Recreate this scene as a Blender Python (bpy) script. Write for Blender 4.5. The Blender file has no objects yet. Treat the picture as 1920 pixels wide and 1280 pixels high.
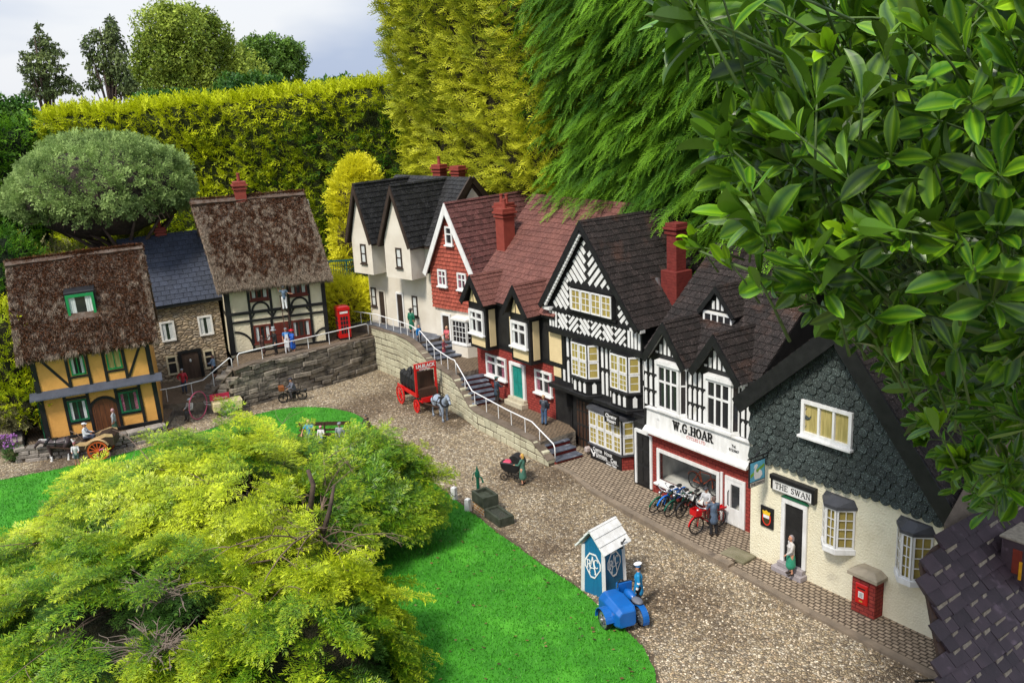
import bpy, bmesh, math, random
import numpy as np
from mathutils import Vector, Matrix
R = math.radians
random.seed(7); rng = np.random.default_rng(7)
S = bpy.context.scene
COL = S.collection

# ------------------------------------------------------------------ camera
FPX = 1796.0; EYE = 19.0
_d = np.array([340., 6860., FPX]); _d /= np.linalg.norm(_d)
_up = -_d; _f = np.array([0, 0, 1.]); _Y = _f - _f.dot(_up) * _up; _Y /= np.linalg.norm(_Y)
_X = np.array([1., 0, 0]); _X = _X - _X.dot(_up) * _up - _X.dot(_Y) * _Y; _X /= np.linalg.norm(_X)
_B = np.stack([_X, _Y, _up])
cam = bpy.data.cameras.new('camera'); cam.sensor_width = 36; cam.lens = FPX / 1920 * 36
cam.clip_end = 3000; cam.clip_start = .1
co = bpy.data.objects.new('camera', cam); COL.objects.link(co)
co.matrix_world = Matrix([[_B[i][0], -_B[i][1], -_B[i][2], (0, 0, EYE)[i]] for i in range(3)] + [[0, 0, 0, 1]])
S.camera = co

def G(px, py, z=0.0):
    """point of the place seen at this spot of the photograph, at height z"""
    r = _B @ np.array([px - 960, py - 640, FPX]); t = (z - EYE) / r[2]
    return Vector((r[0] * t, r[1] * t, z))

# ------------------------------------------------------------------ light
SUN_EL, SUN_AZ = R(52), R(215)      # high behind thin cloud
w = bpy.data.worlds.new('World'); S.world = w; w.use_nodes = True
nt = w.node_tree; nt.nodes.clear(); N = nt.nodes.new; L = nt.links.new
sky = N('ShaderNodeTexSky'); sky.sky_type = 'NISHITA'; sky.sun_disc = False
sky.sun_elevation = SUN_EL; sky.sun_rotation = SUN_AZ; sky.dust_density = 2.5; sky.air_density = 1.2
tc = N('ShaderNodeTexCoord'); mp = N('ShaderNodeMapping'); mp.inputs['Scale'].default_value = (1.2, 1.2, 3.6)
n1 = N('ShaderNodeTexNoise'); n1.inputs['Scale'].default_value = 2.1; n1.inputs['Detail'].default_value = 5; n1.inputs['Roughness'].default_value = .45
n1.inputs['Distortion'].default_value = .3
cr = N('ShaderNodeValToRGB'); e = cr.color_ramp.elements
e[0].position = .42; e[0].color = (2.1, 2.5, 3.35, 1); e[1].position = .60; e[1].color = (3.95, 4.05, 4.25, 1)
mx = N('ShaderNodeMix'); mx.data_type = 'RGBA'; mx.inputs[0].default_value = .93
bg = N('ShaderNodeBackground'); bg.inputs[1].default_value = .10; out = N('ShaderNodeOutputWorld')
L(tc.outputs['Generated'], mp.inputs[0]); L(mp.outputs[0], n1.inputs['Vector']); L(n1.outputs[0], cr.inputs[0])
sx = N('ShaderNodeSeparateXYZ'); L(tc.outputs['Generated'], sx.inputs[0])      # overcast sky: brighter overhead than at the horizon
mr = N('ShaderNodeMapRange'); mr.inputs[1].default_value = .12; mr.inputs[2].default_value = .9; mr.inputs[3].default_value = 1; mr.inputs[4].default_value = 1.75; L(sx.outputs[2], mr.inputs[0])
vm = N('ShaderNodeVectorMath'); vm.operation = 'SCALE'; L(cr.outputs[0], vm.inputs[0]); L(mr.outputs[0], vm.inputs['Scale'])
L(sky.outputs[0], mx.inputs[6]); L(vm.outputs[0], mx.inputs[7]); L(mx.outputs[2], bg.inputs[0]); L(bg.outputs[0], out.inputs[0])
sun = bpy.data.lights.new('sun', 'SUN'); sun.energy = 2.0; sun.angle = R(10); sun.color = (1, .93, .82)
so = bpy.data.objects.new('sun', sun); COL.objects.link(so)
_sd = Vector((math.sin(SUN_AZ) * math.cos(SUN_EL), math.cos(SUN_AZ) * math.cos(SUN_EL), math.sin(SUN_EL)))
so.rotation_euler = _sd.to_track_quat('Z', 'Y').to_euler()
S.view_settings.view_transform = 'Standard'; S.view_settings.look = 'None'
S.view_settings.exposure = 1.2; S.view_settings.gamma = 1; S.view_settings.use_curve_mapping = False
S.cycles.max_bounces = 5; S.cycles.diffuse_bounces = 3; S.cycles.transparent_max_bounces = 6; S.cycles.use_denoising = True

# ------------------------------------------------------------------ materials
def _nodes(name):
    m = bpy.data.materials.new(name); m.use_nodes = True
    t = m.node_tree; p = t.nodes['Principled BSDF']
    return m, t, p
def mat(name, c1, c2=None, scale=4., rough=.8, bump=0., bscale=25., isl=0., spec=.35, metal=0., detail=4, pos=(.35, .65), stretch=None, c3=None, spk=None, tint=None, bdist=.03):
    """c1/c2 mixed by noise, isl = brightness change per separate piece, spk = (colour, scale, threshold) speckles, tint = colour mixed in by the 'tint' attribute"""
    m, t, p = _nodes(name); N = t.nodes.new; L = t.links.new
    p.inputs['Roughness'].default_value = rough; p.inputs['Specular IOR Level'].default_value = spec; p.inputs['Metallic'].default_value = metal
    tc = N('ShaderNodeTexCoord'); vec = tc.outputs['Object']
    if stretch:
        mp = N('ShaderNodeMapping'); mp.inputs['Scale'].default_value = stretch; L(vec, mp.inputs[0]); vec = mp.outputs[0]
    col = None
    rgb = N('ShaderNodeRGB'); rgb.outputs[0].default_value = (*c1, 1); col = rgb.outputs[0]
    def mixc(a, b, fac):
        x = N('ShaderNodeMix'); x.data_type = 'RGBA'
        if isinstance(fac, float): x.inputs[0].default_value = fac
        else: L(fac, x.inputs[0])
        if isinstance(a, tuple): x.inputs[6].default_value = (*a, 1)
        else: L(a, x.inputs[6])
        if isinstance(b, tuple): x.inputs[7].default_value = (*b, 1)
        else: L(b, x.inputs[7])
        return x.outputs[2]
    def ramp(src, a, b):
        r = N('ShaderNodeMapRange'); r.inputs[1].default_value = a; r.inputs[2].default_value = b; L(src, r.inputs[0]); return r.outputs[0]
    if c2:
        n = N('ShaderNodeTexNoise'); n.inputs['Scale'].default_value = scale; n.inputs['Detail'].default_value = detail; L(vec, n.inputs['Vector'])
        col = mixc(col, c2, ramp(n.outputs[0], *pos))
    if c3:
        n = N('ShaderNodeTexNoise'); n.inputs['Scale'].default_value = c3[1]; n.inputs['Detail'].default_value = 5; L(vec, n.inputs['Vector'])
        col = mixc(col, c3[0], ramp(n.outputs[0], c3[2], c3[2] + .12))
    if spk:
        v = N('ShaderNodeTexNoise'); v.inputs['Scale'].default_value = spk[1]; v.inputs['Detail'].default_value = 1; L(vec, v.inputs['Vector'])
        col = mixc(col, spk[0], ramp(v.outputs[0], spk[2], spk[2] + .06))
    if tint:
        a = N('ShaderNodeAttribute'); a.attribute_name = 'tint'; col = mixc(col, tint, a.outputs['Fac'])
    if isl:
        g = N('ShaderNodeNewGeometry'); hs = N('ShaderNodeHueSaturation')
        r = N('ShaderNodeMapRange'); r.inputs[3].default_value = 1 - isl; r.inputs[4].default_value = 1 + isl
        L(g.outputs['Random Per Island'], r.inputs[0]); L(r.outputs[0], hs.inputs['Value']); L(col, hs.inputs['Color']); col = hs.outputs[0]
    L(col, p.inputs['Base Color'])
    if bump:
        n = N('ShaderNodeTexNoise'); n.inputs['Scale'].default_value = bscale; n.inputs['Detail'].default_value = 3; L(vec, n.inputs['Vector'])
        b = N('ShaderNodeBump'); b.inputs['Strength'].default_value = bump; b.inputs['Distance'].default_value = bdist; L(n.outputs[0], b.inputs['Height']); L(b.outputs[0], p.inputs['Normal'])
    return m
def brick(name, c1, c2, mortar, bw, bh, ms=.02, flat=False, bump=.6, rough=.85, noise=.25, offs=.5, distort=0., rot=0.):
    """brick pattern on walls (x+y along, z up) or on the ground (flat)"""
    m, t, p = _nodes(name); N = t.nodes.new; L = t.links.new
    p.inputs['Roughness'].default_value = rough; p.inputs['Specular IOR Level'].default_value = .25
    tc = N('ShaderNodeTexCoord'); src = tc.outputs['Object']
    if distort:
        nn = N('ShaderNodeTexNoise'); nn.inputs['Scale'].default_value = 1.3; L(src, nn.inputs['Vector'])
        vm = N('ShaderNodeVectorMath'); vm.operation = 'MULTIPLY_ADD'; L(nn.outputs['Color'], vm.inputs[0]); vm.inputs[1].default_value = (distort,) * 3; L(src, vm.inputs[2]); src = vm.outputs[0]
    if not flat:
        s = N('ShaderNodeSeparateXYZ'); L(src, s.inputs[0]); a = N('ShaderNodeMath'); L(s.outputs[0], a.inputs[0]); L(s.outputs[1], a.inputs[1])
        c = N('ShaderNodeCombineXYZ'); L(a.outputs[0], c.inputs[0]); L(s.outputs[2], c.inputs[1]); src = c.outputs[0]
    if rot:
        mpr = N('ShaderNodeMapping'); mpr.inputs['Rotation'].default_value = (0, 0, R(rot)); L(src, mpr.inputs[0]); src = mpr.outputs[0]
    b = N('ShaderNodeTexBrick'); b.inputs['Scale'].default_value = 1; b.inputs['Brick Width'].default_value = bw; b.inputs['Row Height'].default_value = bh
    b.inputs['Mortar Size'].default_value = ms; b.inputs['Mortar Smooth'].default_value = .3; b.offset = offs
    b.inputs['Color1'].default_value = (*c1, 1); b.inputs['Color2'].default_value = (*c2, 1); b.inputs['Mortar'].default_value = (*mortar, 1)
    L(src, b.inputs['Vector'])
    n = N('ShaderNodeTexNoise'); n.inputs['Scale'].default_value = 6; n.inputs['Detail'].default_value = 5; L(tc.outputs['Object'], n.inputs['Vector'])
    r = N('ShaderNodeMapRange'); r.inputs[1].default_value = .3; r.inputs[2].default_value = .7; r.inputs[3].default_value = 1 - noise; r.inputs[4].default_value = 1 + noise; L(n.outputs[0], r.inputs[0])
    hs = N('ShaderNodeHueSaturation'); L(r.outputs[0], hs.inputs['Value']); L(b.outputs[0], hs.inputs['Color']); L(hs.outputs[0], p.inputs['Base Color'])
    n2 = N('ShaderNodeTexNoise'); n2.inputs['Scale'].default_value = 30; L(tc.outputs['Object'], n2.inputs['Vector'])
    ma = N('ShaderNodeMath'); ma.operation = 'MULTIPLY_ADD'; L(n2.outputs[0], ma.inputs[0]); ma.inputs[1].default_value = .35
    inv = N('ShaderNodeMath'); inv.operation = 'SUBTRACT'; inv.inputs[0].default_value = 1; L(b.outputs['Fac'], inv.inputs[1]); L(inv.outputs[0], ma.inputs[2])
    bp = N('ShaderNodeBump'); bp.inputs['Strength'].default_value = bump; bp.inputs['Distance'].default_value = .04; L(ma.outputs[0], bp.inputs['Height']); L(bp.outputs[0], p.inputs['Normal'])
    return m
def cells(name, cols, sx, sy, sz, dark, edge=.06, bump=.8, rough=.85, big=None, wob=.0):
    """stones or pebbles: voronoi cells in several colours with dark joints"""
    m, t, p = _nodes(name); N = t.nodes.new; L = t.links.new
    p.inputs['Roughness'].default_value = rough; p.inputs['Specular IOR Level'].default_value = .25
    tc = N('ShaderNodeTexCoord'); mp = N('ShaderNodeMapping'); mp.inputs['Scale'].default_value = (sx, sy, sz); src = tc.outputs['Object']
    if wob:
        nn = N('ShaderNodeTexNoise'); nn.inputs['Scale'].default_value = 2.5; L(src, nn.inputs['Vector'])
        vm = N('ShaderNodeVectorMath'); vm.operation = 'MULTIPLY_ADD'; L(nn.outputs['Color'], vm.inputs[0]); vm.inputs[1].default_value = (wob,) * 3; L(src, vm.inputs[2]); src = vm.outputs[0]
    L(src, mp.inputs[0])
    v = N('ShaderNodeTexVoronoi'); v.inputs['Scale'].default_value = 1; L(mp.outputs[0], v.inputs['Vector'])
    ve = N('ShaderNodeTexVoronoi'); ve.feature = 'DISTANCE_TO_EDGE'; ve.inputs['Scale'].default_value = 1; L(mp.outputs[0], ve.inputs['Vector'])
    s = N('ShaderNodeSeparateColor'); L(v.outputs['Color'], s.inputs[0])
    cr = N('ShaderNodeValToRGB'); el = cr.color_ramp.elements; k = len(cols)
    while len(el) < k: el.new(.5)
    for i, c in enumerate(cols): el[i].position = i / max(1, k - 1); el[i].color = (*c, 1)
    L(s.outputs[0], cr.inputs[0]); col = cr.outputs[0]
    if big:
        n = N('ShaderNodeTexNoise'); n.inputs['Scale'].default_value = big[1]; n.inputs['Detail'].default_value = 4; L(tc.outputs['Object'], n.inputs['Vector'])
        r = N('ShaderNodeMapRange'); r.inputs[1].default_value = big[2]; r.inputs[2].default_value = big[3]; L(n.outputs[0], r.inputs[0])
        x = N('ShaderNodeMix'); x.data_type = 'RGBA'; x.blend_type = 'MULTIPLY'; L(r.outputs[0], x.inputs[0]); L(col, x.inputs[6]); x.inputs[7].default_value = (*big[0], 1); col = x.outputs[2]
    r = N('ShaderNodeMapRange'); r.inputs[1].default_value = 0; r.inputs[2].default_value = edge; L(ve.outputs[0], r.inputs[0])
    x = N('ShaderNodeMix'); x.data_type = 'RGBA'; L(r.outputs[0], x.inputs[0]); x.inputs[6].default_value = (*dark, 1); L(col, x.inputs[7]); L(x.outputs[2], p.inputs['Base Color'])
    r2 = N('ShaderNodeMapRange'); r2.inputs[2].default_value = .3; L(ve.outputs[0], r2.inputs[0])
    ma = N('ShaderNodeMath'); ma.operation = 'MULTIPLY_ADD'; L(s.outputs[1], ma.inputs[0]); ma.inputs[1].default_value = .5; L(r2.outputs[0], ma.inputs[2])
    bp = N('ShaderNodeBump'); bp.inputs['Strength'].default_value = bump; bp.inputs['Distance'].default_value = .06; L(ma.outputs[0], bp.inputs['Height']); L(bp.outputs[0], p.inputs['Normal'])
    return m
def leafmat(name, c1, c2, tint=None, rough=.5, spec=.3, isl=.35, transl=.25, back=None):
    """foliage: colour by piece, a little light passing through"""
    m, t, p = _nodes(name); N = t.nodes.new; L = t.links.new
    p.inputs['Roughness'].default_value = rough; p.inputs['Specular IOR Level'].default_value = spec
    g = N('ShaderNodeNewGeometry'); x = N('ShaderNodeMix'); x.data_type = 'RGBA'; x.inputs[6].default_value = (*c1, 1); x.inputs[7].default_value = (*c2, 1)
    L(g.outputs['Random Per Island'], x.inputs[0]); col = x.outputs[2]
    if tint:
        a = N('ShaderNodeAttribute'); a.attribute_name = 'tint'; y = N('ShaderNodeMix'); y.data_type = 'RGBA'; L(a.outputs['Fac'], y.inputs[0]); L(col, y.inputs[6]); y.inputs[7].default_value = (*tint, 1); col = y.outputs[2]
    if back:
        y = N('ShaderNodeMix'); y.data_type = 'RGBA'; L(g.outputs['Backfacing'], y.inputs[0]); L(col, y.inputs[6]); y.inputs[7].default_value = (*back, 1); col = y.outputs[2]
    if isl:
        mm = N('ShaderNodeMath'); mm.operation = 'MULTIPLY'; mm.inputs[1].default_value = 37.7; L(g.outputs['Random Per Island'], mm.inputs[0]); fr = N('ShaderNodeMath'); fr.operation = 'FRACT'; L(mm.outputs[0], fr.inputs[0])
        r = N('ShaderNodeMapRange'); r.inputs[3].default_value = 1 - isl; r.inputs[4].default_value = 1 + isl; L(fr.outputs[0], r.inputs[0])
        hs = N('ShaderNodeHueSaturation'); L(r.outputs[0], hs.inputs['Value']); L(col, hs.inputs['Color']); col = hs.outputs[0]
    L(col, p.inputs['Base Color'])
    if transl:
        tr = N('ShaderNodeBsdfTranslucent'); L(col, tr.inputs[0]); ms = N('ShaderNodeMixShader'); ms.inputs[0].default_value = transl
        L(p.outputs[0], ms.inputs[1]); L(tr.outputs[0], ms.inputs[2]); L(ms.outputs[0], t.nodes['Material Output'].inputs[0])
    return m
def glassmat(name, tintc=(.03, .035, .04), alpha=.0):
    m, t, p = _nodes(name); p.inputs['Base Color'].default_value = (*tintc, 1); p.inputs['Roughness'].default_value = .08; p.inputs['Specular IOR Level'].default_value = .6
    if alpha:
        tr = t.nodes.new('ShaderNodeBsdfTransparent'); ms = t.nodes.new('ShaderNodeMixShader'); ms.inputs[0].default_value = alpha
        t.links.new(p.outputs[0], ms.inputs[1]); t.links.new(tr.outputs[0], ms.inputs[2]); t.links.new(ms.outputs[0], t.nodes['Material Output'].inputs[0])
    return m

M = {}
M['white'] = mat('white paint', (.72, .725, .72), (.60, .60, .59), 2.5, .5, .2, 18, stretch=(1.6, 1.6, .5), c3=((.40, .39, .33), 2.2, .66))
M['whiteold'] = mat('weathered white paint', (.70, .69, .66), (.50, .48, .42), 3, .6, .2, 15, pos=(.45, .8))
M['black'] = mat('black paint', (.006, .006, .007), (.012, .012, .013), 3, .5, .25, 12)
M['blackwall'] = mat('black boarding', (.009, .009, .010), (.018, .018, .018), 2, .55, .3, 14)
M['cream'] = mat('cream roughcast', (.72, .68, .52), (.66, .61, .45), 1.2, .85, .8, 13, bdist=.05, c3=((.56, .52, .40), .8, .60))
M['creamflat'] = mat('cream paint', (.66, .53, .30), (.60, .48, .27), 2, .7, .2, 10)
M['creamthatch'] = mat('pale cream plaster', (.66, .60, .44), (.58, .52, .37), 1.5, .85, .8, 7, bdist=.06)
M['offwhite'] = mat('off white render', (.66, .62, .54), (.56, .51, .43), .8, .8, .3, 8, c3=((.40, .36, .30), .7, .68))
M['yellow'] = mat('ochre plaster', (.66, .34, .085), (.57, .29, .07), 1.5, .8, .5, 7, c3=((.45, .24, .07), .8, .70))
M['redbrick'] = brick('painted red brick', (.24, .034, .027), (.28, .045, .034), (.13, .018, .016), .36, .15, .018, bump=.7, noise=.18)
M['redwood'] = mat('red painted board', (.28, .035, .02), (.34, .05, .025), 4, .6, .3, 12)
M['redtilehung'] = mat('hung red tiles', (.33, .075, .048), (.26, .055, .036), 5, .7, .3, 20, isl=.18)
M['brownred'] = mat('red brown tiles', (.13, .048, .045), (.085, .032, .030), 3, .8, .7, 38, isl=.25, spk=((.25, .13, .12), 26, .60))
M['browntile'] = mat('dark brown tiles', (.050, .026, .020), (.03, .017, .014), 3, .7, .8, 34, isl=.35, spk=((.16, .11, .09), 24, .62))
M['redtile'] = mat('dull red roof tiles', (.150, .058, .046), (.105, .039, .032), 1.4, .8, .6, 40, isl=.13, spk=((.25, .12, .10), 28, .60))
M['blackbrown'] = mat('black brown roof felt', (.020, .0145, .0135), (.012, .009, .0085), 2, .75, .9, 32, isl=.35, spk=((.13, .10, .095), 26, .64), c3=((.040, .020, .014), .8, .56))
M['blacktile'] = mat('black roof tiles', (.013, .013, .014), (.02, .02, .021), 2, .5, .9, 34, isl=.35, spk=((.14, .14, .15), 26, .66))
M['bluetile'] = mat('blue grey roof felt', (.030, .038, .062), (.024, .031, .050), 1.5, .7, .6, 34, isl=.15, spk=((.10, .12, .17), 28, .62))
M['greenslate'] = mat('grey green fish scale slate', (.027, .036, .034), (.018, .025, .024), 2, .7, .9, 30, isl=.28, spk=((.13, .17, .16), 30, .60))
M['purpleslate'] = mat('purple slate', (.052, .034, .041), (.037, .025, .030), 1.6, .55, .35, 18, isl=.32, c3=((.10, .07, .085), 2.5, .60))
M['mortar'] = mat('sandy mortar', (.30, .26, .20), (.2, .17, .13), 8, .9, .5, 20)
M['stonewall'] = cells('rubble stone', [(.30, .23, .15), (.38, .30, .20), (.22, .17, .12), (.42, .33, .22), (.28, .24, .19), (.35, .26, .15)], 2.6, 2.6, 5.4, (.075, .058, .042), .09, .9, wob=.25)
M['gravel'] = None
M['terracotta'] = mat('terracotta chimney', (.24, .045, .030), (.20, .035, .024), 3, .7, .3, 20)
M['chimbrick'] = brick('chimney brick', (.13, .022, .018), (.16, .028, .022), (.15, .02, .017), .34, .15, .018, bump=.5, noise=.15)
M['wooddark'] = mat('dark wood', (.035, .018, .012), (.06, .03, .018), 3, .6, .3, 10, stretch=(4, 4, .6))
M['woodbrown'] = mat('brown planks', (.13, .048, .018), (.07, .025, .011), 2, .5, .3, 10, stretch=(5, 5, .5))
M['oakdoor'] = mat('weathered oak', (.085, .055, .038), (.05, .033, .024), 2, .75, .4, 10, stretch=(6, 6, .5))
M['maroon'] = mat('maroon paint', (.13, .024, .016), (.10, .02, .013), 3, .5, .2, 12)
M['green'] = mat('bright green paint', (.012, .23, .065), (.01, .19, .055), 3, .4)
M['dgreen'] = mat('dark green paint', (.012, .11, .05), (.01, .085, .04), 3, .4)
M['teal'] = mat('teal door paint', (.01, .22, .18), (.01, .18, .15), 3, .5)
M['darkframe'] = mat('dark brown frame', (.045, .03, .022), (.03, .02, .015), 3, .6)
M['leadgrey'] = mat('lead grey board', (.045, .047, .055), (.07, .072, .08), 2, .5, .4, 6)
M['bluegreypaint'] = mat('blue grey painted canopy', (.035, .042, .060), (.05, .058, .08), 2, .6, .3, 10)
M['glass'] = glassmat('dark window glass', (.022, .022, .025))
M['glassclear'] = glassmat('shop window glass', (.05, .055, .06), .86)
M['pane_y'] = mat('yellow backed pane', (.36, .29, .085), (.27, .215, .06), 1.8, .12, spec=.6)
M['pane_y2'] = mat('yellow curtain pane', (.46, .38, .15), (.30, .25, .09), 3, .15, spec=.6, stretch=(6, 6, .5))
M['curtain'] = mat('net curtain', (.62, .64, .62), (.42, .45, .45), 6, .7, .4, 12, stretch=(5, 5, .4))
M['curtainpink'] = mat('patterned pink curtain', (.16, .03, .06), (.32, .14, .18), 14, .8)
M['interior'] = mat('shop interior wall', (.62, .62, .58), (.45, .46, .43), 2, .9)
M['metalw'] = mat('white railing paint', (.74, .75, .77), (.66, .66, .66), 5, .35)
M['red'] = mat('red gloss paint', (.55, .008, .008), (.48, .008, .008), 3, .3, spec=.5)
M['blackmetal'] = mat('black metal', (.012, .012, .013), None, 3, .35, spec=.5)
M['rubber'] = mat('tyre rubber', (.014, .014, .015), None, 3, .75)
M['silver'] = mat('silver metal', (.45, .46, .48), None, 3, .3, metal=.8)
M['racblue'] = mat('teal blue boarding', (.008, .135, .27), (.007, .11, .23), 3, .55, .3, 14, stretch=(5, 5, .4))
M['motoblue'] = mat('blue painted bodywork', (.006, .11, .40), (.006, .095, .35), 2, .28, spec=.5)
M['greyseat'] = mat('grey seat', (.12, .13, .16), None, 3, .5)
M['pumpgreen'] = mat('green pump paint', (.006, .10, .06), (.008, .075, .045), 4, .4)
M['trough'] = mat('mossy stone trough', (.028, .035, .022), (.055, .062, .045), 3, .7, .5, 14)
M['ochrebrick'] = brick('ochre brick', (.42, .19, .04), (.5, .23, .05), (.6, .58, .5), .30, .14, .025)
M['slatestep'] = mat('blue grey slate step', (.10, .115, .15), (.055, .06, .075), 2.2, .5, .6, 9, c3=((.20, .22, .26), 3, .58), bdist=.06)
M['darkstone'] = mat('dark stone block', (.25, .215, .17), (.13, .113, .095), 1.8, .85, .9, 6, isl=.35, c3=((.045, .04, .035), 1.2, .56), bdist=.08)
M['greystone'] = mat('grey walling stone', (.27, .24, .21), (.17, .15, .13), 2.2, .85, .9, 6, isl=.28, c3=((.09, .08, .065), 1.5, .6), bdist=.08)
M['creamblock'] = mat('pale cream wall block', (.47, .455, .33), (.38, .355, .25), 1.4, .8, .7, 9, isl=.13, c3=((.20, .17, .115), .9, .63), bdist=.05)
M['joint'] = mat('dark joint', (.055, .042, .028), (.09, .07, .05), 3, .9)
M['earth'] = mat('brown earth render', (.16, .125, .095), (.09, .07, .052), 1.4, .9, .8, 7, bdist=.06)
M['cobble'] = brick('brick sett paving', (.34, .27, .195), (.25, .195, .14), (.075, .056, .040), .27, .185, .03, flat=True, bump=1., noise=.3, distort=.08, rot=56)
M['cobbledark'] = brick('brown sett paving', (.20, .145, .095), (.15, .108, .07), (.075, .055, .038), .26, .15, .025, flat=True, bump=.9, noise=.3, distort=.12, rot=54)
M['kerb'] = mat('worn concrete kerb', (.23, .18, .13), (.15, .12, .09), 1.6, .9, .6, 10, c3=((.09, .07, .055), 1.1, .60))
M['mossstone'] = mat('mossy stone slab', (.20, .18, .12), (.13, .12, .07), 2, .9, .6, 9)
M['skin'] = mat('painted skin', (.52, .27, .17), (.46, .22, .14), 5, .55)
M['coal'] = mat('black sacking', (.009, .009, .010), (.02, .02, .022), 5, .45, .8, 9, stretch=(3, 3, 1), bdist=.08)
M['bark'] = mat('bark', (.10, .07, .055), (.05, .036, .03), 3, .9, .6, 8)
M['twig'] = mat('grey brown twig', (.22, .15, .115), (.13, .085, .065), 4, .85, .4, 10)
def paint(name, c, rough=.55):
    k = 'p_' + name
    if k not in M: M[k] = mat(name + ' paint', c, tuple(x * .8 for x in c), 5, rough, .15, 20)
    return M[k]
# ------------------------------------------------------------------ mesh helpers
def tag(o, label=None, cat=None, group=None, kind=None):
    for k, v in (('label', label), ('category', cat), ('group', group), ('kind', kind)):
        if v: o[k] = v
    return o
def thing(name, label, cat, loc=(0, 0, 0), rz=0., group=None):
    o = bpy.data.objects.new(name, None); COL.objects.link(o); o.empty_display_size = .2
    o.location = loc; o.rotation_euler = (0, 0, rz); return tag(o, label, cat, group)
def link(name, me, parent=None):
    o = bpy.data.objects.new(name, me); COL.objects.link(o)
    if parent is not None: o.parent = parent
    return o
class MB:
    def __init__(s): s.v = []; s.f = []; s.mi = []; s.m = 0; s.T = None; s.tint = None
    def add(s, vs, fs):
        n = len(s.v)
        for p in vs:
            p = Vector(p); s.v.append(tuple(s.T @ p) if s.T is not None else tuple(p))
        for f in fs: s.f.append(tuple(i + n for i in f)); s.mi.append(s.m)
    def box(s, x0, x1, y0, y1, z0, z1):
        s.add([(x, y, z) for z in (z0, z1) for y in (y0, y1) for x in (x0, x1)],
              [(0, 2, 3, 1), (4, 5, 7, 6), (0, 1, 5, 4), (1, 3, 7, 5), (3, 2, 6, 7), (2, 0, 4, 6)])
    def obox(s, c, ax, hx, hy, hz):
        """box centred c with axes ax (3 unit vectors)"""
        c = Vector(c); a = [Vector(k) for k in ax]
        s.add([c + a[0] * hx * i + a[1] * hy * j + a[2] * hz * k for k in (-1, 1) for j in (-1, 1) for i in (-1, 1)],
              [(0, 2, 3, 1), (4, 5, 7, 6), (0, 1, 5, 4), (1, 3, 7, 5), (3, 2, 6, 7), (2, 0, 4, 6)])
    def beam(s, p, q, w, t, up=(0, 0, 1)):
        """bar from p to q, w wide across, t thick along 'up' side"""
        p = Vector(p); q = Vector(q); d = (q - p); L = d.length; d.normalize(); u = Vector(up)
        b = d.cross(u)
        if b.length < 1e-5: b = d.cross(Vector((1, 0, 0)))
        b.normalize(); u = b.cross(d)
        s.obox((p + q) / 2, (d, b, u), L / 2, w / 2, t / 2)
    def prism(s, poly, a, b, axis='y'):
        """polygon in the plane across the axis, swept from a to b"""
        n = len(poly)
        def P3(p, t):
            return (p[0], t, p[1]) if axis == 'y' else ((p[0], p[1], t) if axis == 'z' else (t, p[0], p[1]))
        s.add([P3(p, a) for p in poly] + [P3(p, b) for p in poly],
              [tuple(range(n)), tuple(range(2 * n - 1, n - 1, -1))] + [(i, i + n, (i + 1) % n + n, (i + 1) % n) for i in range(n)])
    def cone(s, p, q, r0, r1, n=10, cap=True):
        p = Vector(p); q = Vector(q); d = (q - p).normalized()
        a = d.cross(Vector((0, 0, 1)))
        if a.length < 1e-4: a = d.cross(Vector((1, 0, 0)))
        a.normalize(); b = d.cross(a)
        vs = [p + (a * math.cos(t) + b * math.sin(t)) * r0 for t in [2 * math.pi * i / n for i in range(n)]]
        vs += [q + (a * math.cos(t) + b * math.sin(t)) * r1 for t in [2 * math.pi * i / n for i in range(n)]]
        fs = [(i, (i + 1) % n, (i + 1) % n + n, i + n) for i in range(n)]
        if cap: fs += [tuple(range(n - 1, -1, -1)), tuple(range(n, 2 * n))]
        s.add(vs, fs)
    def tube(s, pts, r, n=6):
        pts = [Vector(p) for p in pts]
        rs = r if isinstance(r, (list, tuple)) else [r] * len(pts)
        rings = []; prev = None
        for i, p in enumerate(pts):
            d = (pts[min(i + 1, len(pts) - 1)] - pts[max(i - 1, 0)]).normalized()
            a = d.cross(Vector((0, 0, 1))) if prev is None else prev - d * prev.dot(d)
            if a.length < 1e-4: a = d.cross(Vector((1, 0, 0)))
            a.normalize(); prev = a; b = d.cross(a)
            rings.append([p + (a * math.cos(2 * math.pi * k / n) + b * math.sin(2 * math.pi * k / n)) * rs[i] for k in range(n)])
        vs = [v for r_ in rings for v in r_]; fs = []
        for i in range(len(pts) - 1):
            for k in range(n): fs.append((i * n + k, i * n + (k + 1) % n, (i + 1) * n + (k + 1) % n, (i + 1) * n + k))
        fs += [tuple(range(n - 1, -1, -1)), tuple(range(len(vs) - n, len(vs)))]
        s.add(vs, fs)
    def ball(s, c, r, n=12, m=8, sc=(1, 1, 1)):
        vs = [(c[0], c[1], c[2] + r * sc[2])]; fs = []
        for j in range(1, m):
            t = math.pi * j / m
            for i in range(n):
                a = 2 * math.pi * i / n; vs.append((c[0] + r * sc[0] * math.sin(t) * math.cos(a), c[1] + r * sc[1] * math.sin(t) * math.sin(a), c[2] + r * sc[2] * math.cos(t)))
        vs.append((c[0], c[1], c[2] - r * sc[2]))
        for i in range(n): fs.append((0, 1 + i, 1 + (i + 1) % n)); fs.append((len(vs) - 1, len(vs) - 1 - n + (i + 1) % n, len(vs) - 1 - n + i))
        for j in range(m - 2):
            for i in range(n): fs.append((1 + j * n + i, 1 + (j + 1) * n + i, 1 + (j + 1) * n + (i + 1) % n, 1 + j * n + (i + 1) % n))
        s.add(vs, fs)
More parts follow.
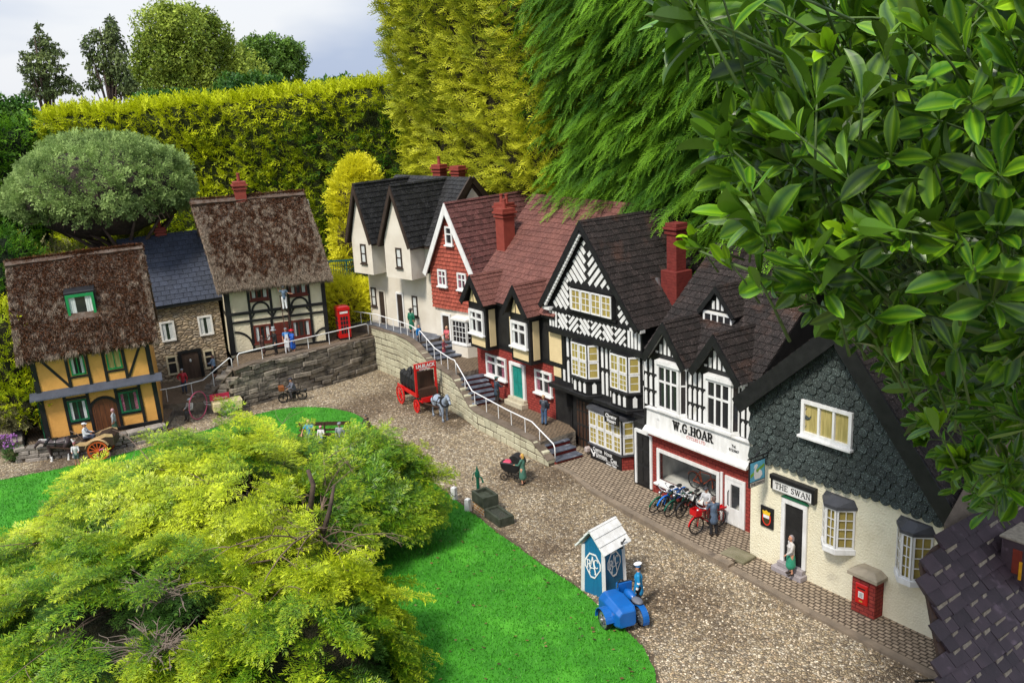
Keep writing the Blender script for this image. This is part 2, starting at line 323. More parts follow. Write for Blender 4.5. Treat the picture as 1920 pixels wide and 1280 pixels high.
    def ring(s, c, ax, r0, r1, w, n=28):
        """flat rim: annulus between r0 and r1, w wide along ax"""
        ax = Vector(ax).normalized(); a = ax.cross(Vector((0, 0, 1)))
        if a.length < 1e-4: a = Vector((1, 0, 0))
        a.normalize(); b = ax.cross(a); c = Vector(c); vs = []
        for i in range(n):
            t = 2 * math.pi * i / n; d = a * math.cos(t) + b * math.sin(t)
            vs += [c + d * r0 - ax * w / 2, c + d * r1 - ax * w / 2, c + d * r1 + ax * w / 2, c + d * r0 + ax * w / 2]
        fs = []
        for i in range(n):
            j = (i + 1) % n
            for k in range(4): fs.append((i * 4 + k, j * 4 + k, j * 4 + (k + 1) % 4, i * 4 + (k + 1) % 4))
        s.add(vs, fs)
    def build(s, name, mats, parent=None, smooth=False, bevel=0., recalc=True):
        me = bpy.data.meshes.new(name); me.from_pydata(s.v, [], s.f); 
        if not isinstance(mats, (list, tuple)): mats = [mats]
        for m in mats: me.materials.append(m)
        if len(mats) > 1: me.polygons.foreach_set('material_index', s.mi)
        if recalc:
            bm = bmesh.new(); bm.from_mesh(me)
            bmesh.ops.recalc_face_normals(bm, faces=bm.faces)
            if bevel:
                bmesh.ops.bevel(bm, geom=bm.edges[:], offset=bevel, segments=1, affect='EDGES', clamp_overlap=True)
            bm.to_mesh(me); bm.free()
        if smooth: me.polygons.foreach_set('use_smooth', [True] * len(me.polygons))
        me.update(); return link(name, me, parent)

def npmesh(name, V, F, mats, parent=None, tint=None, smooth=False, mi=None):
    """V (n,3) float, F (m,k) int with k 3 or 4"""
    me = bpy.data.meshes.new(name); V = np.asarray(V, np.float32); F = np.asarray(F, np.int32); k = F.shape[1]
    me.vertices.add(len(V)); me.vertices.foreach_set('co', V.ravel())
    me.loops.add(F.size); me.loops.foreach_set('vertex_index', F.ravel())
    me.polygons.add(len(F)); me.polygons.foreach_set('loop_start', np.arange(0, F.size, k, dtype=np.int32))
    me.polygons.foreach_set('loop_total', np.full(len(F), k, np.int32))
    if not isinstance(mats, (list, tuple)): mats = [mats]
    for m in mats: me.materials.append(m)
    if mi is not None: me.polygons.foreach_set('material_index', np.asarray(mi, np.int32))
    if tint is not None:
        a = me.attributes.new('tint', 'FLOAT', 'POINT'); a.data.foreach_set('value', np.asarray(tint, np.float32))
    me.polygons.foreach_set('use_smooth', np.full(len(F), smooth, bool))
    me.update(calc_edges=True); me.validate()
    return link(name, me, parent)
def frames(d, up):
    """rotation matrices (n,3,3), columns: x = d, z near up"""
    d = d / np.linalg.norm(d, axis=1, keepdims=True)
    y = np.cross(up, d); ln = np.linalg.norm(y, axis=1, keepdims=True); y = np.where(ln < 1e-4, np.array([[0, 1., 0]]), y / np.maximum(ln, 1e-4))
    z = np.cross(d, y); return np.stack([d, y, z], axis=2)
def scatter(BV, BF, pos, Rm, sc, tint=None):
    """copies of a small shape; returns V,F,tint"""
    n = len(pos); k = len(BV)
    sc = np.asarray(sc); sc = sc[:, None, None] if sc.ndim == 1 else sc[:, None, :]
    V = np.einsum('nij,nkj->nki', Rm, BV[None] * sc) + pos[:, None, :]
    F = BF[None] + (np.arange(n) * k)[:, None, None]
    t = None if tint is None else np.repeat(tint, k)
    return V.reshape(-1, 3), F.reshape(-1, BF.shape[1]), t
def vnoise(P, s, seed=0):
    """cheap smooth noise in 0..1"""
    g = np.random.default_rng(seed); out = 0; 
    for i in range(6):
        k = g.normal(size=3) * s * (1 + .5 * i); out = out + np.sin(P @ k + g.uniform(0, 6.28)) * (1 / (1 + .4 * i))
    return .5 + out / 6.5

from mathutils import noise as _mn
def pnoise(P, s, seed=0):
    o = Vector((seed * 17.3, seed * 5.1, seed * 9.7)); return np.array([_mn.noise(Vector(p) * s + o) for p in P]) * .5 + .5
# ------------------------------------------------------------------ building parts (local frame: x along front, y into the house, z up)
def wframe(root, p0, p1, z0, z1, cols, rows, mf, mp, fw=.09, bw=.045, dep=.09, sill=0., head=0., name='window', trans=None, curtain=None, gap=None, msill=None, nopane=False):
    """window on the vertical strip from p0 to p1 (seen from outside, left to right). rows: int or list of fractions from the bottom"""
    p0 = Vector((p0[0], p0[1], 0)); p1 = Vector((p1[0], p1[1], 0)); d = (p1 - p0); Wd = d.length; d.normalize(); n = Vector((d.y, -d.x, 0))
    T = Matrix(((d.x, n.x, 0, p0.x), (d.y, n.y, 0, p0.y), (0, 0, 1, 0), (0, 0, 0, 1)))   # local: x along, y outward, z up
    f = MB(); f.T = T; a, b = 0.012, dep
    f.box(0, fw, a, b, z0, z1); f.box(Wd - fw, Wd, a, b, z0, z1); f.box(fw, Wd - fw, a, b, z1 - fw, z1); f.box(fw, Wd - fw, a, b, z0, z0 + fw)
    xs = [fw + (Wd - 2 * fw) * i / cols for i in range(1, cols)]
    hb = b - .018
    for x in xs:
        k = bw * (1.7 if gap and round((x - fw) / (Wd - 2 * fw) * cols) % gap == 0 else 1); f.box(x - k / 2, x + k / 2, a, hb, z0 + fw, z1 - fw)
    rr = rows if isinstance(rows, (list, tuple)) else [i / rows for i in range(1, rows)]
    xe = [fw] + xs + [Wd - fw]
    for r in rr:
        z = z0 + fw + (z1 - z0 - 2 * fw) * r
        k = bw * (1.6 if trans and abs(r - trans) < .02 else 1)
        f.box(fw, Wd - fw, a, hb - .004, z - k / 2, z + k / 2)
    if head: f.box(-.04, Wd + .04, a - .005, b + head, z1 + .002, z1 + .07)
    o = f.build(name, mf, root)
    if not nopane:
        g = MB(); g.T = T; g.add([(fw * .5, .02, z0 + fw * .5), (Wd - fw * .5, .02, z0 + fw * .5), (Wd - fw * .5, .02, z1 - fw * .5), (fw * .5, .02, z1 - fw * .5)], [(0, 1, 2, 3)])
        g.build('pane', mp, o)
    if curtain:
        c = MB(); c.T = T; cw = (Wd - 2 * fw) * curtain[1]; zb = z0 + fw
        for x0, x1 in ((fw * .8, fw + cw), (Wd - fw - cw, Wd - fw * .8)):
            k = 6; vs = []; 
            for i in range(k + 1):
                x = x0 + (x1 - x0) * i / k; y = .026 + (.012 if i % 2 else 0); vs += [(x, y, zb), (x, y, z1 - fw)]
            c.add(vs, [(2 * i, 2 * i + 2, 2 * i + 3, 2 * i + 1) for i in range(k)])
        c.build('curtain', curtain[0], o)
    if sill:
        s = MB(); s.T = T; s.box(-.07, Wd + .07, a, b + sill, z0 - .10, z0 - .003); s.build('sill', msill or mf, o, bevel=.012)
    return o
def win(root, u0, u1, z0, z1, cols, rows, mf, mp, y=0., **k): return wframe(root, (u0, y), (u1, y), z0, z1, cols, rows, mf, mp, **k)

def slope(mb, E0, E1, T1, T0, course, tw, th=.06, jit=.02, round_=False, skip=None, lift=.0, wob=.03):
    """tiles on the slope with eave E0-E1 (left to right from outside) and top T0-T1"""
    E0, E1, T1, T0 = map(Vector, (E0, E1, T1, T0)); n = ((E1 - E0).cross(T0 - E0)).normalized()
    if n.z < 0 and not round_: n = -n
    H = ((T0 + T1) / 2 - (E0 + E1) / 2).length; W = (E1 - E0).length; rows = max(1, round(H / course)); cols = max(1, round(W / tw))
    def P(s, t, h): a = E0.lerp(E1, s); b = T0.lerp(T1, s); return a.lerp(b, t) + n * (h + lift)
    ph = random.random() * 6
    for r in range(rows):
        t0 = r / rows; t1 = min(1, (r + 1.25) / rows); off = (.5 if r % 2 else 0)
        for c in range(-1, cols + 1):
            s0 = max(0, (c + off) / cols); s1 = min(1, (c + 1 + off) / cols)
            if s1 - s0 < .15 / cols: continue
            if skip and skip(P((s0 + s1) / 2, t0, 0)): continue
            g = (s1 - s0) * .03; s0 += g; s1 -= g
            j = random.uniform(-jit, jit) / H + wob * math.sin(ph + s0 * W * .9 + r * .35) / H * .5; h1 = th + random.uniform(0, jit * .6)
            if round_:
                k = 5; bot = [P(s0 + (s1 - s0) * (.5 - .5 * math.cos(math.pi * i / k)), t0 + j + (1 - math.sin(math.pi * i / k)) * .42 * course / H, h1) for i in range(k + 1)]
                low = [q - n * (th * .9) for q in bot]; top = [P(s1, t1, th * .25), P(s0, t1, th * .25)]
                vs = bot + low + top; m = k + 1
                mb.add(vs, [tuple(range(m)) + (2 * m, 2 * m + 1)] + [(i + m, i + 1 + m, i + 1, i) for i in range(k)])
            else:
                vs = [P(s0, t0 + j, h1), P(s1, t0 + j, h1), P(s1, t1, h1 * .2), P(s0, t1, h1 * .2), P(s0, t0 + j, -.01), P(s1, t0 + j, -.01), P(s1, t1, -.01), P(s0, t1, -.01)]
                mb.add(vs, [(0, 1, 2, 3), (4, 5, 1, 0), (5, 6, 2, 1), (7, 4, 0, 3)])
def gable_roof_y(root, ua, ub, uc, za, zb, zc, y0, y1, mt, course=.36, tw=.34, und=None, fascia=None, fw=.4, th=.05, slab=.16, name='roof', ridge=True, back=True, sides='lr'):
    """ridge along y at (ub,zb); eaves at (ua,za) and (uc,zc). und = underside/fascia material"""
    mb = MB(); mb.m = 0
    if 'l' in sides: slope(mb, (ua, y1, za), (ua, y0, za), (ub, y0, zb), (ub, y1, zb), course, tw, th)
    if 'r' in sides: slope(mb, (uc, y0, zc), (uc, y1, zc), (ub, y1, zb), (ub, y0, zb), course, tw, th)
    mb.m = 1; s = slab
    mb.prism([(ua, za - .01), (ub, zb - .01), (uc, zc - .01), (uc - .02, zc - s), (ub, zb - s * 1.3), (ua + .02, za - s)], y0 + .02, y1 - .02)
    if ridge:
        mb.m = 0; y = y0
        while y < y1 - .1:
            e = min(y + .42, y1); mb.prism([(ub - .13, zb - .05), (ub - .06, zb + .06), (ub + .06, zb + .06), (ub + .13, zb - .05)], y + .01, e); y += .42
    o = mb.build(name, [mt, und or M['black']], root)
    if fascia:
        b = MB(); t = .07
        for (u, z) in ((ua, za), (uc, zc)):
            d = Vector((ub - u, 0, zb - z)).normalized(); nn = Vector((-d.z, 0, d.x)); nn = nn if nn.z < 0 else -nn
            P0 = Vector((u, 0, z)); P1 = Vector((ub, 0, zb)); tp = fw / max(.2, abs(nn.z))
            b.prism([(P0.x, P0.z + .02), (P1.x, P1.z + .02), (P1.x, P1.z - tp), (P0.x + nn.x * fw, P0.z + nn.z * fw)], y0 - t, y0 + (.01 if u == ua else .007))
        b.build('bargeboard', fascia, o)
    return o
def chimney(root, u, y, z0, z1, w, d, pots=1, m=None, potm=None):
    """part chimney with its pots as sub-parts"""
    m = m or M['chimbrick']; potm = potm or M['terracotta']; b = MB(); h = z1 - z0
    b.box(u - w / 2, u + w / 2, y - d / 2, y + d / 2, z0, z1 - .32 * 1)
    b.box(u - w / 2 - .08, u + w / 2 + .08, y - d / 2 - .08, y + d / 2 + .08, z1 - .55, z1 - .42)
    b.box(u - w / 2 - .14, u + w / 2 + .14, y - d / 2 - .14, y + d / 2 + .14, z1 - .32, z1 - .2); b.box(u - w / 2 - .05, u + w / 2 + .05, y - d / 2 - .05, y + d / 2 + .05, z1 - .2, z1)
    o = b.build('chimney', m, root, bevel=.015)
    for i in range(pots):
        p = MB(); x = u + (i - (pots - 1) / 2) * w / max(1, pots)
        p.cone((x, y, z1 - .01), (x, y, z1 + .5), .13, .10, 12); p.cone((x, y, z1 + .48), (x, y, z1 + .56), .13, .13, 12)
        p.build('chimney_pot', potm, o, smooth=False)
    return o
STROKE = {  # letters as strokes in a box 1 high; (width, strokes). each stroke: x0,y0,x1,y1,weight
 'W': (1.2, [(.08, 1, .36, 0, 1), (.36, 0, .60, .95, .6), (.60, .95, .84, 0, 1), (.84, 0, 1.12, 1, .6)], [(.08, 1), (.60, 1), (1.12, 1)]),
 'H': (.95, [(.16, 0, .16, 1, 1), (.79, 0, .79, 1, 1), (.16, .5, .79, .5, .6)], [(.16, 0), (.16, 1), (.79, 0), (.79, 1)]),
 'A': (.95, [(.06, 0, .46, 1, .6), (.46, 1, .88, 0, 1), (.2, .34, .72, .34, .6)], [(.08, 0), (.86, 0)]),
 'R': (.95, [(.16, 0, .16, 1, 1), (.16, .97, .5, .97, .6), (.5, .97, .7, .85, .9), (.7, .85, .7, .62, 1), (.7, .62, .5, .5, .9), (.5, .5, .16, .5, .6), (.45, .5, .82, 0, 1)], [(.16, 0), (.16, 1), (.84, 0)]),
 'O': (.95, 'ring'), 'G': (.95, 'gee'), 'C': (.9, 'cee'),
 'T': (.85, [(.42, 0, .42, 1, 1), (.06, .96, .78, .96, .6), (.08, .8, .08, .98, .5), (.76, .8, .76, .98, .5)], [(.42, 0)]),
 'E': (.8, [(.16, 0, .16, 1, 1), (.16, .96, .68, .96, .6), (.16, .52, .52, .52, .6), (.16, .04, .7, .04, .6), (.67, .78, .67, .98, .5), (.7, .02, .7, .22, .5)], [(.16, 0), (.16, 1)]),
 'S': (.75, [(.62, .80, .5, .95, .7), (.5, .95, .26, .95, .8), (.26, .95, .13, .8, .9), (.13, .8, .18, .62, 1), (.18, .62, .55, .42, 1), (.55, .42, .62, .22, 1), (.62, .22, .48, .06, .9), (.48, .06, .24, .05, .8), (.24, .05, .1, .22, .7), (.62, .78, .62, .96, .5), (.1, .04, .1, .24, .5)], []),
 'N': (.95, [(.16, 0, .16, 1, .6), (.16, 1, .78, 0, 1), (.78, 0, .78, 1, .6)], [(.16, 0), (.12, 1), (.78, 1)]),
 '.': (.38, [(.16, .06, .24, .06, 1.2)], []), ' ': (.45, [], [])}
def letters(mb, text, x, z, h, wt, y, T=None, sx=1., serif=.5, gap=.08):
    """serif lettering as thin raised strokes on the plane y (outward -y)"""
    t0 = .006
    for ch in text:
        W, st = STROKE[ch][:2]; sf = STROKE[ch][2] if len(STROKE[ch]) > 2 else []
        if isinstance(st, str):
            pts = []; n = 18; a0, a1 = (0, 360) if st == 'ring' else (48, 312)
            for i in range(n + 1):
                a = R(a0 + (a1 - a0) * i / n); pts.append((.46 + .38 * math.cos(a), .5 + .5 * math.sin(a), .55 + .5 * abs(math.cos(a))))
            st2 = [(pts[i][0], pts[i][1], pts[i + 1][0], pts[i + 1][1], pts[i][2]) for i in range(n)]
            if st == 'gee': st2 += [(.74, .08, .74, .46, 1), (.5, .46, .86, .46, .5)]
            if st != 'ring': st2 += [(.72, .74, .72, .98, .6)]
            st = st2
        for k, (a, b, c, d, q) in enumerate(st):
            p0 = Vector((x + a * h * sx, 0, z + b * h)); p1 = Vector((x + c * h * sx, 0, z + d * h)); dd = p1 - p0
            if dd.length < 1e-6: continue
            ex = dd.normalized() * wt * .25; nn = Vector((-dd.z, 0, dd.x)).normalized() * wt * q / 2; yy = y - t0 - .0006 * (k % 5)
            q4 = [p0 - ex + nn, p0 - ex - nn, p1 + ex - nn, p1 + ex + nn]
            mb.add([(v.x, yy, v.z) for v in q4] + [(v.x, y + .002, v.z) for v in q4], [(0, 1, 2, 3), (0, 4, 5, 1), (1, 5, 6, 2), (2, 6, 7, 3), (3, 7, 4, 0)])
        for k, (a, b) in enumerate(sf):
            cx = x + a * h * sx; cz = z + b * h + (wt * .22 if b < .5 else -wt * .22); sw = wt * (.55 + serif); sh = wt * .26
            mb.add([(cx - sw, y - t0 - .004, cz - sh), (cx + sw, y - t0 - .004, cz - sh), (cx + sw, y - t0 - .004, cz + sh), (cx - sw, y - t0 - .004, cz + sh)], [(0, 1, 2, 3)])
        x += (W + gap) * h * sx
    return x
def textpart(root, s, size, loc, m, rx=90, rz=0, name='lettering', ext=.004, off=0., shear=0., align='LEFT', sx=1.):
    c = bpy.data.curves.new('t', 'FONT'); c.body = s; c.size = size; c.extrude = ext; c.offset = off; c.shear = shear; c.align_x = align
    o = bpy.data.objects.new('t', c); COL.objects.link(o); dg = bpy.context.evaluated_depsgraph_get()
    me = bpy.data.meshes.new_from_object(o.evaluated_get(dg)); bpy.data.objects.remove(o); me.materials.clear(); me.materials.append(m)
    me.transform(Matrix.Translation(loc) @ Matrix.Rotation(R(rz), 4, 'Z') @ Matrix.Rotation(R(rx), 4, 'X') @ Matrix.Diagonal((sx, 1, 1, 1)))
    return link(name, me, root)
# ------------------------------------------------------------------ the ground
def sheet(name, poly, z, m, depth=0., ms=None, kind='structure', label=None, cat=None):
    b = MB(); b.m = 0; n = len(poly); zf = z if callable(z) else (lambda x, y: z)
    b.add([(p[0], p[1], zf(p[0], p[1])) for p in poly], [tuple(range(n))])
    if depth:
        b.m = 1; b.add([(p[0], p[1], zf(p[0], p[1])) for p in poly] + [(p[0], p[1], zf(p[0], p[1]) - depth) for p in poly], [(i, i + n, (i + 1) % n + n, (i + 1) % n) for i in range(n)])
    o = b.build(name, [m, ms or m]); return tag(o, label, cat, None, kind)
M['gravel'] = cells('gravel', [(.26, .20, .13), (.54, .42, .25), (.15, .12, .088), (.36, .285, .18), (.64, .54, .38), (.22, .175, .12), (.43, .34, .22), (.70, .62, .48), (.18, .148, .11), (.32, .26, .185)], 9.5, 9.5, 9.5, (.10, .072, .046), .10, .8, .8, big=((.48, .44, .42), .17, .46, .62))
gg = MB(); gg.add([(-400, -20, 0), (400, -20, 0), (400, 900, 0), (-400, 900, 0)], [(0, 1, 2, 3)])
tag(gg.build('ground', M['gravel']), kind='structure')
# soft rise under the hedges behind the village
M['soil'] = mat('grassy soil', (.06, .075, .02), (.09, .07, .03), 2, .95, .8, 9, c3=((.03, .06, .012), 1.2, .5))
sheet('grass_bank', [(-70, 67.5), (-30, 66), (-20, 69), (-12, 73), (-6, 72), (-4, 90), (-70, 100)], 1.6, M['soil'], 1.6, M['earth'])
LAWN = [(4.1, 27.2), (4.25, 28.9), (3.7, 30.4), (2.4, 33.4), (0.0, 37.2), (-2.7, 42.1), (-3.9, 44.2), (-6.1, 48.7), (-8.2, 53.4), (-9.5, 56.1), (-10.8, 57.5), (-12.5, 58.4), (-14.6, 58.6), (-16.5, 57.5), (-18.9, 54.7), (-22.7, 51.2), (-27.8, 48.3), (-40, 44), (-40, 10), (4.0, 10)]
M['lawn'] = mat('artificial turf', (.048, .25, .012), (.032, .185, .009), 1.1, .9, .8, 22, c3=((.075, .33, .02), .5, .55), spk=((.02, .12, .006), 16, .60), bdist=.05)
def smooth_poly(P, k=1):
    for _ in range(k):
        Q = []
        for i in range(len(P)):
            a = P[i]; b = P[(i + 1) % len(P)]; Q += [(a[0] * .75 + b[0] * .25, a[1] * .75 + b[1] * .25), (a[0] * .25 + b[0] * .75, a[1] * .25 + b[1] * .75)]
        P = Q
    return P
LAWN = smooth_poly(LAWN, 2)
def ragged(P, amp, out=0., step=.35, seed=2):
    r = random.Random(seed); Q = []; n = len(P); ar = sum(P[i][0] * P[(i + 1) % n][1] - P[(i + 1) % n][0] * P[i][1] for i in range(n)); sg = 1 if ar > 0 else -1
    for i in range(n):
        a = Vector(P[i]); b = Vector(P[(i + 1) % n]); d = b - a; L_ = d.length; k = max(1, int(L_ / step)); nn = Vector((d.y, -d.x)) / max(L_, 1e-6) * sg
        for j in range(k): q = a + d * (j / k) + nn * (out + r.uniform(-amp, amp)); Q.append((q.x, q.y))
    return Q
sheet('soil_edge', ragged(LAWN, .09, .16, .5, 9), .006, mat('brown soil edge', (.12, .085, .055), (.06, .045, .03), 3, .95, .8, 12, bdist=.05))
LAWN = ragged(LAWN, .045)
sheet('lawn', LAWN, .05, M['lawn'], .06, M['earth'])
def inpoly(X, Y, P):
    ins = np.zeros(len(X), bool); j = len(P) - 1
    for i in range(len(P)):
        xi, yi = P[i]; xj, yj = P[j]
        c = ((yi > Y) != (yj > Y)) & (X < (xj - xi) * (Y - yi) / (yj - yi + 1e-12) + xi); ins ^= c; j = i
    return ins
# short plastic grass blades on the part of the lawn in view
n = 150000; X = rng.uniform(-28, 4.3, n); Yv = rng.uniform(24, 58.7, n)
keep = inpoly(X, Yv, LAWN) & (rng.random(n) < np.clip(1.6 - (Yv - 24) / 30, .25, 1)) ; X = X[keep]; Yv = Yv[keep]; n = len(X)
a = rng.uniform(0, 6.28, n); h = rng.uniform(.06, .13, n); wd = .022
dx, dy = np.cos(a), np.sin(a); lx, ly = rng.normal(0, .05, n), rng.normal(0, .05, n)
V = np.stack([np.stack([X - dx * wd, Yv - dy * wd, np.full(n, .045)], 1), np.stack([X + dx * wd, Yv + dy * wd, np.full(n, .045)], 1), np.stack([X + lx, Yv + ly, .05 + h], 1)], 1).reshape(-1, 3)
g = npmesh('grass', V, np.arange(3 * n).reshape(-1, 3), leafmat('turf blades', (.075, .36, .018), (.04, .22, .012), isl=.3, transl=.2))
tag(g, kind='stuff')
# fallen leaf flecks and dark droppings on the turf
n = 260; X = rng.uniform(-6, 4, n); Yv = rng.uniform(26, 44, n); k = inpoly(X, Yv, LAWN); X, Yv = X[k], Yv[k]; n = len(X); a = rng.uniform(0, 6.28, n); r_ = rng.uniform(.03, .09, n)
V = np.stack([np.stack([X + r_ * np.cos(a + q), Yv + r_ * .6 * np.sin(a + q), .13 + rng.uniform(-.02, .03, n)], 1) for q in (0, 1.7, 3.3, 4.8)], 1).reshape(-1, 3)
tag(npmesh('fallen_leaves', V, np.arange(4 * n).reshape(-1, 4), leafmat('fallen leaf flecks', (.16, .09, .03), (.03, .02, .01), isl=.4, transl=0)), kind='stuff')
# loose pebbles lying on the gravel
n = 9000; X = rng.uniform(-24, 14, n); Yv = rng.uniform(25, 66, n)
X2 = np.concatenate([X, rng.uniform(1, 13, 3500)]); Y2 = np.concatenate([Yv, rng.uniform(25, 36, 3500)])
keep = ~inpoly(X2, Y2, [(p[0], p[1]) for p in LAWN]); X2 = X2[keep]; Y2 = Y2[keep]; n = len(X2)
BV = np.array([[1, 0, 0], [.5, .8, 0], [-.5, .8, 0], [-1, 0, 0], [-.5, -.8, 0], [.5, -.8, 0], [.4, .3, .6], [-.45, .2, .7], [0, -.45, .6]], float)
BF = np.array([[0, 1, 6], [1, 2, 7], [1, 7, 6], [2, 3, 7], [3, 4, 7], [4, 8, 7], [4, 5, 8], [5, 0, 8], [0, 6, 8], [6, 7, 8]])
a = rng.uniform(0, 6.28, n); Rm = np.zeros((n, 3, 3)); Rm[:, 0, 0] = np.cos(a); Rm[:, 0, 1] = -np.sin(a); Rm[:, 1, 0] = np.sin(a); Rm[:, 1, 1] = np.cos(a); Rm[:, 2, 2] = 1
V, F, t = scatter(BV, BF, np.stack([X2, Y2, np.full(n, -.004)], 1), Rm, rng.uniform(.022, .055, (n, 3)), rng.random(n) ** 2)
tag(npmesh('pebbles', V, F, mat('pebbles', (.42, .31, .19), (.2, .14, .09), 30, .75, isl=.5, tint=(.62, .54, .42)), tint=t), kind='stuff')

# pavements, decks and terraces
pz_ = lambda x, y: .22 if y < 41 else max(.04, .22 - (y - 41) * .045)
sheet('pavement', [(1.9, 46.6), (2.7, 45.6), (3.5, 43.2), (5.1, 40.15), (7.0, 36.95), (8.25, 34.95), (9.35, 35.85), (10.3, 37.5), (8.4, 44.3), (8.2, 47.0), (6.0, 52), (2.2, 51.5), (1.3, 49.5)], pz_, M['cobble'], .24, M['kerb'])
sheet('kerb_strip', [(1.78, 46.5), (2.55, 45.5), (3.35, 43.1), (4.95, 40.05), (6.85, 36.85), (8.2, 34.72), (8.5, 34.95), (7.1, 37.05), (5.2, 40.25), (3.6, 43.3), (2.8, 45.7), (2.0, 46.75)], lambda x, y: pz_(x, y) + .015, M['kerb'], .24)
sheet('pavement', [(8.35, 34.85), (10.45, 31.2), (13.15, 27.05), (16, 22.6), (20, 26), (12, 38), (9.4, 35.9)], .10, M['cobble'], .12, M['kerb'])
sheet('kerb_strip', [(8.2, 34.75), (10.3, 31.1), (13.0, 26.95), (15.8, 22.5), (16.05, 22.7), (13.25, 27.15), (10.55, 31.3), (8.45, 34.95)], .115, M['kerb'], .12)
sheet('upper_pavement', [(-2.95, 54.75), (-2.2, 53.05), (-.35, 50.15), (.95, 48.05), (1.2, 47.6), (3.2, 49.0), (2.6, 51.4), (-2.0, 57.6)], 1.0, M['cobbledark'], 1.0, M['darkstone'])
sheet('middle_landing', [(-5.15, 59.4), (-3.65, 56.35), (-2.2, 57.35), (-1.2, 58.5), (-1.6, 60.2), (-5.3, 63.9), (-6.2, 62.6)], 2.35, M['cobbledark'], 2.35, M['darkstone'])
sheet('slate_terrace', [(-9.75, 66.8), (-7.8, 64.15), (-6.25, 61.35), (-4.9, 62.3), (-4.6, 63.7), (-10.2, 69.3), (-13.6, 71.5), (-13.6, 69)], 3.2, M['slatestep'], 3.2, M['earth'])
sheet('village_terrace', [(-18.0, 59.5), (-16.4, 60.7), (-15.1, 61.7), (-14.0, 62.7), (-12.8, 63.9), (-11.2, 65.6), (-9.95, 66.9), (-10.2, 69.6), (-13, 72), (-19.6, 67), (-18.7, 62.6), (-18.4, 60.6)], 2.6, M['cobbledark'], 2.6, M['earth'])
sheet('cottage_path', [(-25.3, 60.6), (-22.6, 58.2), (-19.3, 58.2), (-18.0, 59.6), (-19.6, 64), (-26, 66), (-27, 62)], .8, M['cobbledark'], .8, M['darkstone'])
sheet('cottage_plinth', [(-28.3, 52.3), (-21.2, 54.8), (-22.0, 60), (-31.6, 60)], .5, M['cobbledark'], .5, M['darkstone'])

# ------------------------------------------------------------------ walls of stone blocks
def blockwall(name, label, path, course, lens, th, m, mj, jit=.02, gap=.03, cap=None, zb=-.05, wave=0., cat='wall', rot=0.):
    """path: (x, y, top). one block per stone, mortar core behind"""
    root = thing(name, label, cat, (path[0][0], path[0][1], 0)); b = MB(); off = Vector((path[0][0], path[0][1], 0))
    P = [Vector((p[0], p[1], 0)) for p in path]; cum = [0]
    for i in range(1, len(P)): cum.append(cum[-1] + (P[i] - P[i - 1]).length)
    def at(s):
        for i in range(1, len(P)):
            if s <= cum[i] or i == len(P) - 1:
                t = (s - cum[i - 1]) / (cum[i] - cum[i - 1]); return P[i - 1].lerp(P[i], t), path[i - 1][2] + (path[i][2] - path[i - 1][2]) * min(1, max(0, t)), (P[i] - P[i - 1]).normalized()
    Lt = cum[-1]; zmax = max(p[2] for p in path); z = zb; r = 0
    while z < zmax:
        h = course * random.uniform(.85, 1.15); s = -random.uniform(0, lens[0])
        while s < Lt:
            l = random.uniform(*lens); a = max(0, s + gap / 2); e = min(Lt, s + l - gap / 2); s += l
            if e - a < .06: continue
            mid, top, d = at((a + e) / 2)
            z1 = min(z + h - gap, top)
            if z1 - z < .05: continue
            w0 = wave * .5 * math.sin((a + e) * .55 + r * .9) if z1 < top - .02 else -.02
            nn = Vector((-d.y, d.x, 0)); t = th / 2 + random.uniform(0, jit)
            rr = random.uniform(-rot, rot); d2 = (d + Vector((0, 0, rr))).normalized(); u2 = Vector((0, 0, 1)) - d2 * d2.z; u2.normalize()
            b.obox(mid - off + Vector((0, 0, (z + z1) / 2 + w0)) , (d2, nn, u2), (e - a) / 2, t, (z1 - z) / 2)
        z += h; r += 1
    b.build('stonework', m, root, bevel=min(.045, course * .13))
    c = MB()
    for i in range(1, len(P)):
        a = P[i - 1] - off; e = P[i] - off; d = (e - a).normalized(); nn = Vector((-d.y, d.x, 0)) * (th / 2 - .02)
        t0, t1 = path[i - 1][2] - .05, path[i][2] - .05
        c.add([a - nn, e - nn, e + nn, a + nn, a - nn + Vector((0, 0, t0)), e - nn + Vector((0, 0, t1)), e + nn + Vector((0, 0, t1)), a + nn + Vector((0, 0, t0))], [(0, 1, 5, 4), (1, 2, 6, 5), (2, 3, 7, 6), (3, 0, 4, 7), (4, 5, 6, 7)])
    c.build('mortar_core', mj, root)
    if cap:
        k = MB()
        for i in range(1, len(P)):
            a = P[i - 1] - off; e = P[i] - off; d = (e - a).normalized(); z0 = Vector((0, 0, path[i - 1][2])); z1 = Vector((0, 0, path[i][2]))
            k.beam(a + z0 + d * .002 * i, e + z1, th + .1, .09)
        k.build('coping', cap, root, bevel=.02)
    return root
blockwall('retaining_wall', 'curved cream block retaining wall stepping down beside the white railing', [(-9.9, 67.1, 3.05), (-8.8, 65.6, 3.1), (-7.75, 64.15, 3.15), (-6.9, 62.5, 3.2), (-6.25, 61.0, 3.15), (-5.1, 59.0, 2.4), (-4.3, 57.6, 2.36), (-3.65, 56.3, 2.33), (-3.05, 55.2, 1.7), (-2.5, 54.0, 1.02), (-2.1, 53.0, 1.02), (-.35, 50.15, 1.02), (.95, 48.0, 1.0), (1.75, 46.7, .3)], .44, (.5, .95), .42, M['creamblock'], M['joint'], gap=.045, wave=.05, jit=.025, rot=.02, cap=M['earth'])
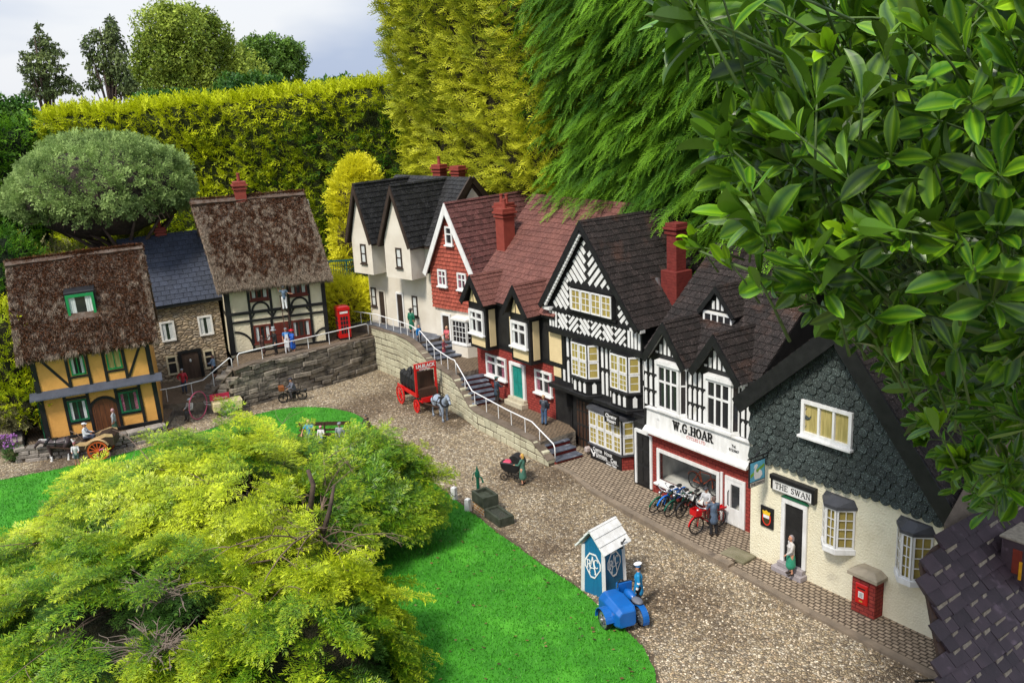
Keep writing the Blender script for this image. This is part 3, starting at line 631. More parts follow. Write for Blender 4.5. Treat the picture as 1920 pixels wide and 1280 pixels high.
blockwall('retaining_wall', 'dark rugged stone retaining wall below the thatched half timbered cottage', [(-21.2, 60.2, .85), (-19.4, 59.2, 1.1), (-18.0, 59.2, 2.55), (-17.0, 60.0, 2.75), (-16.2, 60.7, 2.7), (-15.1, 61.6, 2.72), (-14.0, 62.5, 2.7), (-12.8, 63.65, 2.62), (-11.2, 65.4, 2.55), (-10.1, 66.9, 2.4)], .30, (.45, 1.7), .6, M['darkstone'], M['joint'], jit=.16, gap=.02, wave=.06, rot=.06, cap=M['earth'])
blockwall('garden_wall', 'low grey dry stone wall around the ochre cottage', [(-33.2, 62.0, 1.1), (-31.0, 57.5, 1.05), (-29.9, 54.6, 1.0), (-28.6, 51.9, .95), (-28.2, 51.3, .85), (-25.6, 51.9, .8), (-23.2, 52.8, .85), (-20.9, 54.3, .85)], .235, (.5, 1.3), .55, M['greystone'], M['joint'], jit=.09, gap=.025, wave=.03, rot=.03)
blockwall('garden_wall', 'dark low stone wall behind the left shrubs', [(-44, 58.5, 1.1), (-36, 59.2, 1.2), (-31.6, 60.0, 1.1)], .3, (.5, 1.3), .5, M['darkstone'], M['joint'], jit=.09, gap=.025, rot=.03)

def steps(label, a, b, wv, z0, z1, n, mt=M['slatestep'], mr=M['redbrick']):
    """flight from a (top) to b (bottom), wv = width vector"""
    a = Vector((a[0], a[1], 0)); b = Vector((b[0], b[1], 0)); wv = Vector((wv[0], wv[1], 0)); root = thing('stone_steps', label, 'steps', a, 0)
    bo = MB(); tr = MB(); d = (b - a) / n; h = (z1 - z0) / (n + 1)
    for i in range(n):
        z = z1 - h * (i + 1); p = d * i; q = d * (i + 1)
        bo.add([p + Vector((0, 0, -.02)), q + Vector((0, 0, -.02)), q + wv + Vector((0, 0, -.02)), p + wv + Vector((0, 0, -.02)), p + Vector((0, 0, z - .08)), q + Vector((0, 0, z - .08)), q + wv + Vector((0, 0, z - .08)), p + wv + Vector((0, 0, z - .08))], [(0, 1, 5, 4), (1, 2, 6, 5), (2, 3, 7, 6), (3, 0, 4, 7), (4, 5, 6, 7)])
        e = d.normalized() * .10; s0 = wv.normalized() * random.uniform(-.08, .02); j = random.uniform(-.012, .012)
        vs = [p + s0 + Vector((0, 0, z - .079)), q + e + s0 + Vector((0, 0, z - .079)), q + e + wv * .98 + Vector((0, 0, z - .079)), p + wv * .98 + Vector((0, 0, z - .079))]
        tr.add(vs + [v + Vector((0, 0, .08 + j)) for v in vs], [(3, 2, 1, 0), (4, 5, 6, 7), (0, 1, 5, 4), (1, 2, 6, 5), (2, 3, 7, 6), (3, 0, 4, 7)])
    bo.build('riser', mr, root); tr.build('tread', mt, root, bevel=.02); return root
steps('short flight of grey slate steps between white house and red gabled house', (-5.95, 61.6), (-5.0, 59.6), (1.75, .9), 2.35, 3.2, 4, mr=M['darkstone'])
steps('longest flight of slate steps with red brick sides beside the grey horse', (-3.45, 56.25), (-2.45, 54.1), (1.6, .75), 1.0, 2.35, 6)
steps('lowest short flight of slate steps beside the black and white house', (1.05, 48.1), (1.95, 46.75), (1.5, .9), .0, 1.0, 3)
steps('rough dark stone steps beside the stone cottage', (-18.2, 59.9), (-20.2, 60.2), (-.2, 1.2), .8, 2.6, 5, mt=M['darkstone'], mr=M['darkstone'])

# ------------------------------------------------------------------ white railings
def railing(label, pts, h, n_post, r=.035, ends=True, posts=None):
    """pts: ground points; the rail runs h above them"""
    P = [Vector(p) for p in pts]; root = thing('railing', label, 'railing', P[0], 0, 'white tubular railings of the village'); O = P[0]
    top = [p - O + Vector((0, 0, h)) for p in P]
    b = MB(); path = [P[0] - O] if ends else []
    path += [top[0] + (top[1] - top[0]).normalized() * .12 * 0 - Vector((0, 0, .14)), top[0] + (top[1] - top[0]).normalized() * .14] + top[1:-1] + [top[-1] + (top[-2] - top[-1]).normalized() * .14, top[-1] - Vector((0, 0, .14))]
    if ends: path += [P[-1] - O]
    b.tube(path, r, 8); b.build('rail', M['metalw'], root, smooth=True)
    cum = [0]
    for i in range(1, len(P)): cum.append(cum[-1] + (P[i] - P[i - 1]).length)
    for k in range(1, n_post):
        s = cum[-1] * k / n_post
        for i in range(1, len(P)):
            if s <= cum[i]:
                q = P[i - 1].lerp(P[i], (s - cum[i - 1]) / (cum[i] - cum[i - 1])) - O; break
        p = MB(); p.cone(q - Vector((0, 0, .1)), q + Vector((0, 0, h)), r * .72, r * .72, 7, False); p.build('post', M['metalw'], root, smooth=True)
    return root
railing('white railing along the top of the dark stone wall before the thatched cottage', [(-17.75, 59.75, 2.6), (-16.2, 61.0, 2.65), (-14.0, 62.9, 2.65), (-12.3, 64.6, 2.6), (-10.25, 66.75, 2.55)], .85, 6)
railing('white railing sloping down steps in front of the stone cottage door', [(-18.1, 59.55, 2.5), (-20.0, 59.3, 1.1), (-21.6, 58.9, .85), (-22.6, 58.5, .8), (-23.4, 57.7, .6)], .85, 4)
railing('white railing with many posts on the slate terrace before the white house', [(-13.2, 69.7, 3.2), (-9.6, 66.9, 3.2), (-8.8, 65.8, 3.2), (-7.7, 64.35, 3.2), (-6.75, 62.9, 3.2), (-6.2, 61.65, 3.2)], .8, 11)
railing('white railing beside the upper steps and landing above the coal cart', [(-6.1, 61.45, 3.2), (-4.95, 59.4, 2.4), (-3.85, 57.0, 2.35), (-3.5, 56.45, 2.35)], .85, 5)
railing('longest white railing running past the red brick house to the lowest steps', [(-3.5, 56.3, 2.3), (-2.5, 54.25, 1.05), (-.5, 50.7, 1.0), (.85, 48.45, 1.0), (1.95, 46.75, .25)], .85, 8)
# ------------------------------------------------------------------ houses
def house(name, label, A, ang): return thing(name, label, 'house', (A[0], A[1], 0), R(ang))
def body(root, poly, y0, y1, m, name='wall'):
    b = MB(); b.prism(poly, y0, y1); return b.build(name, m, root)
def panels(mb, u0, u1, z0, z1, n, w, y=-.03, t=.03, arch=True):
    """n tall white infill slots"""
    for i in range(n):
        c = u0 + (u1 - u0) * (i + .5) / n; r = w / 2
        if arch: poly = [(c - r, z0), (c + r, z0), (c + r, z1 - r * 1.1), (c + r * .55, z1 - r * .75), (c + r * .3, z1), (c - r * .3, z1), (c - r * .55, z1 - r * .75), (c - r, z1 - r * 1.1)]
        else: poly = [(c - r, z0), (c + r, z0), (c + r, z1), (c - r, z1)]
        mb.prism(poly, y - t, y)

# ---- pub with fish scale slates
sw = house('pub', 'cream rendered pub with grey green fish scale slates and black bargeboards', (9.36, 35.88), -55.9)
body(sw, [(0, 0), (9.3, 0), (9.3, 4.5), (4.15, 10.45), (0, 7.0)], 0, 9, M['cream'])
mb = MB(); zl = lambda u: 7.0 + (10.45 - 7.0) * u / 4.15 if u < 4.15 else 10.45 - (u - 4.15) * (10.45 - 4.5) / 5.15
ph = 0; z = 4.35; r = 0; ex = .33; tw = .40
dwx = (2.75, 4.75, 6.05, 7.4)
while z < 10.3:
    u = -.05 + (tw / 2 if r % 2 else 0)
    while u < 9.4:
        c = u + tw / 2; wvv = .05 * math.sin(c * 1.3 + r * .4) + (-.10 if c < 1.2 else 0) * 1
        if z + .3 < zl(min(max(c, 0), 9.3)) + .1 and not (dwx[0] < c < dwx[1] and dwx[2] - .1 < z < dwx[3] - .25) and c > -.02:
            zz = z + wvv + random.uniform(-.02, .02); k = 8; rr = tw * .5 * random.uniform(.94, 1.02); y0 = -.14 - random.uniform(0, .03)
            arc = [(c - rr * math.cos(math.pi * i / k), zz + rr * .95 - rr * .95 * math.sin(math.pi * i / k)) for i in range(k + 1)]
            vs = [(p[0], y0, p[1]) for p in arc] + [(p[0], -.03, p[1]) for p in arc] + [(c + rr, -.05, zz + ex + .22), (c - rr, -.05, zz + ex + .22)]; m_ = k + 1
            mb.add(vs, [tuple(range(m_)) + (2 * m_, 2 * m_ + 1)] + [(i, i + m_, i + m_ + 1, i + 1) for i in range(k)])
        u += tw
    z += ex; r += 1
mb.build('slate_hanging', M['greenslate'], sw)
gable_roof_y(sw, -.55, 4.15, 9.75, 6.78, 10.75, 4.3, -.5, 9, M['blackbrown'], fascia=M['black'], fw=.62, und=M['black'], slab=.22)
win(sw, 2.55, 4.75, 6.1, 7.45, 3, 1, M['white'], M['pane_y2'], y=-.12, dep=.13, fw=.13, bw=.09, sill=.12, msill=M['white'])
# door
d = MB(); d.box(1.62, 2.85, -.10, -.004, 3.0, 3.22); d.box(1.62, 1.80, -.10, -.004, .5, 3.0); d.box(2.67, 2.85, -.10, -.004, .5, 3.0)
df = d.build('door_frame', M['white'], sw, bevel=.01); d = MB(); d.box(1.8, 2.67, -.03, .02, .5, 3.0); d.build('door', M['blackwall'], df)
d = MB(); d.box(1.45, 2.9, -.42, -.004, .1, .32); d.box(1.6, 2.82, -.25, -.003, .321, .52); d.build('door_step', paint('pale mauve grey step', (.30, .27, .28), .8), sw, bevel=.02)
d = MB(); d.prism([(1.6, 3.23), (2.9, 3.23), (2.75, 3.32), (1.75, 3.32)], -.13, -.004); d.build('drip_board', M['dgreen'], sw)
def bay(root, u0, u1, z0, z1, p, c, cols_f, cols_s, rows, mf, mp, sillm, roofm, rh=.45, left=True, base=.16, fw=.07, over=.1, name='bay_window'):
    """canted bay p deep, sides c wide"""
    b = MB(); poly = [(u0, -.002), (u0 + c, -p), (u1 - c, -p), (u1, -.002)]
    b.prism([(u0 - over, -.003), (u0 + c - over * .5, -p - over), (u1 - c + over * .5, -p - over), (u1 + over, -.003)], z0 - base, z0, 'z')
    o = b.build(name, sillm, root, bevel=.01)
    b = MB(); q = .05; b.prism([(u0 + q, -.004), (u0 + c + q * .5, -p + q), (u1 - c - q * .5, -p + q), (u1 - q, -.004)], z0, z1, 'z'); b.build('pane', mp, o)
    wframe(o, poly[1], poly[2], z0, z1, cols_f, rows, mf, mp, fw=fw, bw=.035, dep=.05, nopane=True, name='window_frame')
    wframe(o, poly[2], poly[3], z0, z1, cols_s, rows, mf, mp, fw=fw, bw=.035, dep=.05, nopane=True, name='window_frame')
    if left: wframe(o, poly[0], poly[1], z0, z1, cols_s, rows, mf, mp, fw=fw, bw=.035, dep=.05, nopane=True, name='window_frame')
    b = MB(); a = over
    b.prism([(u0 - a, -.003), (u0 + c - a * .5, -p - a), (u1 - c + a * .5, -p - a), (u1 + a, -.003)], z1, z1 + .12, 'z')
    lo = [(u0 - a * .8, -.004, z1 + .12), (u0 + c - a * .4, -p - a * .8, z1 + .12), (u1 - c + a * .4, -p - a * .8, z1 + .12), (u1 + a * .8, -.004, z1 + .12)]
    hi = [(u0 + .06, -.004, z1 + rh), (u0 + c, -p * .35, z1 + rh), (u1 - c, -p * .35, z1 + rh), (u1 - .06, -.004, z1 + rh)]
    b.add(lo + hi, [(0, 1, 5, 4), (1, 2, 6, 5), (2, 3, 7, 6), (4, 5, 6, 7)]); b.build('bay_roof', roofm, o)
    return o
bay(sw, 3.55, 4.9, 2.2, 3.75, .45, .45, 2, 2, 4, M['white'], M['pane_y'], M['white'], M['leadgrey'], base=.22, rh=.36)
bay(sw, 6.65, 7.95, 2.2, 3.85, .45, .45, 2, 2, 4, M['white'], M['pane_y'], M['white'], M['leadgrey'], base=.22, rh=.36)
# dark roof of the row running on behind
chimney(sw, 6.8, 5, 6, 10.4, .9, .9)

# ---- cycle shop
ho = house('cycle_shop', 'black and white panelled cycle shop with red brick ground floor and white fascia', (6.46, 42.51), -56.3)
wl = MB(); wl.box(-.12, .27, 0, .3, .1, 3.3); wl.box(.27, 4.22, 0, .3, .1, .76); wl.box(.27, 4.22, 0, .3, 2.42, 3.3); wl.box(4.22, 4.6, 0, .3, .1, 3.3); wl.box(4.6, 5.7, 0, .3, 2.42, 3.3); wl.box(5.7, 6.0, 0, .3, .1, 3.3)
wl.build('wall', M['redbrick'], ho)
it = MB(); it.box(.0, 5.9, 2.2, 2.3, .12, 3.2); it.box(-.1, 0, .3, 2.3, .12, 3.2); it.box(5.9, 6, .3, 2.3, .12, 3.2); it.box(0, 5.9, .3, 2.2, .6, .72); it.box(0, 5.9, .3, 2.2, 3.1, 3.2)
it.build('interior', M['interior'], ho)
b = MB(); b.box(-.65, 6.0, 0, 7, 3.3, 6.9); b.box(-.1, 6.0, 2.3, 7, .1, 3.3); b.build('wall', M['blackwall'], ho)
b = MB(); b.box(-1.5, -.12, .05, 1.3, .1, 3.3); b.build('wall', M['blackwall'], ho)
f = MB(); f.box(-1.32, -1.2, -.06, .049, .2, 3.0); f.box(-.24, -.10, -.07, .049, .2, 3.0); f.box(-1.2, -.24, -.06, .049, 2.86, 3.0); fo = f.build('door_frame', M['white'], ho)
f = MB(); f.box(-1.2, -.24, .0, .048, .2, 2.86)
for (a, c) in ((-1.1, -.78), (-.68, -.34)):
    for (z0, z1) in ((.4, 1.2), (1.35, 2.0), (2.15, 2.7)): f.box(a, c, -.03, 0, z0, z1)
f.build('door', M['blackwall'], fo, bevel=.008)
wo = win(ho, .25, 4.24, .74, 2.44, 1, 1, M['white'], M['glassclear'], dep=.07, fw=.17, sill=.16, msill=M['white'])
f = MB(); f.box(4.3, 4.42, -.06, 0, .25, 2.5); f.build('downpipe_post', M['white'], ho)
f = MB(); fw_ = .12; f.box(4.58, 4.72, -.07, -.004, .24, 2.44); f.box(5.58, 5.72, -.07, -.004, .24, 2.44); f.box(4.72, 5.58, -.07, -.004, 2.32, 2.44); fo = f.build('door_frame', M['white'], ho)
f = MB(); f.box(4.72, 4.9, -.05, .03, .24, 2.32); f.box(5.42, 5.58, -.05, .03, .24, 2.32); f.box(4.9, 5.42, -.05, .03, 2.12, 2.32); f.box(4.9, 5.42, -.05, .03, .24, 1.0); do = f.build('door', M['white'], fo)
f = MB(); f.add([(4.9, -.01, 1.0), (5.42, -.01, 1.0), (5.42, -.01, 2.12), (4.9, -.01, 2.12)], [(0, 1, 2, 3)]); f.build('pane', M['glassclear'], do)
f = MB(); f.tube([(4.81, -.05, 1.1), (4.81, -.12, 1.15), (4.81, -.12, 1.75), (4.81, -.05, 1.8)], .018); f.build('handle', M['blackmetal'], do)
f = MB(); f.box(-.15, 5.95, -.22, -.004, 3.0, 3.2); f.build('timber_beam', M['redwood'], ho, bevel=.012)
f = MB(); f.prism([(-.05, 3.30), (-.46, 3.22), (-.46, 3.32), (-.27, 3.50), (-.05, 3.5)], -.28, 6.12, 'x'); f.build('canopy', M['white'], ho)
sg = MB(); sg.prism([(-.02, 3.50), (-.25, 3.50), (-.21, 4.36), (-.02, 4.36)], -.22, 6.1, 'x'); sg.prism([(-.02, 4.36), (-.31, 4.36), (-.33, 4.42), (-.02, 4.42)], -.27, 6.14, 'x'); sgo = sg.build('fascia_board', M['white'], ho)
lt = MB(); letters(lt, 'W.G.HOAR', 1.58, 3.80, .40, .088, -.262, sx=.80, serif=.45, gap=.14); lt.build('lettering', M['black'], sgo)
textpart(sgo, 'CYCLES LTD', .21, (2.42, -.257, 3.57), paint('faded red lettering', (.55, .18, .17)))
textpart(sgo, 'Tel.', .17, (5.12, -.257, 3.95), M['black'], off=.002); textpart(sgo, '0123667', .16, (4.98, -.257, 3.76), M['black'], off=.003)
textpart(sgo, '- 13', .14, (.42, -.257, 3.95), paint('faint grey lettering', (.45, .46, .48)))
for (u0, u1) in ((.55, 2.2), (3.62, 5.3)):
    b = MB(); b.prism([(u0 - .08, -.003), (u0 + .05, -.36), (u1 - .15, -.36), (u1 + .05, -.003)], 4.42, 4.56, 'z'); o = b.build('bay_window', M['white'], ho, bevel=.01)
    b = MB(); b.prism([(u0 + .02, -.003), (u0 + .1, -.24), (u1 - .24, -.24), (u1 - .02, -.003)], 4.56, 6.7, 'z'); b.build('pane', M['glass'], o)
    wframe(o, (u0 + .04, -.26), (u1 - .2, -.26), 4.56, 6.7, 3, [.64], M['white'], None, fw=.13, bw=.10, dep=.06, nopane=True, name='window_frame')
    wframe(o, (u1 - .2, -.26), (u1, -.003), 4.56, 6.7, 1, [.64], M['white'], None, fw=.06, bw=.08, dep=.05, nopane=True, name='window_frame')
    b = MB(); b.prism([(u0 - .1, -.003), (u0 - .02, -.40), (u1 - .1, -.40), (u1 + .1, -.003)], 6.7, 6.86, 'z'); b.build('cornice', M['white'], o)
b = MB()
for (a, c, n) in ((-.62, .42, 3), (2.3, 3.5, 4), (5.4, 6.0, 2)):
    for k in range(3): panels(b, a, c, 4.46 + k * .80, 4.46 + k * .80 + .68, n, .17)
for (ua, ub, uc) in ((-.15, 1.13, 2.42), (2.88, 4.2, 5.6)):
    for i in range(-3, 4):
        c = ub + i * .27; top = 8.45 - abs(c - ub) * 1.28 - .22
        if top > 7.15: b.box(c - .075, c + .075, -.06, -.03, 7.1, top)
b.build('panel_pattern', M['white'], ho)
for (ua, ub, uc) in ((-.3, 1.13, 2.55), (2.75, 4.2, 5.75)):
    b = MB(); b.prism([(ua + .2, 6.88), (uc - .2, 6.88), (ub, 8.5)], -.03, 4.2); b.build('gable_wall', M['blackwall'], ho)
    rf = gable_roof_y(ho, ua, ub, uc, 6.85, 8.72, 6.85, -.42, 3.9, M['blackbrown'], course=.33, tw=.36, fascia=M['black'], fw=.30, und=M['white'], slab=.12)
# main roof behind the gables
mb = MB(); slope(mb, (-.9, .25, 6.95), (6.1, .25, 6.95), (6.1, 5.0, 11.4), (-.9, 5.0, 11.4), .36, .36, .06)
mb.m = 1; mb.prism([(.25, 6.9), (5.0, 11.35), (9, 7.2), (9, 6.9)], -.85, 6.1, 'x'); mb.build('roof', [M['blackbrown'], M['black']], ho)
b = MB(); b.box(1.35, 3.1, 1.9, 5, 7.6, 8.95); dr = b.build('dormer', M['whiteold'], ho)
wframe(dr, (1.35, 1.895), (3.1, 1.895), 8.15, 8.93, 4, 1, M['white'], M['glass'], fw=.1, bw=.08, dep=.05)
b = MB(); b.prism([(1.3, 8.97), (3.15, 8.97), (2.22, 10.0)], 1.93, 5); b.build('dormer_gable', M['blackwall'], dr)
b = MB(); 
for c, t in ((1.95, 9.45), (2.22, 9.72), (2.5, 9.45)): b.box(c - .07, c + .07, 1.88, 1.925, 9.08, t)
b.build('panel_pattern', M['white'], dr)
gable_roof_y(dr, 1.1, 2.22, 3.35, 8.9, 10.15, 8.9, 1.75, 5.2, M['blackbrown'], course=.3, tw=.36, fascia=M['black'], fw=.18, slab=.08)
chimney(ho, 4.6, 5.2, 9.5, 13.2, .9, .9, 1)

# ---- tall black and white house
ch = house('timber_framed_house', 'tall black and white timber framed house with chevron gable and yellow backed windows', (2.88, 50.12), -55.9)
body(ch, [(-1.1, -.05), (7.0, -.05), (7.0, 6.3), (-1.1, 6.3)], 0, 7.5, M['blackwall'])
body(ch, [(-1.15, 6.3), (6.35, 6.3), (6.35, 7.75), (2.3, 12.3), (-1.15, 7.75)], -.2, 7.5, M['blackwall'], 'gable_wall')
gable_roof_y(ch, -1.45, 2.3, 6.55, 7.68, 12.5, 7.62, -.62, 8.2, M['blackbrown'], course=.36, tw=.36, fascia=M['black'], fw=.26, und=M['black'], slab=.16)
# white carved verge moulding on the left rake
b = MB()
for i in range(22):
    t0, t1 = i / 22, (i + .86) / 22; pa = Vector((-1.05 + 3.2 * t0, -.5, 7.75 + 4.15 * t0)); pb = Vector((-1.05 + 3.2 * t1, -.5, 7.75 + 4.15 * t1)); b.beam(pa, pb, .30, .16, (0, -1, .3))
b.build('carved_verge', M['silver'] if False else M['white'], ch, bevel=.03)
for a_, c_ in ((-1.3, -.7), (5.8, 6.6)): b = MB(); b.box(a_, c_, -.5, -.2, 7.45, 7.6); b.build('eaves_moulding', M['white'], ch)
b = MB(); b.box(-1.2, 6.45, -.32, -.2, 6.16, 6.42); b.box(-1.2, 6.42, -.28, -.2, 7.42, 7.52); b.box(.8, 4.6, -.34, -.2, 7.6, 7.76); b.box(.8, 4.6, -.34, -.2, 8.98, 9.14); b.build('timber_frame', M['black'], ch)
w_ = MB()
def infill(u0, u1, z0, z1, direction, n, w=.13, y=-.2, clip=None):
    """diagonal white stripes inside a cell"""
    W = u1 - u0; Hh = z1 - z0
    for i in range(n):
        c = (i + .5) / n * (W + Hh) - Hh
        # line: x - x0 = c + t, z - z0 = t (direction +1) mirrored for -1
        t0 = max(0, -c); t1 = min(Hh, W - c)
        if t1 - t0 < .12: continue
        t0 += .05; t1 -= .05; pts = []
        for t in (t0, t1):
            x = c + t; z = t
            if direction < 0: x = W - x
            pts.append(Vector((u0 + x, y, z0 + z)))
        if clip:
            q0, q1 = pts
            for _ in range(24):
                if clip(q1): break
                q1 = q1.lerp(q0, .12)
            for _ in range(24):
                if clip(q0): break
                q0 = q0.lerp(q1, .12)
            if (q1 - q0).length < .12 or not clip((q0 + q1) / 2): continue
            pts = [q0, q1]
        w_.beam(pts[0], pts[1], .02, w, (0, 0, 1)) if False else w_.obox((pts[0] + pts[1]) / 2 + Vector((0, -.015, 0)), ((pts[1] - pts[0]).normalized(), (0, 1, 0), ((pts[1] - pts[0]).normalized()).cross(Vector((0, 1, 0)))), (pts[1] - pts[0]).length / 2, .02, w / 2)
panels(w_, -1.1, -.35, 6.5, 7.38, 3, .16, y=-.2, arch=False); panels(w_, 5.3, 6.3, 6.5, 7.38, 4, .16, y=-.2, arch=False)
k = 0
for i in range(6):
    a = -.3 + i * .93; infill(a, a + .86, 6.48, 7.4, 1 if i % 2 else -1, 5, w=.17)
inside = lambda p: p.z < 7.6 + (p.x + 1.15) * 1.32 - .35 and p.z < 7.6 + (6.3 - p.x) * 1.135 - .35
infill(-.9, .75, 7.62, 9.3, -1, 8, clip=inside, w=.19); infill(4.65, 6.2, 7.62, 9.3, 1, 8, clip=inside, w=.19)
infill(.35, 2.22, 9.2, 11.9, -1, 10, clip=inside, w=.21); infill(2.38, 4.6, 9.2, 11.9, 1, 10, clip=inside, w=.21)
w_.build('panel_pattern', M['white'], ch)
wb = MB(); wb.prism([(.85, -.2), (1.2, -.42), (4.45, -.42), (4.5, -.2)], 7.78, 8.95, 'z'); wbo = wb.build('window_box', M['black'], ch)
wframe(wbo, (.86, -.22), (1.18, -.43), 7.8, 8.93, 1, 3, M['white'], M['pane_y'], fw=.06, bw=.03, dep=.05)
for i in range(4): wframe(wbo, (1.22 + i * .81, -.42), (1.98 + i * .81, -.42), 7.8, 8.93, 2, 3, M['white'], M['pane_y'], fw=.075, bw=.035, dep=.06)
for (u0, u1) in ((.85, 2.9), (4.0, 6.05)):
    c = .38; p = .55
    b = MB(); b.prism([(u0, -.003), (u0 + c, -p), (u1 - c, -p), (u1, -.003)], 3.35, 6.15, 'z'); o = b.build('oriel_window', M['black'], ch)
    f0 = u0 + c; fwd = (u1 - c - f0)
    for j in range(2):
        for (za, zb, rw) in ((4.3, 5.2, 3), (5.22, 6.1, 2)):
            wframe(o, (f0 + j * fwd / 2 + .02, -p), (f0 + (j + 1) * fwd / 2 - .02, -p), za, zb, 2, rw if zb < 5.5 else 2, M['white'], M['pane_y'], fw=.07, bw=.032, dep=.05)
    for (za, zb) in ((4.3, 5.2), (5.22, 6.1)):
        wframe(o, (u1 - c + .03, -p + .02), (u1 - .04, -.06), za, zb, 1, 2, M['white'], M['pane_y'], fw=.08, bw=.032, dep=.05)
    b = MB(); b.prism([(u0 - .08, -.004), (u0 + c - .06, -p - .14), (u1 - c + .06, -p - .14), (u1 + .1, -.004)], 4.14, 4.26, 'z'); b.build('ledge', M['black'], o, bevel=.02); b = MB(); b.prism([(u0 - .12, -.004), (u0 + c - .1, -p - .2), (u1 - c + .1, -p - .2), (u1 + .14, -.004)], 3.22, 3.42, 'z'); b.build('cornice', M['black'], o, bevel=.02)
    b = MB(); b.T = Matrix.Translation((0, -p, 0)); panels(b, f0 + .05, u1 - c - .05, 3.5, 4.08, 3, .19, y=-.002); b.build('panel_pattern', M['white'], o); b = MB()
    q0 = Vector((u1 - c, -p, 0)); q1 = Vector((u1, 0, 0)); dd = (q1 - q0).normalized(); b.T = Matrix(((dd.x, -dd.y, 0, q0.x), (dd.y, dd.x, 0, q0.y), (0, 0, 1, 0), (0, 0, 0, 1))); panels(b, .18, .5, 3.5, 4.08, 1, .22, y=-.003); b.build('panel_pattern', M['white'], o)
b = MB()
for (a, c) in ((-.35, .8), (2.95, 3.95), (6.1, 6.9)):
    panels(b, a, c, 3.5, 4.75, 3 if c - a > .9 else 2, .17, y=-.003); panels(b, a, c, 4.95, 6.05, 3 if c - a > .9 else 2, .17, y=-.003)
b.build('panel_pattern', M['white'], ch)
b = MB(); b.box(-1.1, -.45, -.03, -.002, 3.6, 6.1); b.build('cream_panel', M['creamflat'], ch)
# ground floor: jetty, door, shop bay
b = MB(); b.box(-1.1, 7.0, -.45, -.003, 3.05, 3.3); b.build('jetty_beam', M['black'], ch, bevel=.02); b = MB(); b.box(.2, .5, -.4, -.003, 2.2, 3.05); b.prism([(.2, 3.05), (.5, 3.05), (.5, 2.3)], -.4, -.3); b.box(.25, .45, -.08, -.002, 0, 2.2); b.build('bracket_post', M['black'], ch, bevel=.02)
b = MB(); b.box(.9, 2.15, -.06, -.002, 0.02, 2.7); do = b.build('door', M['wooddark'], ch)
b = MB()
for c in (1.1, 1.4, 1.7, 2.0): b.box(c - .03, c + .03, -.09, -.061, .05, 2.7)
for z in (.5, 1.3, 2.1): b.box(.92, 2.13, -.085, -.0605, z, z + .08)
b.build('door_battens', M['blackwall'], do)
u0, u1, p, c = 2.4, 5.55, .65, .30
b = MB(); b.prism([(u0, -.004), (u0 + c, -p), (u1 - c, -p), (u1, -.004)], .82, 2.75, 'z'); o = b.build('shop_bay', M['black'], ch)
b = MB(); b.prism([(u0 + .0, -.005), (u0 + c, -p), (u1 - c, -p), (u1, -.005)], -.02, .82, 'z'); b.build('brick_plinth', M['redbrick'], o)
fwd = (u1 - c - u0 - c)
for j in range(4):
    for (za, zb, rw) in ((.92, 1.86, 3), (1.88, 2.7, 2)): wframe(o, (u0 + c + j * fwd / 4 + .015, -p), (u0 + c + (j + 1) * fwd / 4 - .015, -p), za, zb, 2, rw, M['white'], M['pane_y'], fw=.075, bw=.032, dep=.05)
for (za, zb, rw) in ((.92, 1.86, 3), (1.88, 2.7, 2)): wframe(o, (u1 - c + .03, -p + .04), (u1 - .02, -.06), za, zb, 1, rw, M['white'], M['pane_y'], fw=.09, bw=.032, dep=.05)
b = MB(); b.prism([(u0 - .1, -.006), (u0 + c - .08, -p - .12), (u1 - c + .08, -p - .12), (u1 + .12, -.006)], 2.75, 2.9, 'z'); b.build('cornice', M['leadgrey'], o); b = MB(); b.prism([(u0 - .1, -.006), (u0 + c - .08, -p - .1), (u1 - c + .08, -p - .1), (u1 + .12, -.006)], .82, .90, 'z'); b.build('ledge', M['leadgrey'], o)
b = MB(); b.box(u0 + c + .05, u1 - c - .02, -p - .04, -p - .003, -.0, .82); sb = b.build('sign_board', M['black'], ch); tag(sb)
ty = -p - .045
textpart(sb, 'C', .30, (2.98, ty, .54), M['white'], off=.006, sx=.8); textpart(sb, 'HESTER', .21, (3.14, ty, .545), M['white'], off=.005, sx=.8); textpart(sb, 'H', .30, (3.90, ty, .54), M['white'], off=.006, sx=.8); textpart(sb, 'OUSE', .21, (4.09, ty, .545), M['white'], off=.005, sx=.8)
textpart(sb, 'U', .32, (3.22, ty, .28), M['white'], off=.007, sx=.78); textpart(sb, 'NIVERSAL', .22, (3.41, ty, .29), M['white'], off=.005, sx=.75); textpart(sb, 'C', .32, (4.40, ty, .28), M['white'], off=.007, sx=.78); textpart(sb, 'ARE', .22, (4.58, ty, .29), M['white'], off=.005, sx=.75)
textpart(sb, 'Always There', .17, (4.02, ty, .07), M['white'], shear=.25, off=.005, sx=.85)
b = MB(); b.box(3.22, 4.98, ty - .004, ty + .003, .235, .252); bird = [(2.78, .60), (2.88, .56), (2.97, .41), (3.03, .39), (3.10, .51), (3.21, .52), (3.17, .40), (3.10, .32), (3.12, .25), (3.04, .20), (2.96, .22), (2.98, .30), (2.88, .38), (2.81, .49)]; b.prism(bird, ty - .005, ty + .003); b.build('emblem', M['white'], sb)
chimney(ch, 5.75, 2.7, 7.5, 12.35, .68, .68, 0); b = MB(); b.box(5.2, 6.3, 2.15, 3.25, 7.0, 10.0); b.build('chimney_base', M['chimbrick'], ch, bevel=.02)
b = MB(); b.beam((5.0, 2.1, 9.6), (5.16, 2.1, 8.9), .12, .2); b.build('lead_flashing', M['silver'], ch)
chimney(ch, 6.4, 6.2, 8, 12.6, .9, .9, 0)

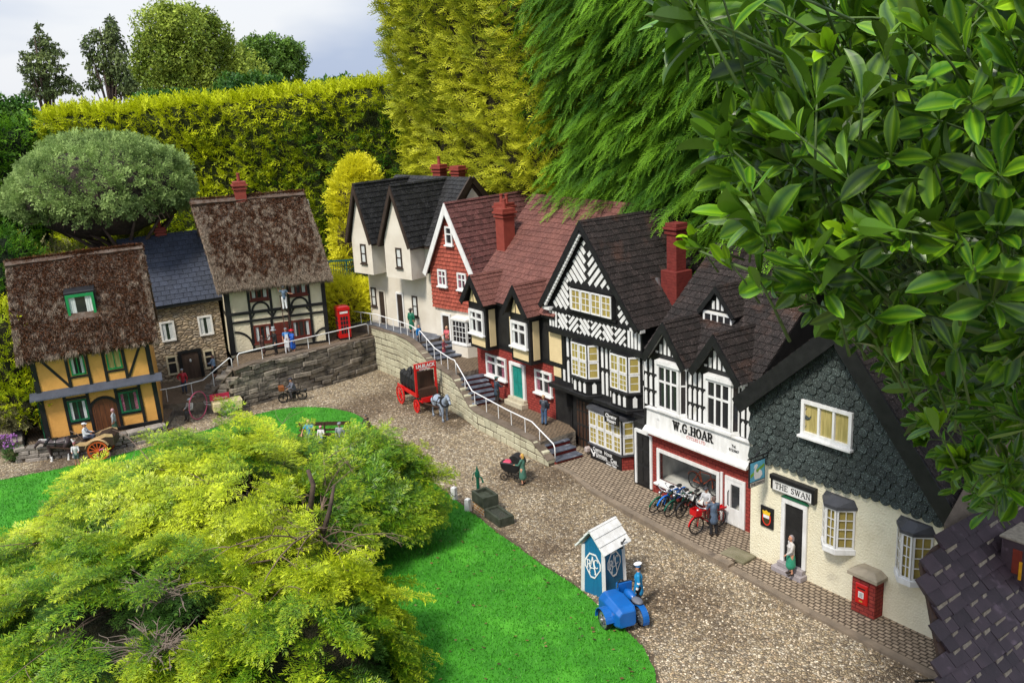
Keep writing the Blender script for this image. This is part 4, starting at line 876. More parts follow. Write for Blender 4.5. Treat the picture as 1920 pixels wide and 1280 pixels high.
# ---- red brick and cream jettied house
rc = house('red_roofed_house', 'red brick house with cream and black jettied bays under a dull red tiled roof', (2.18, 51.15), -55)
b = MB(); b.box(-7.6, 1.2, 0, 7.5, .0, 4.15); b.build('wall', M['redbrick'], rc)
b = MB(); b.box(-7.6, 1.2, -.02, 7.5, 4.15, 7.0); b.prism([(-.02, 7.0), (7.5, 7.0), (5, 12.2)], -7.6, .7, 'x'); b.build('upper_wall', M['blackwall'], rc)
for a_, c_ in ((-.15, .95), (-3.9, -3.0)): b = MB(); b.box(a_, c_, -.06, -.021, 4.4, 6.3); b.build('cream_panel', M['creamflat'], rc, bevel=.01)
mb = MB(); slope(mb, (-7.85, -.35, 7.05), (.75, -.35, 7.05), (1.0, 5, 12.6), (-7.85, 5, 12.6), .37, .36, .05)
mb.m = 1; mb.prism([(-.3, 6.9), (-.3, 7.02), (5, 12.55), (9.5, 7.0)], -7.8, .72, 'x')
mb.m = 0
for i in range(22): u = -7.85 + i * .42; mb.prism([(4.85, 12.52), (4.93, 12.68), (5.07, 12.68), (5.15, 12.52)], u + .01, u + .41, 'x')
mb.build('roof', [M['redtile'], M['black']], rc)
for (u0, u1) in ((-6.95, -5.15), (-2.65, -.85)):
    p = .85
    b = MB(); b.box(u0, u1, -p, -.022, 4.12, 6.9); o = b.build('jettied_bay', M['black'], rc)
    b = MB(); b.box(u0 + .18, u1 - .18, -p - .03, -p - .001, 4.3, 4.92); b.build('cream_panel', M['creamflat'], o, bevel=.008); b = MB(); b.box(u1 + .001, u1 + .03, -p + .2, -.2, 4.35, 6.6); b.build('cream_panel', M['creamflat'], o, bevel=.008); b = MB()
    um = (u0 + u1) / 2; b.prism([(u0 + .2, 6.95), (um - .35, 6.95), (um - .35, 7.9)], -p - .05, -p - .02); b.prism([(um - .25, 6.95), (um + .25, 6.95), (um + .25, 7.95), (um, 8.25), (um - .25, 7.95)], -p - .05, -p - .02); b.prism([(um + .35, 6.95), (u1 - .2, 6.95), (um + .35, 7.9)], -p - .05, -p - .02)
    b.build('panel_pattern', M['creamflat'], o, bevel=.008)
    wframe(o, (u0 + .12, -p), (u1 - .18, -p), 5.05, 6.5, 2, [.66], M['white'], M['glass'], fw=.15, bw=.11, dep=.13, sill=.12, curtain=(M['curtain'], .12))
    b = MB(); b.prism([(u0 + .05, 6.9), (u1 - .05, 6.9), (um, 8.3)], -p - .02, 1.5); b.build('gable_wall', M['blackwall'], o)
    gable_roof_y(o, u0 - .35, um, u1 + .35, 6.95, 8.62, 6.95, -p - .38, 2.0, M['brownred'] if False else M['redtile'], course=.34, tw=.36, fascia=M['black'], fw=.3, slab=.12)
win(rc, -6.55, -4.45, 2.25, 3.6, 2, [.66], M['white'], M['glass'], dep=.12, fw=.13, bw=.12, sill=.13, curtain=(M['curtainpink'], .22), gap=1)
win(rc, -1.58, -.05, 2.3, 3.65, 2, [.66], M['white'], M['glass'], dep=.12, fw=.13, bw=.11, sill=.13, curtain=(M['curtainpink'], .2))
b = MB(); b.box(-4.05, -3.82, -.14, -.003, 1.5, 3.6); b.box(-2.78, -2.55, -.14, -.003, 1.5, 3.6); b.box(-3.82, -2.78, -.14, -.003, 3.42, 3.6); fo = b.build('door_frame', M['white'], rc, bevel=.012)
b = MB(); b.box(-3.82, -2.78, -.03, .01, 1.5, 3.42); do = b.build('door', M['teal'], fo)
b = MB(); 
for (a, c) in ((-3.7, -3.35), (-3.25, -2.9)):
    for (z0, z1) in ((1.65, 2.3), (2.4, 3.3)): b.box(a, c, -.045, -.029, z0, z1)
b.build('door_panel', M['teal'], do)
b = MB(); b.box(-4.2, -2.45, -.5, -.004, 1.0, 1.3); b.box(-4.1, -2.5, -.3, -.003, 1.301, 1.5); b.build('door_step', paint('cream stone step', (.50, .45, .33), .8), rc, bevel=.02)
b = MB(); b.box(-7.62, 1.22, -.05, -.021, 4.15, 4.42); b.box(-7.6, -7.3, -.05, -.0205, 4.42, 7.0); b.box(.95, 1.22, -.055, -.0205, 4.42, 7.0); b.build('timber_frame', M['black'], rc)
chimney(rc, -7.35, 2.4, 8, 12.1, .85, .85, 1, M['terracotta'])

# ---- red tile-hung gabled house
rg = house('red_gabled_house', 'narrow house hung with red tiles and white bargeboards over a pale stone ground floor', (-2.9, 61), -45)
body(rg, [(-3.05, 2.2), (1.05, 2.2), (1.05, 5.2), (-3.05, 5.2)], 0, 7, M['cells'] if 'cells' in M else M['offwhite'])
body(rg, [(-3.1, 5.2), (1.1, 5.2), (1.1, 8.1), (-1.0, 12.0), (-3.1, 8.1)], -.06, 7, M['redwood'], 'gable_wall')
mb = MB(); z = 5.2; r = 0
while z < 11.8:
    half = 2.15 if z < 8.0 else max(.1, 2.15 * (12.0 - z) / 3.9); n = max(1, round(half * 2 / .34)); wv = half * 2 / n
    for i in range(n + 1):
        a = -1.0 - half + (i - (.5 if r % 2 else 0)) * wv; e = a + wv
        a = max(a, -1.0 - half); e = min(e, -1.0 + half)
        if e - a < .05: continue
        j = random.uniform(-.012, .012); mb.add([(a + .01, -.17, z + j), (e - .01, -.17, z + j), (e - .01, -.07, z + .36), (a + .01, -.07, z + .36), (a + .01, -.08, z + j), (e - .01, -.08, z + j)], [(0, 1, 2, 3), (4, 5, 1, 0), (0, 3, 4), (1, 5, 2)])
    z += .27; r += 1
mb.build('hung_tiles', M['redtilehung'], rg)
gable_roof_y(rg, -3.55, -1.0, 1.55, 7.5, 12.25, 7.5, -.42, 8, M['brownred'], course=.36, tw=.36, fascia=M['white'], fw=.34, und=M['black'], slab=.12)
win(rg, -2.3, -1.45, 6.75, 7.85, 2, [.62], M['white'], M['glass'], y=-.17, dep=.10, fw=.12, bw=.08, sill=.1, curtain=(M['curtainpink'], .25))
win(rg, -.4, .45, 6.7, 7.8, 2, [.62], M['white'], M['glass'], y=-.17, dep=.10, fw=.12, bw=.08, sill=.1, curtain=(M['curtainpink'], .25))
win(rg, -1.3, -.62, 9.55, 10.75, 1, [.6], M['white'], M['glass'], y=-.17, dep=.10, fw=.12, bw=.08, sill=.1)
b = MB(); b.box(-2.45, -2.3, -.1, -.003, 2.9, 4.85); b.box(-1.65, -1.5, -.1, -.003, 2.9, 4.85); b.box(-2.3, -1.65, -.1, -.003, 4.7, 4.85); b.box(-2.45, -1.5, -.1, -.0035, 2.8, 2.9); fo = b.build('door_frame', M['white'], rg)
b = MB(); b.box(-2.3, -1.65, -.03, 0, 2.9, 4.7); b.build('door', M['darkframe'], fo)
b = MB(); b.prism([(-1.0, -.003), (-.75, -.75), (.75, -.75), (1.05, -.003)], 2.3, 3.15, 'z'); o = b.build('bay_base', M['offwhite'], rg, bevel=.02)
bay(rg, -.95, 1.0, 3.25, 4.75, .7, .3, 4, 2, 4, M['white'], M['glass'], M['white'], M['whiteold'], rh=.2, base=.14)
chimney(rg, 1.0, 3.0, 8.6, 12.0, .95, .8, 2, M['terracotta'])

# ---- white double gabled house
wh = house('white_house', 'off white house with two steep jettied gables and black brown roof', (-6.5, 63), -43)
b = MB(); b.box(-6.1, 1.0, 1.25, 8, 2.9, 9.5); b.build('wall', M['offwhite'], wh)
for (u0, u1, g0, g1) in ((-5.95, -3.85, -6.45, -4.3), (-2.45, .12, -2.85, -.45)):
    um = (u0 + u1) / 2
    b = MB(); b.prism([(u0, 7.1), (u1, 7.1), (u1, 9.6), (um + (.15 if u1 > 0 else 0), 13.1), (u0, 9.6)], -.05, 4.5); o = b.build('jettied_gable', M['offwhite'], wh)
    gable_roof_y(o, u0 - .38, um + (.1 if u1 > 0 else 0), u1 + .38, 9.3, 13.35, 9.3, -.35, 5.2, M['blacktile'], course=.36, tw=.36, fascia=M['darkframe'], fw=.22, und=M['darkframe'], slab=.12)
    c = um + .15; wframe(o, (c - .28, -.05), (c + .30, -.05), 7.85, 9.2, 1, [.5], M['darkframe'], M['curtain'], fw=.1, bw=.07, dep=.07, sill=.06)
mb = MB(); slope(mb, (-6.5, .9, 9.3), (1.35, .9, 9.3), (1.35, 4.9, 13.45), (-6.5, 4.9, 13.45), .36, .36, .06); mb.m = 1; mb.prism([(.9, 9.1), (.9, 9.28), (4.9, 13.42), (9, 9.2)], -6.45, 1.3, 'x')
for (y0, z0, y1, z1) in ((.8, 9.3, 4.9, 13.5), (9.0, 9.3, 4.9, 13.45)): mb.beam((1.35, y0, z0 - .1), (1.35, y1, z1 - .1), .12, .42, (0, 0, 1))
mb.build('roof', [M['blacktile'], M['darkframe']], wh)
b = MB(); b.prism([(1.6, 9.3), (8.0, 9.3), (4.9, 12.7)], .9, 1.33, 'x'); b.build('gable_wall', M['offwhite'], wh)
for u, z0, z1 in ((-5.65, 4.45, 5.8), (-1.25, 4.2, 5.65)): win(wh, u - .25, u + .28, z0, z1, 1, [.5], M['darkframe'], M['curtain'], y=1.25, dep=.07, fw=.09, bw=.06, sill=.07)
for u, fm in ((-4.7, M['offwhite']), (-2.75, M['white'])):
    b = MB(); b.box(u - .38, u - .28, 1.15, 1.247, 3.3, 5.75); b.box(u + .28, u + .38, 1.15, 1.247, 3.3, 5.75); b.box(u - .28, u + .28, 1.15, 1.247, 5.62, 5.75); fo = b.build('door_frame', fm, wh)
    b = MB(); b.box(u - .28, u + .28, 1.2, 1.246, 3.3, 5.62); b.build('door', M['darkframe'], fo)
chimney(wh, -3.6, 6.6, 11.5, 14.1, .8, .7, 1, M['terracotta']); chimney(wh, -1.9, 6.8, 11.5, 14.0, .8, .7, 0, M['terracotta'])
# ------------------------------------------------------------------ thatched cottages and stone cottage
M['thatch'] = mat('thatch body', (.07, .038, .022), (.14, .11, .09), 2.2, .95, .9, 20, bdist=.08)
M['strand'] = leafmat('thatch strands', (.185, .066, .024), (.06, .025, .012), tint=(.25, .205, .155), rough=.85, spec=.15, isl=.45, transl=0.)
def thatch(root, u0, u1, ye, yr, ze, zr, th, skew=0., nstr=26000, grey=.5, hole=None, seed=1, mossz=.5):
    """steep thatch; ye/ze eave, yr/zr ridge; skew shifts the ridge along u"""
    g = np.random.default_rng(seed); yb = 2 * yr - ye
    def P(s, t, side, h=0.):
        s = np.asarray(s); t = np.asarray(t)
        x = u0 + (u1 - u0) * s + skew * t; prof = t
        y = (ye if side > 0 else yb) + ((yr - ye) if side > 0 else (yr - yb)) * prof; z = ze + (zr - ze) * (t ** .93)
        L = math.hypot(zr - ze, yr - ye); ny = -(zr - ze) / L * side; nz = (yr - ye) / L
        b = .10 * np.sin(3.14 * t) + .03 * np.sin(s * 17 + t * 5) + .03 * np.sin(s * 7 - t * 9)
        return np.stack([x, y + ny * (b + h), z + nz * (b + h)], -1)
    nu, nv = 60, 40; ss, tt = np.meshgrid(np.linspace(0, 1, nu), np.linspace(0, 1, nv)); V = []; F = []; off = 0
    for side in (1, -1):
        for h in (0., -th):
            A = P(ss, tt, side, h).reshape(-1, 3); V.append(A); idx = np.arange(nu * nv).reshape(nv, nu) + off
            F.append(np.stack([idx[:-1, :-1], idx[:-1, 1:], idx[1:, 1:], idx[1:, :-1]], -1).reshape(-1, 4)); off += nu * nv
        o0 = off - 2 * nu * nv; a = np.arange(nu * nv).reshape(nv, nu) + o0; b_ = a + nu * nv
        for e0, e1 in ((a[0], b_[0]), (a[:, 0], b_[:, 0]), (a[:, -1], b_[:, -1]), (a[-1], b_[-1])): F.append(np.stack([e0[:-1], e0[1:], e1[1:], e1[:-1]], -1))
    rf = npmesh('thatched_roof', np.concatenate(V), np.concatenate(F), M['thatch'], root, smooth=False)
    n = nstr; s = g.random(n); t = g.random(n) ** 1.05; side = np.where(g.random(n) < .8, 1, -1)
    e = g.random(n); s = np.where(e < .05, g.choice([0., 1.], n), s); t = np.where((e > .05) & (e < .17), g.uniform(-.01, .015, n), t); t = np.where((e > .17) & (e < .23), g.uniform(.985, 1.0, n), t)
    h = np.where((e < .17), -g.random(n) * th, 0.)
    A = np.where((side > 0)[:, None], P(s, t, 1, 0), P(s, t, -1, 0)); 
    L = math.hypot(zr - ze, yr - ye); D = np.stack([np.zeros(n), -(yr - ye) / L * side, np.full(n, -(zr - ze) / L)], 1); Nn = np.stack([np.zeros(n), -(zr - ze) / L * side, np.full(n, (yr - ye) / L)], 1)
    A += Nn * h[:, None]
    if hole is not None: k = ~((A[:, 0] > hole[0]) & (A[:, 0] < hole[1]) & (A[:, 2] > hole[2]) & (A[:, 2] < hole[3]) & (side > 0)); A, D, Nn, s, t, side, e, n = A[k], D[k], Nn[k], s[k], t[k], side[k], e[k], int(k.sum())
    noise = pnoise(A, 1.1, seed) * .35 + pnoise(A, 3.6, seed + 1) * .65; gl = np.clip((noise - grey) * 5 + .5 + np.where(t < mossz * .3, (mossz * .3 - t) * 9, 0) + (s < .05) * .8 + (s > .96) * .8, 0, 1)
    gl = np.clip(gl + g.normal(0, .30, n), 0, 1); gl = np.where(t > .95, gl * .4, gl)
    moss = gl < .5
    d = D * np.where(moss, .25, 1.)[:, None] + Nn * np.where(moss, g.uniform(.3, 1.3, n), g.uniform(.05, .5, n))[:, None] + g.normal(0, 1, (n, 3)) * np.where(moss, .55, .16)[:, None]
    d /= np.linalg.norm(d, axis=1, keepdims=True); ln = np.where(moss, g.uniform(.08, .22, n), g.uniform(.16, .38, n))
    wv = np.cross(d, g.normal(size=(n, 3))); wv /= np.linalg.norm(wv, axis=1, keepdims=True); wd = np.where(moss, .028, .016)[:, None]
    b0 = A - Nn * .02; V = np.stack([b0 - wv * wd, b0 + wv * wd, A + d * ln[:, None]], 1).reshape(-1, 3)
    o = npmesh('straw', V, np.arange(3 * n).reshape(-1, 3), M['strand'], rf, tint=np.repeat(gl, 3))
    return rf
def wbeam(mb, u0, z0, u1, z1, w=.2, y=-.06, t=.06, j=.0):
    mb.beam((u0, y + t / 2 + random.uniform(-.002, .002), z0), (u1, y + t / 2 + random.uniform(-.002, .002), z1), t, w, (0, 0, 1)) if abs(u1 - u0) > 1e-6 else mb.box(u0 - w / 2, u0 + w / 2, y + random.uniform(-.006, 0), y + t, z0, z1)
def arch(mb, uc, zc, r, w, a0=0, a1=180, y=-.06, t=.055, n=12):
    vs = []
    for i in range(n + 1):
        a = R(a0 + (a1 - a0) * i / n); c, s = math.cos(a), math.sin(a)
        for rr in (r - w / 2, r + w / 2):
            for yy in (y, y + t): vs.append((uc + rr * c, yy, zc + rr * s))
    fs = []
    for i in range(n):
        for q in ((0, 2), (2, 3), (3, 1), (1, 0)): fs.append((4 * i + q[0], 4 * i + q[1], 4 * i + 4 + q[1], 4 * i + 4 + q[0]))
    fs += [(0, 1, 3, 2), (4 * n, 4 * n + 2, 4 * n + 3, 4 * n + 1)]; mb.add(vs, fs)

# ochre cottage
ye = house('thatched_cottage', 'ochre cottage with black timbers, green windows and mossy brown thatched roof', (-27.4, 53.05), 19.3); ye.rotation_euler[1] = -.035
b = MB(); b.box(0, 6.45, 0, 6, .4, 5.9); b.prism([(0, 5.9), (6, 5.9), (3, 10.3)], 0, 6.45, 'x'); b.build('wall', M['yellow'], ye)
b = MB()
for u in (.12, 6.32): wbeam(b, u, .5, u, 5.9, .26, y=-.07, t=.08)
for u in (1.3, 2.42 + .1, 4.1, 5.45 - .0): pass
wbeam(b, 1.35, .6, 1.35, 3.1, .17); wbeam(b, 2.6, .6, 2.6, 3.1, .17); wbeam(b, 4.15, .6, 4.15, 3.1, .17); wbeam(b, 5.45, .6, 5.45, 3.1, .17)
wbeam(b, 1.85, 3.4, 1.85, 5.9, .17); wbeam(b, 2.95, 3.4, 2.95, 5.9, .17); wbeam(b, 3.85, 3.4, 3.85, 5.9, .17); wbeam(b, 4.95, 3.4, 4.95, 5.9, .17)
b.box(.02, 6.4, -.075, 0, .42, .62); b.box(1.4, 2.55, -.052, 0, 2.72, 2.86); b.box(1.4, 2.55, -.052, 0, 1.25, 1.38); b.box(4.2, 5.4, -.052, 0, 2.72, 2.86); b.box(4.2, 5.4, -.052, 0, 1.25, 1.38)
for a in (1.9, 3.9): b.box(a, a + 1.0, -.052, 0, 3.98, 4.1); b.box(a, a + 1.0, -.052, 0, 5.4, 5.52)
wbeam(b, .3, 5.7, 1.8, 3.55, .15, y=-.05); wbeam(b, 6.15, 5.75, 5.05, 3.55, .15, y=-.05)
arch(b, 3.38, 1.75, .82, .17)
b.build('timber_frame', M['black'], ye, bevel=.012)
b = MB(); b.box(-.07, 0, .1, 5.9, .5, .7); b.box(-.07, 0, 0.1, .3, .5, 5.8); b.box(-.07, 0, 5.6, 5.9, .5, 5.8); b.box(-.06, 0, .1, 5.9, 3.2, 3.4); b.build('timber_frame', M['black'], ye)
b = MB(); b.prism([(-.5, 3.10), (-.48, 3.17), (-.002, 3.5), (-.002, 3.36)], -.38, 6.85, 'x'); b.build('canopy', M['bluegreypaint'], ye)
win(ye, 2.02, 2.82, 4.15, 5.4, 2, 1, M['green'], M['glass'], dep=.08, fw=.09, bw=.06, curtain=(M['curtain'], .22))
win(ye, 4.0, 4.82, 4.15, 5.4, 2, 1, M['green'], M['pane_y2'], dep=.08, fw=.09, bw=.06)
win(ye, 1.45, 2.5, 1.4, 2.7, 2, 1, M['dgreen'], M['glass'], dep=.08, fw=.11, bw=.07, curtain=(M['curtain'], .18))
win(ye, 4.25, 5.35, 1.4, 2.7, 2, 1, M['dgreen'], M['glass'], dep=.08, fw=.11, bw=.07, curtain=(M['curtainpink'], .18))
b = MB(); b.prism([(2.66, .55), (4.1, .55), (4.1, 1.75)] + [(3.38 + .72 * math.cos(R(a)), 1.75 + .72 * math.sin(R(a))) for a in range(15, 180, 15)] + [(2.66, 1.75)], -.03, -.002); do = b.build('door', M['woodbrown'], ye)
b = MB()
for i in range(5): u = 2.8 + i * .29; b.box(u - .011, u + .011, -.038, -.0305, .6, 2.2)
b.build('plank_gaps', M['wooddark'], do)
thatch(ye, -.6, 7.0, -.55, 3.1, 5.55, 10.85, .42, 0, 72000, .64, hole=(2.36, 3.98, 7.28, 8.62), seed=3, mossz=.15)
b = MB(); b.prism([(.78, 8.80), (.86, 8.86), (2.2, 9.1), (2.2, 8.9)], 2.36, 4.0, 'x'); dr = b.build('dormer', M['black'], ye)
win(dr, 2.42, 3.95, 7.35, 8.72, 1, 1, M['green'], M['glass'], y=.72, dep=.12, fw=.15, sill=.08, msill=M['green'], curtain=(M['curtain'], .28))
b = MB(); b.box(2.36, 4.0, .725, 2.2, 7.28, 8.82); b.build('dormer_box', M['black'], dr)
b = MB(); b.cone((-.12, .35, 3.0), (-.12, .35, .5), .05, .05, 8); b.build('downpipe', M['dgreen'], ye)

# stone cottage
st = house('stone_cottage', 'rubble stone cottage with blue grey roof between the two thatched cottages', (-24.49, 62.8), 21.9); st.rotation_euler[1] = -.03
b = MB(); b.box(-.4, 5.0, 0, 5.5, .3, 6.3); b.prism([(0, 6.3), (5.5, 6.3), (2.75, 10.3)], -.4, 5.0, 'x'); b.build('wall', M['stonewall'], st)
mb = MB(); slope(mb, (-.75, -.35, 6.15), (5.3, -.35, 6.15), (5.3, 2.75, 10.55), (-.75, 2.75, 10.55), .36, .55, .05, jit=.012, wob=.02); mb.m = 1
mb.prism([(-.33, 5.95), (-.33, 6.12), (2.75, 10.5), (5.9, 6.1)], -.7, 5.3, 'x'); mb.build('roof', [M['bluetile'], M['black']], st)
for (a, c) in ((.98, 1.92), (3.45, 4.4)): win(st, a, c, 3.62, 5.0, 1, 1, M['whiteold'], M['glass'], dep=.09, fw=.12, curtain=(M['curtain'], .36))
pf = paint('pale cream frame', (.62, .54, .36))
for (a, c) in ((1.0, 1.72), (3.45, 4.15)): win(st, a, c, 1.25, 2.6, 1, [.66], pf, M['glass'], dep=.09, fw=.12, bw=.08)
b = MB(); b.box(1.8, 2.02, -.10, -.002, .8, 2.8); b.box(3.12, 3.34, -.10, -.002, .8, 2.8); b.box(2.02, 3.12, -.10, -.002, 2.62, 2.82); fo = b.build('door_frame', M['black'], st)
b = MB(); b.box(2.02, 3.12, -.04, 0, .8, 2.62); do = b.build('door', M['oakdoor'], fo)
b = MB(); b.ball((2.57, -.05, 2.05), .09, sc=(.8, .4, 1.3)); b.build('door_light', M['curtain'], do)
chimney(st, 2.15, 2.9, 9.9, 11.0, .6, .55, 1, M['terracotta'])

# half timbered thatched cottage
tc_ = house('thatched_cottage', 'pale plaster half timbered cottage with grey and brown thatched roof on the upper terrace', (-18.97, 62.73), 21.4)
b = MB(); b.box(0, 6.7, 0, 6, 2.4, 7.6); b.prism([(0, 7.6), (6, 7.6), (3, 12.3)], 0, 6.7, 'x'); b.build('wall', M['creamthatch'], tc_)
b = MB()
for u, w in ((.12, .32), (6.55, .28)): b.box(u - w / 2, u + w / 2, -.08, 0, 2.6, 7.6)
for (u, z0, z1) in ((1.5, 2.7, 7.6), (2.95, 4.9, 7.6), (4.15, 4.9, 7.6), (5.55, 2.7, 7.6), (2.85, 2.7, 4.9), (4.05, 2.7, 4.9)): wbeam(b, u, z0, u, z1, .17, y=-.07, t=.07)
b.box(.1, 6.6, -.10, -.002, 5.28, 5.48); b.box(.1, 6.6, -.085, -.002, 4.72, 4.88); b.box(.05, 6.6, -.06, -.002, 2.62, 2.76); b.box(1.55, 2.9, -.065, -.001, 6.05, 6.18); b.box(4.2, 5.5, -.065, -.001, 6.05, 6.18)
arch(b, 2.22, 5.45, .55, .14, 0, 180); arch(b, 4.85, 5.45, .55, .14, 0, 180)
arch(b, .3, 3.0, 1.15, .14, 5, 88); arch(b, 6.45, 2.8, .85, .14, 92, 178)
for (u, s) in ((1.5, 1), (2.95, -1), (4.15, 1), (5.55, -1), (2.95, 1), (4.15, -1)): wbeam(b, u, 4.9, u + .28 * s, 5.3, .12, y=-.062, t=.05)
b.build('timber_frame', M['black'], tc_, bevel=.012)
b = MB(); b.box(-.07, 0, 0, .25, 2.6, 7.6); b.box(-.07, 0, 5.7, 6, 2.6, 7.6); b.box(-.06, 0, .25, 5.7, 5.2, 5.4); b.build('timber_frame', M['black'], tc_)
win(tc_, 1.62, 2.85, 6.2, 7.5, 3, 1, M['maroon'], M['glass'], dep=.09, fw=.13, bw=.09, sill=.07, curtain=(M['curtain'], .22)); win(tc_, 4.25, 5.45, 6.2, 7.5, 3, 1, M['maroon'], M['glass'], dep=.09, fw=.13, bw=.09, sill=.07, curtain=(M['curtain'], .22))
win(tc_, 1.6, 2.75, 3.2, 4.45, 3, 1, M['maroon'], M['glass'], dep=.09, fw=.13, bw=.09, sill=.07, curtain=(M['curtain'], .22)); win(tc_, 4.15, 5.45, 3.2, 4.45, 3, 1, M['maroon'], M['glass'], dep=.09, fw=.13, bw=.09, sill=.07, curtain=(M['curtain'], .16))
b = MB(); b.box(2.98, 3.95, -.04, -.001, 2.62, 4.45); do = b.build('door', M['maroon'], tc_); b = MB()
for (a, c) in ((3.05, 3.42), (3.5, 3.87)):
    for (z0, z1) in ((2.75, 3.5), (3.6, 4.35)): b.box(a, c, -.055, -.0405, z0, z1)
b.build('door_panel', M['maroon'], do, bevel=.008)
thatch(tc_, -.45, 7.15, -.75, 3.0, 7.25, 12.95, .5, -.75, 76000, .545, seed=9, mossz=.55)
chimney(tc_, 2.1, 3.0, 12.2, 13.9, .75, .75, 1, M['terracotta'])

# slate roofed building at the front right corner: a steep slope whose courses run up towards the hedge
def plane_hit(px, py, O, nn):
    r = Vector(_B @ np.array([px - 960, py - 640, FPX])); C0 = Vector((0, 0, EYE)); return C0 + r * ((O - C0).dot(nn) / r.dot(nn))
O_ = G(1728, 1052, 5.0); e1 = Vector((math.cos(R(36)), math.sin(R(36)), 0)); hz = Vector((e1.y, -e1.x, 0)); KS = 1.15
e2 = (hz - Vector((0, 0, KS))).normalized(); nn_ = e1.cross(e2).normalized(); nn_ = nn_ if nn_.z > 0 else -nn_
edge = [(1728, 1052), (1735, 1095), (1742, 1120), (1750, 1165), (1760, 1215), (1768, 1262), (1775, 1320), (1800, 1480), (2400, 1700), (2400, 560), (2080, 790), (1920, 906), (1893, 930), (1860, 945), (1822, 975), (1800, 985), (1775, 1010), (1755, 1022)]
EP = [((q - O_).dot(e1), (q - O_).dot(e2)) for q in (plane_hit(x, y, O_, nn_) for x, y in edge)]
fr = house('slate_roofed_house', 'steep purple slate roof with mortar streaks at the right front corner', (O_.x, O_.y), 0)
O0 = Vector((O_.x, O_.y, 0)); X_ = np.array([p[0] for p in EP]); Y_ = np.array([p[1] for p in EP])
mb = MB(); mt = MB(); rr = random.Random(5); course = .40; v = Y_.min()
def ins(a, b): return bool(inpoly(np.array([a]), np.array([b]), EP)[0])
while v < Y_.max():
    u = X_.min() - rr.uniform(0, .6)
    while u < min(X_.max(), 12):
        wdt = rr.uniform(.42, .80); a, e = u + .008, u + wdt - .008; u += wdt
        if not ins((a + e) / 2, v + course * .5): continue
        t = .03 + rr.uniform(0, .03); j = rr.uniform(-.03, .03)
        def PP(uu, vv, h): return O_ - O0 + e1 * uu + e2 * vv + nn_ * h
        vs = [PP(a, v + course + j, t + .045), PP(e, v + course - j * .5, t + .045), PP(e, v - .1, .015), PP(a, v - .1, .015), PP(a, v + course + j, -.03), PP(e, v + course - j * .5, -.03), PP(e, v - .1, -.03), PP(a, v - .1, -.03)]
        mb.add(vs, [(0, 1, 2, 3), (4, 5, 1, 0), (5, 6, 2, 1), (7, 4, 0, 3)])
        if rr.random() < .62:
            q0 = a + rr.uniform(0, .2); q1 = e - rr.uniform(0, .2); vv = v + course + j * .3; hgt = rr.uniform(.06, .11)
            if q1 > q0 + .1: mt.add([PP(q0, vv + .012, -.01), PP(q1, vv + .012, -.01), PP(q1 - .02, vv + .012, t + .05), PP(q0 + .04, vv + .014, t + .045), PP(q0, vv + hgt + .03, .05), PP(q1, vv + hgt, .05)], [(0, 1, 2, 3), (3, 2, 5, 4), (0, 3, 4), (1, 5, 2)])
    v += course
rf = mb.build('roof', M['purpleslate'], fr); mo = mt.build('mortar_joint', M['mortar'], rf); mo['kind'] = 'stuff'
b = MB(); q = [O_ - O0 + e1 * a + e2 * c - nn_ * .035 for a, c in EP]; q2 = [p - nn_ * .1 for p in q]; n = len(q)
b.add(q + q2, [tuple(range(n)), tuple(range(2 * n - 1, n - 1, -1))] + [(i, i + n, (i + 1) % n + n, (i + 1) % n) for i in range(n)]); b.build('roof_boarding', M['wooddark'], rf)
b = MB(); c_ = [O_ - O0 + e1 * a + e2 * c for a, c in ((2.2, -.6), (2.2, 1.8), (9, 1.8), (9, -3))]
b.add([Vector((p.x, p.y, 0)) for p in c_] + [p - nn_ * .25 for p in c_], [(0, 1, 5, 4), (1, 2, 6, 5), (2, 3, 7, 6), (3, 0, 4, 7), (4, 5, 6, 7)]); b.build('wall', M['earth'], fr)
# slate clad chimney breast
qc = plane_hit(1905, 1075, O_, nn_); up_ = Vector((0, 0, 1)); b = MB(); ce = qc - O0 + e1 * .35
b.obox(ce + up_ * .35, (e1, -hz, up_), .62, .40, .85); cb = b.build('chimney', M['purpleslate'], fr, bevel=.02)
b = MB()
for (a, z0, z1) in ((-.32, .62, 1.16), (.30, .60, 1.14), (-.30, .05, .58), (.33, .03, .57)): b.obox(ce + hz * .435 + e1 * a + up_ * ((z0 + z1) / 2 - .02), (e1, hz, up_), .29, .03, (z1 - z0) / 2)
b.build('cladding_slate', M['purpleslate'], cb, bevel=.012)
b = MB(); b.obox(ce + up_ * 1.235, (e1, -hz, up_), .68, .46, .04); b.build('mortar_cap', M['mortar'], cb, bevel=.02)
b = MB(); b.obox(ce - e1 * .635 + hz * .12 + up_ * .55, (e1, hz, up_), .015, .14, .40); b.build('red_flashing', paint('dull red board', (.20, .03, .015)), cb)
b = MB(); b.obox(ce - e1 * .655 + hz * .25 + up_ * .3, (e1, hz, up_), .012, .045, .30); b.build('yellow_strip', paint('yellow strip', (.75, .35, .01)), cb)
b = MB(); pr = G(1715, 1276, .5); pl_ = G(1790, 1272, .5); b.beam(Vector((0, 0, 0)), pl_ - pr, .06, .06); r_ = thing('low_rail', 'short black metal rail beside the paving at the bottom right', 'rail', pr); b.build('rail', M['blackmetal'], r_)
b = MB(); b.cone((.1, 0, -.5), (.1, 0, 0), .03, .03, 6); b.build('post', M['blackmetal'], r_)
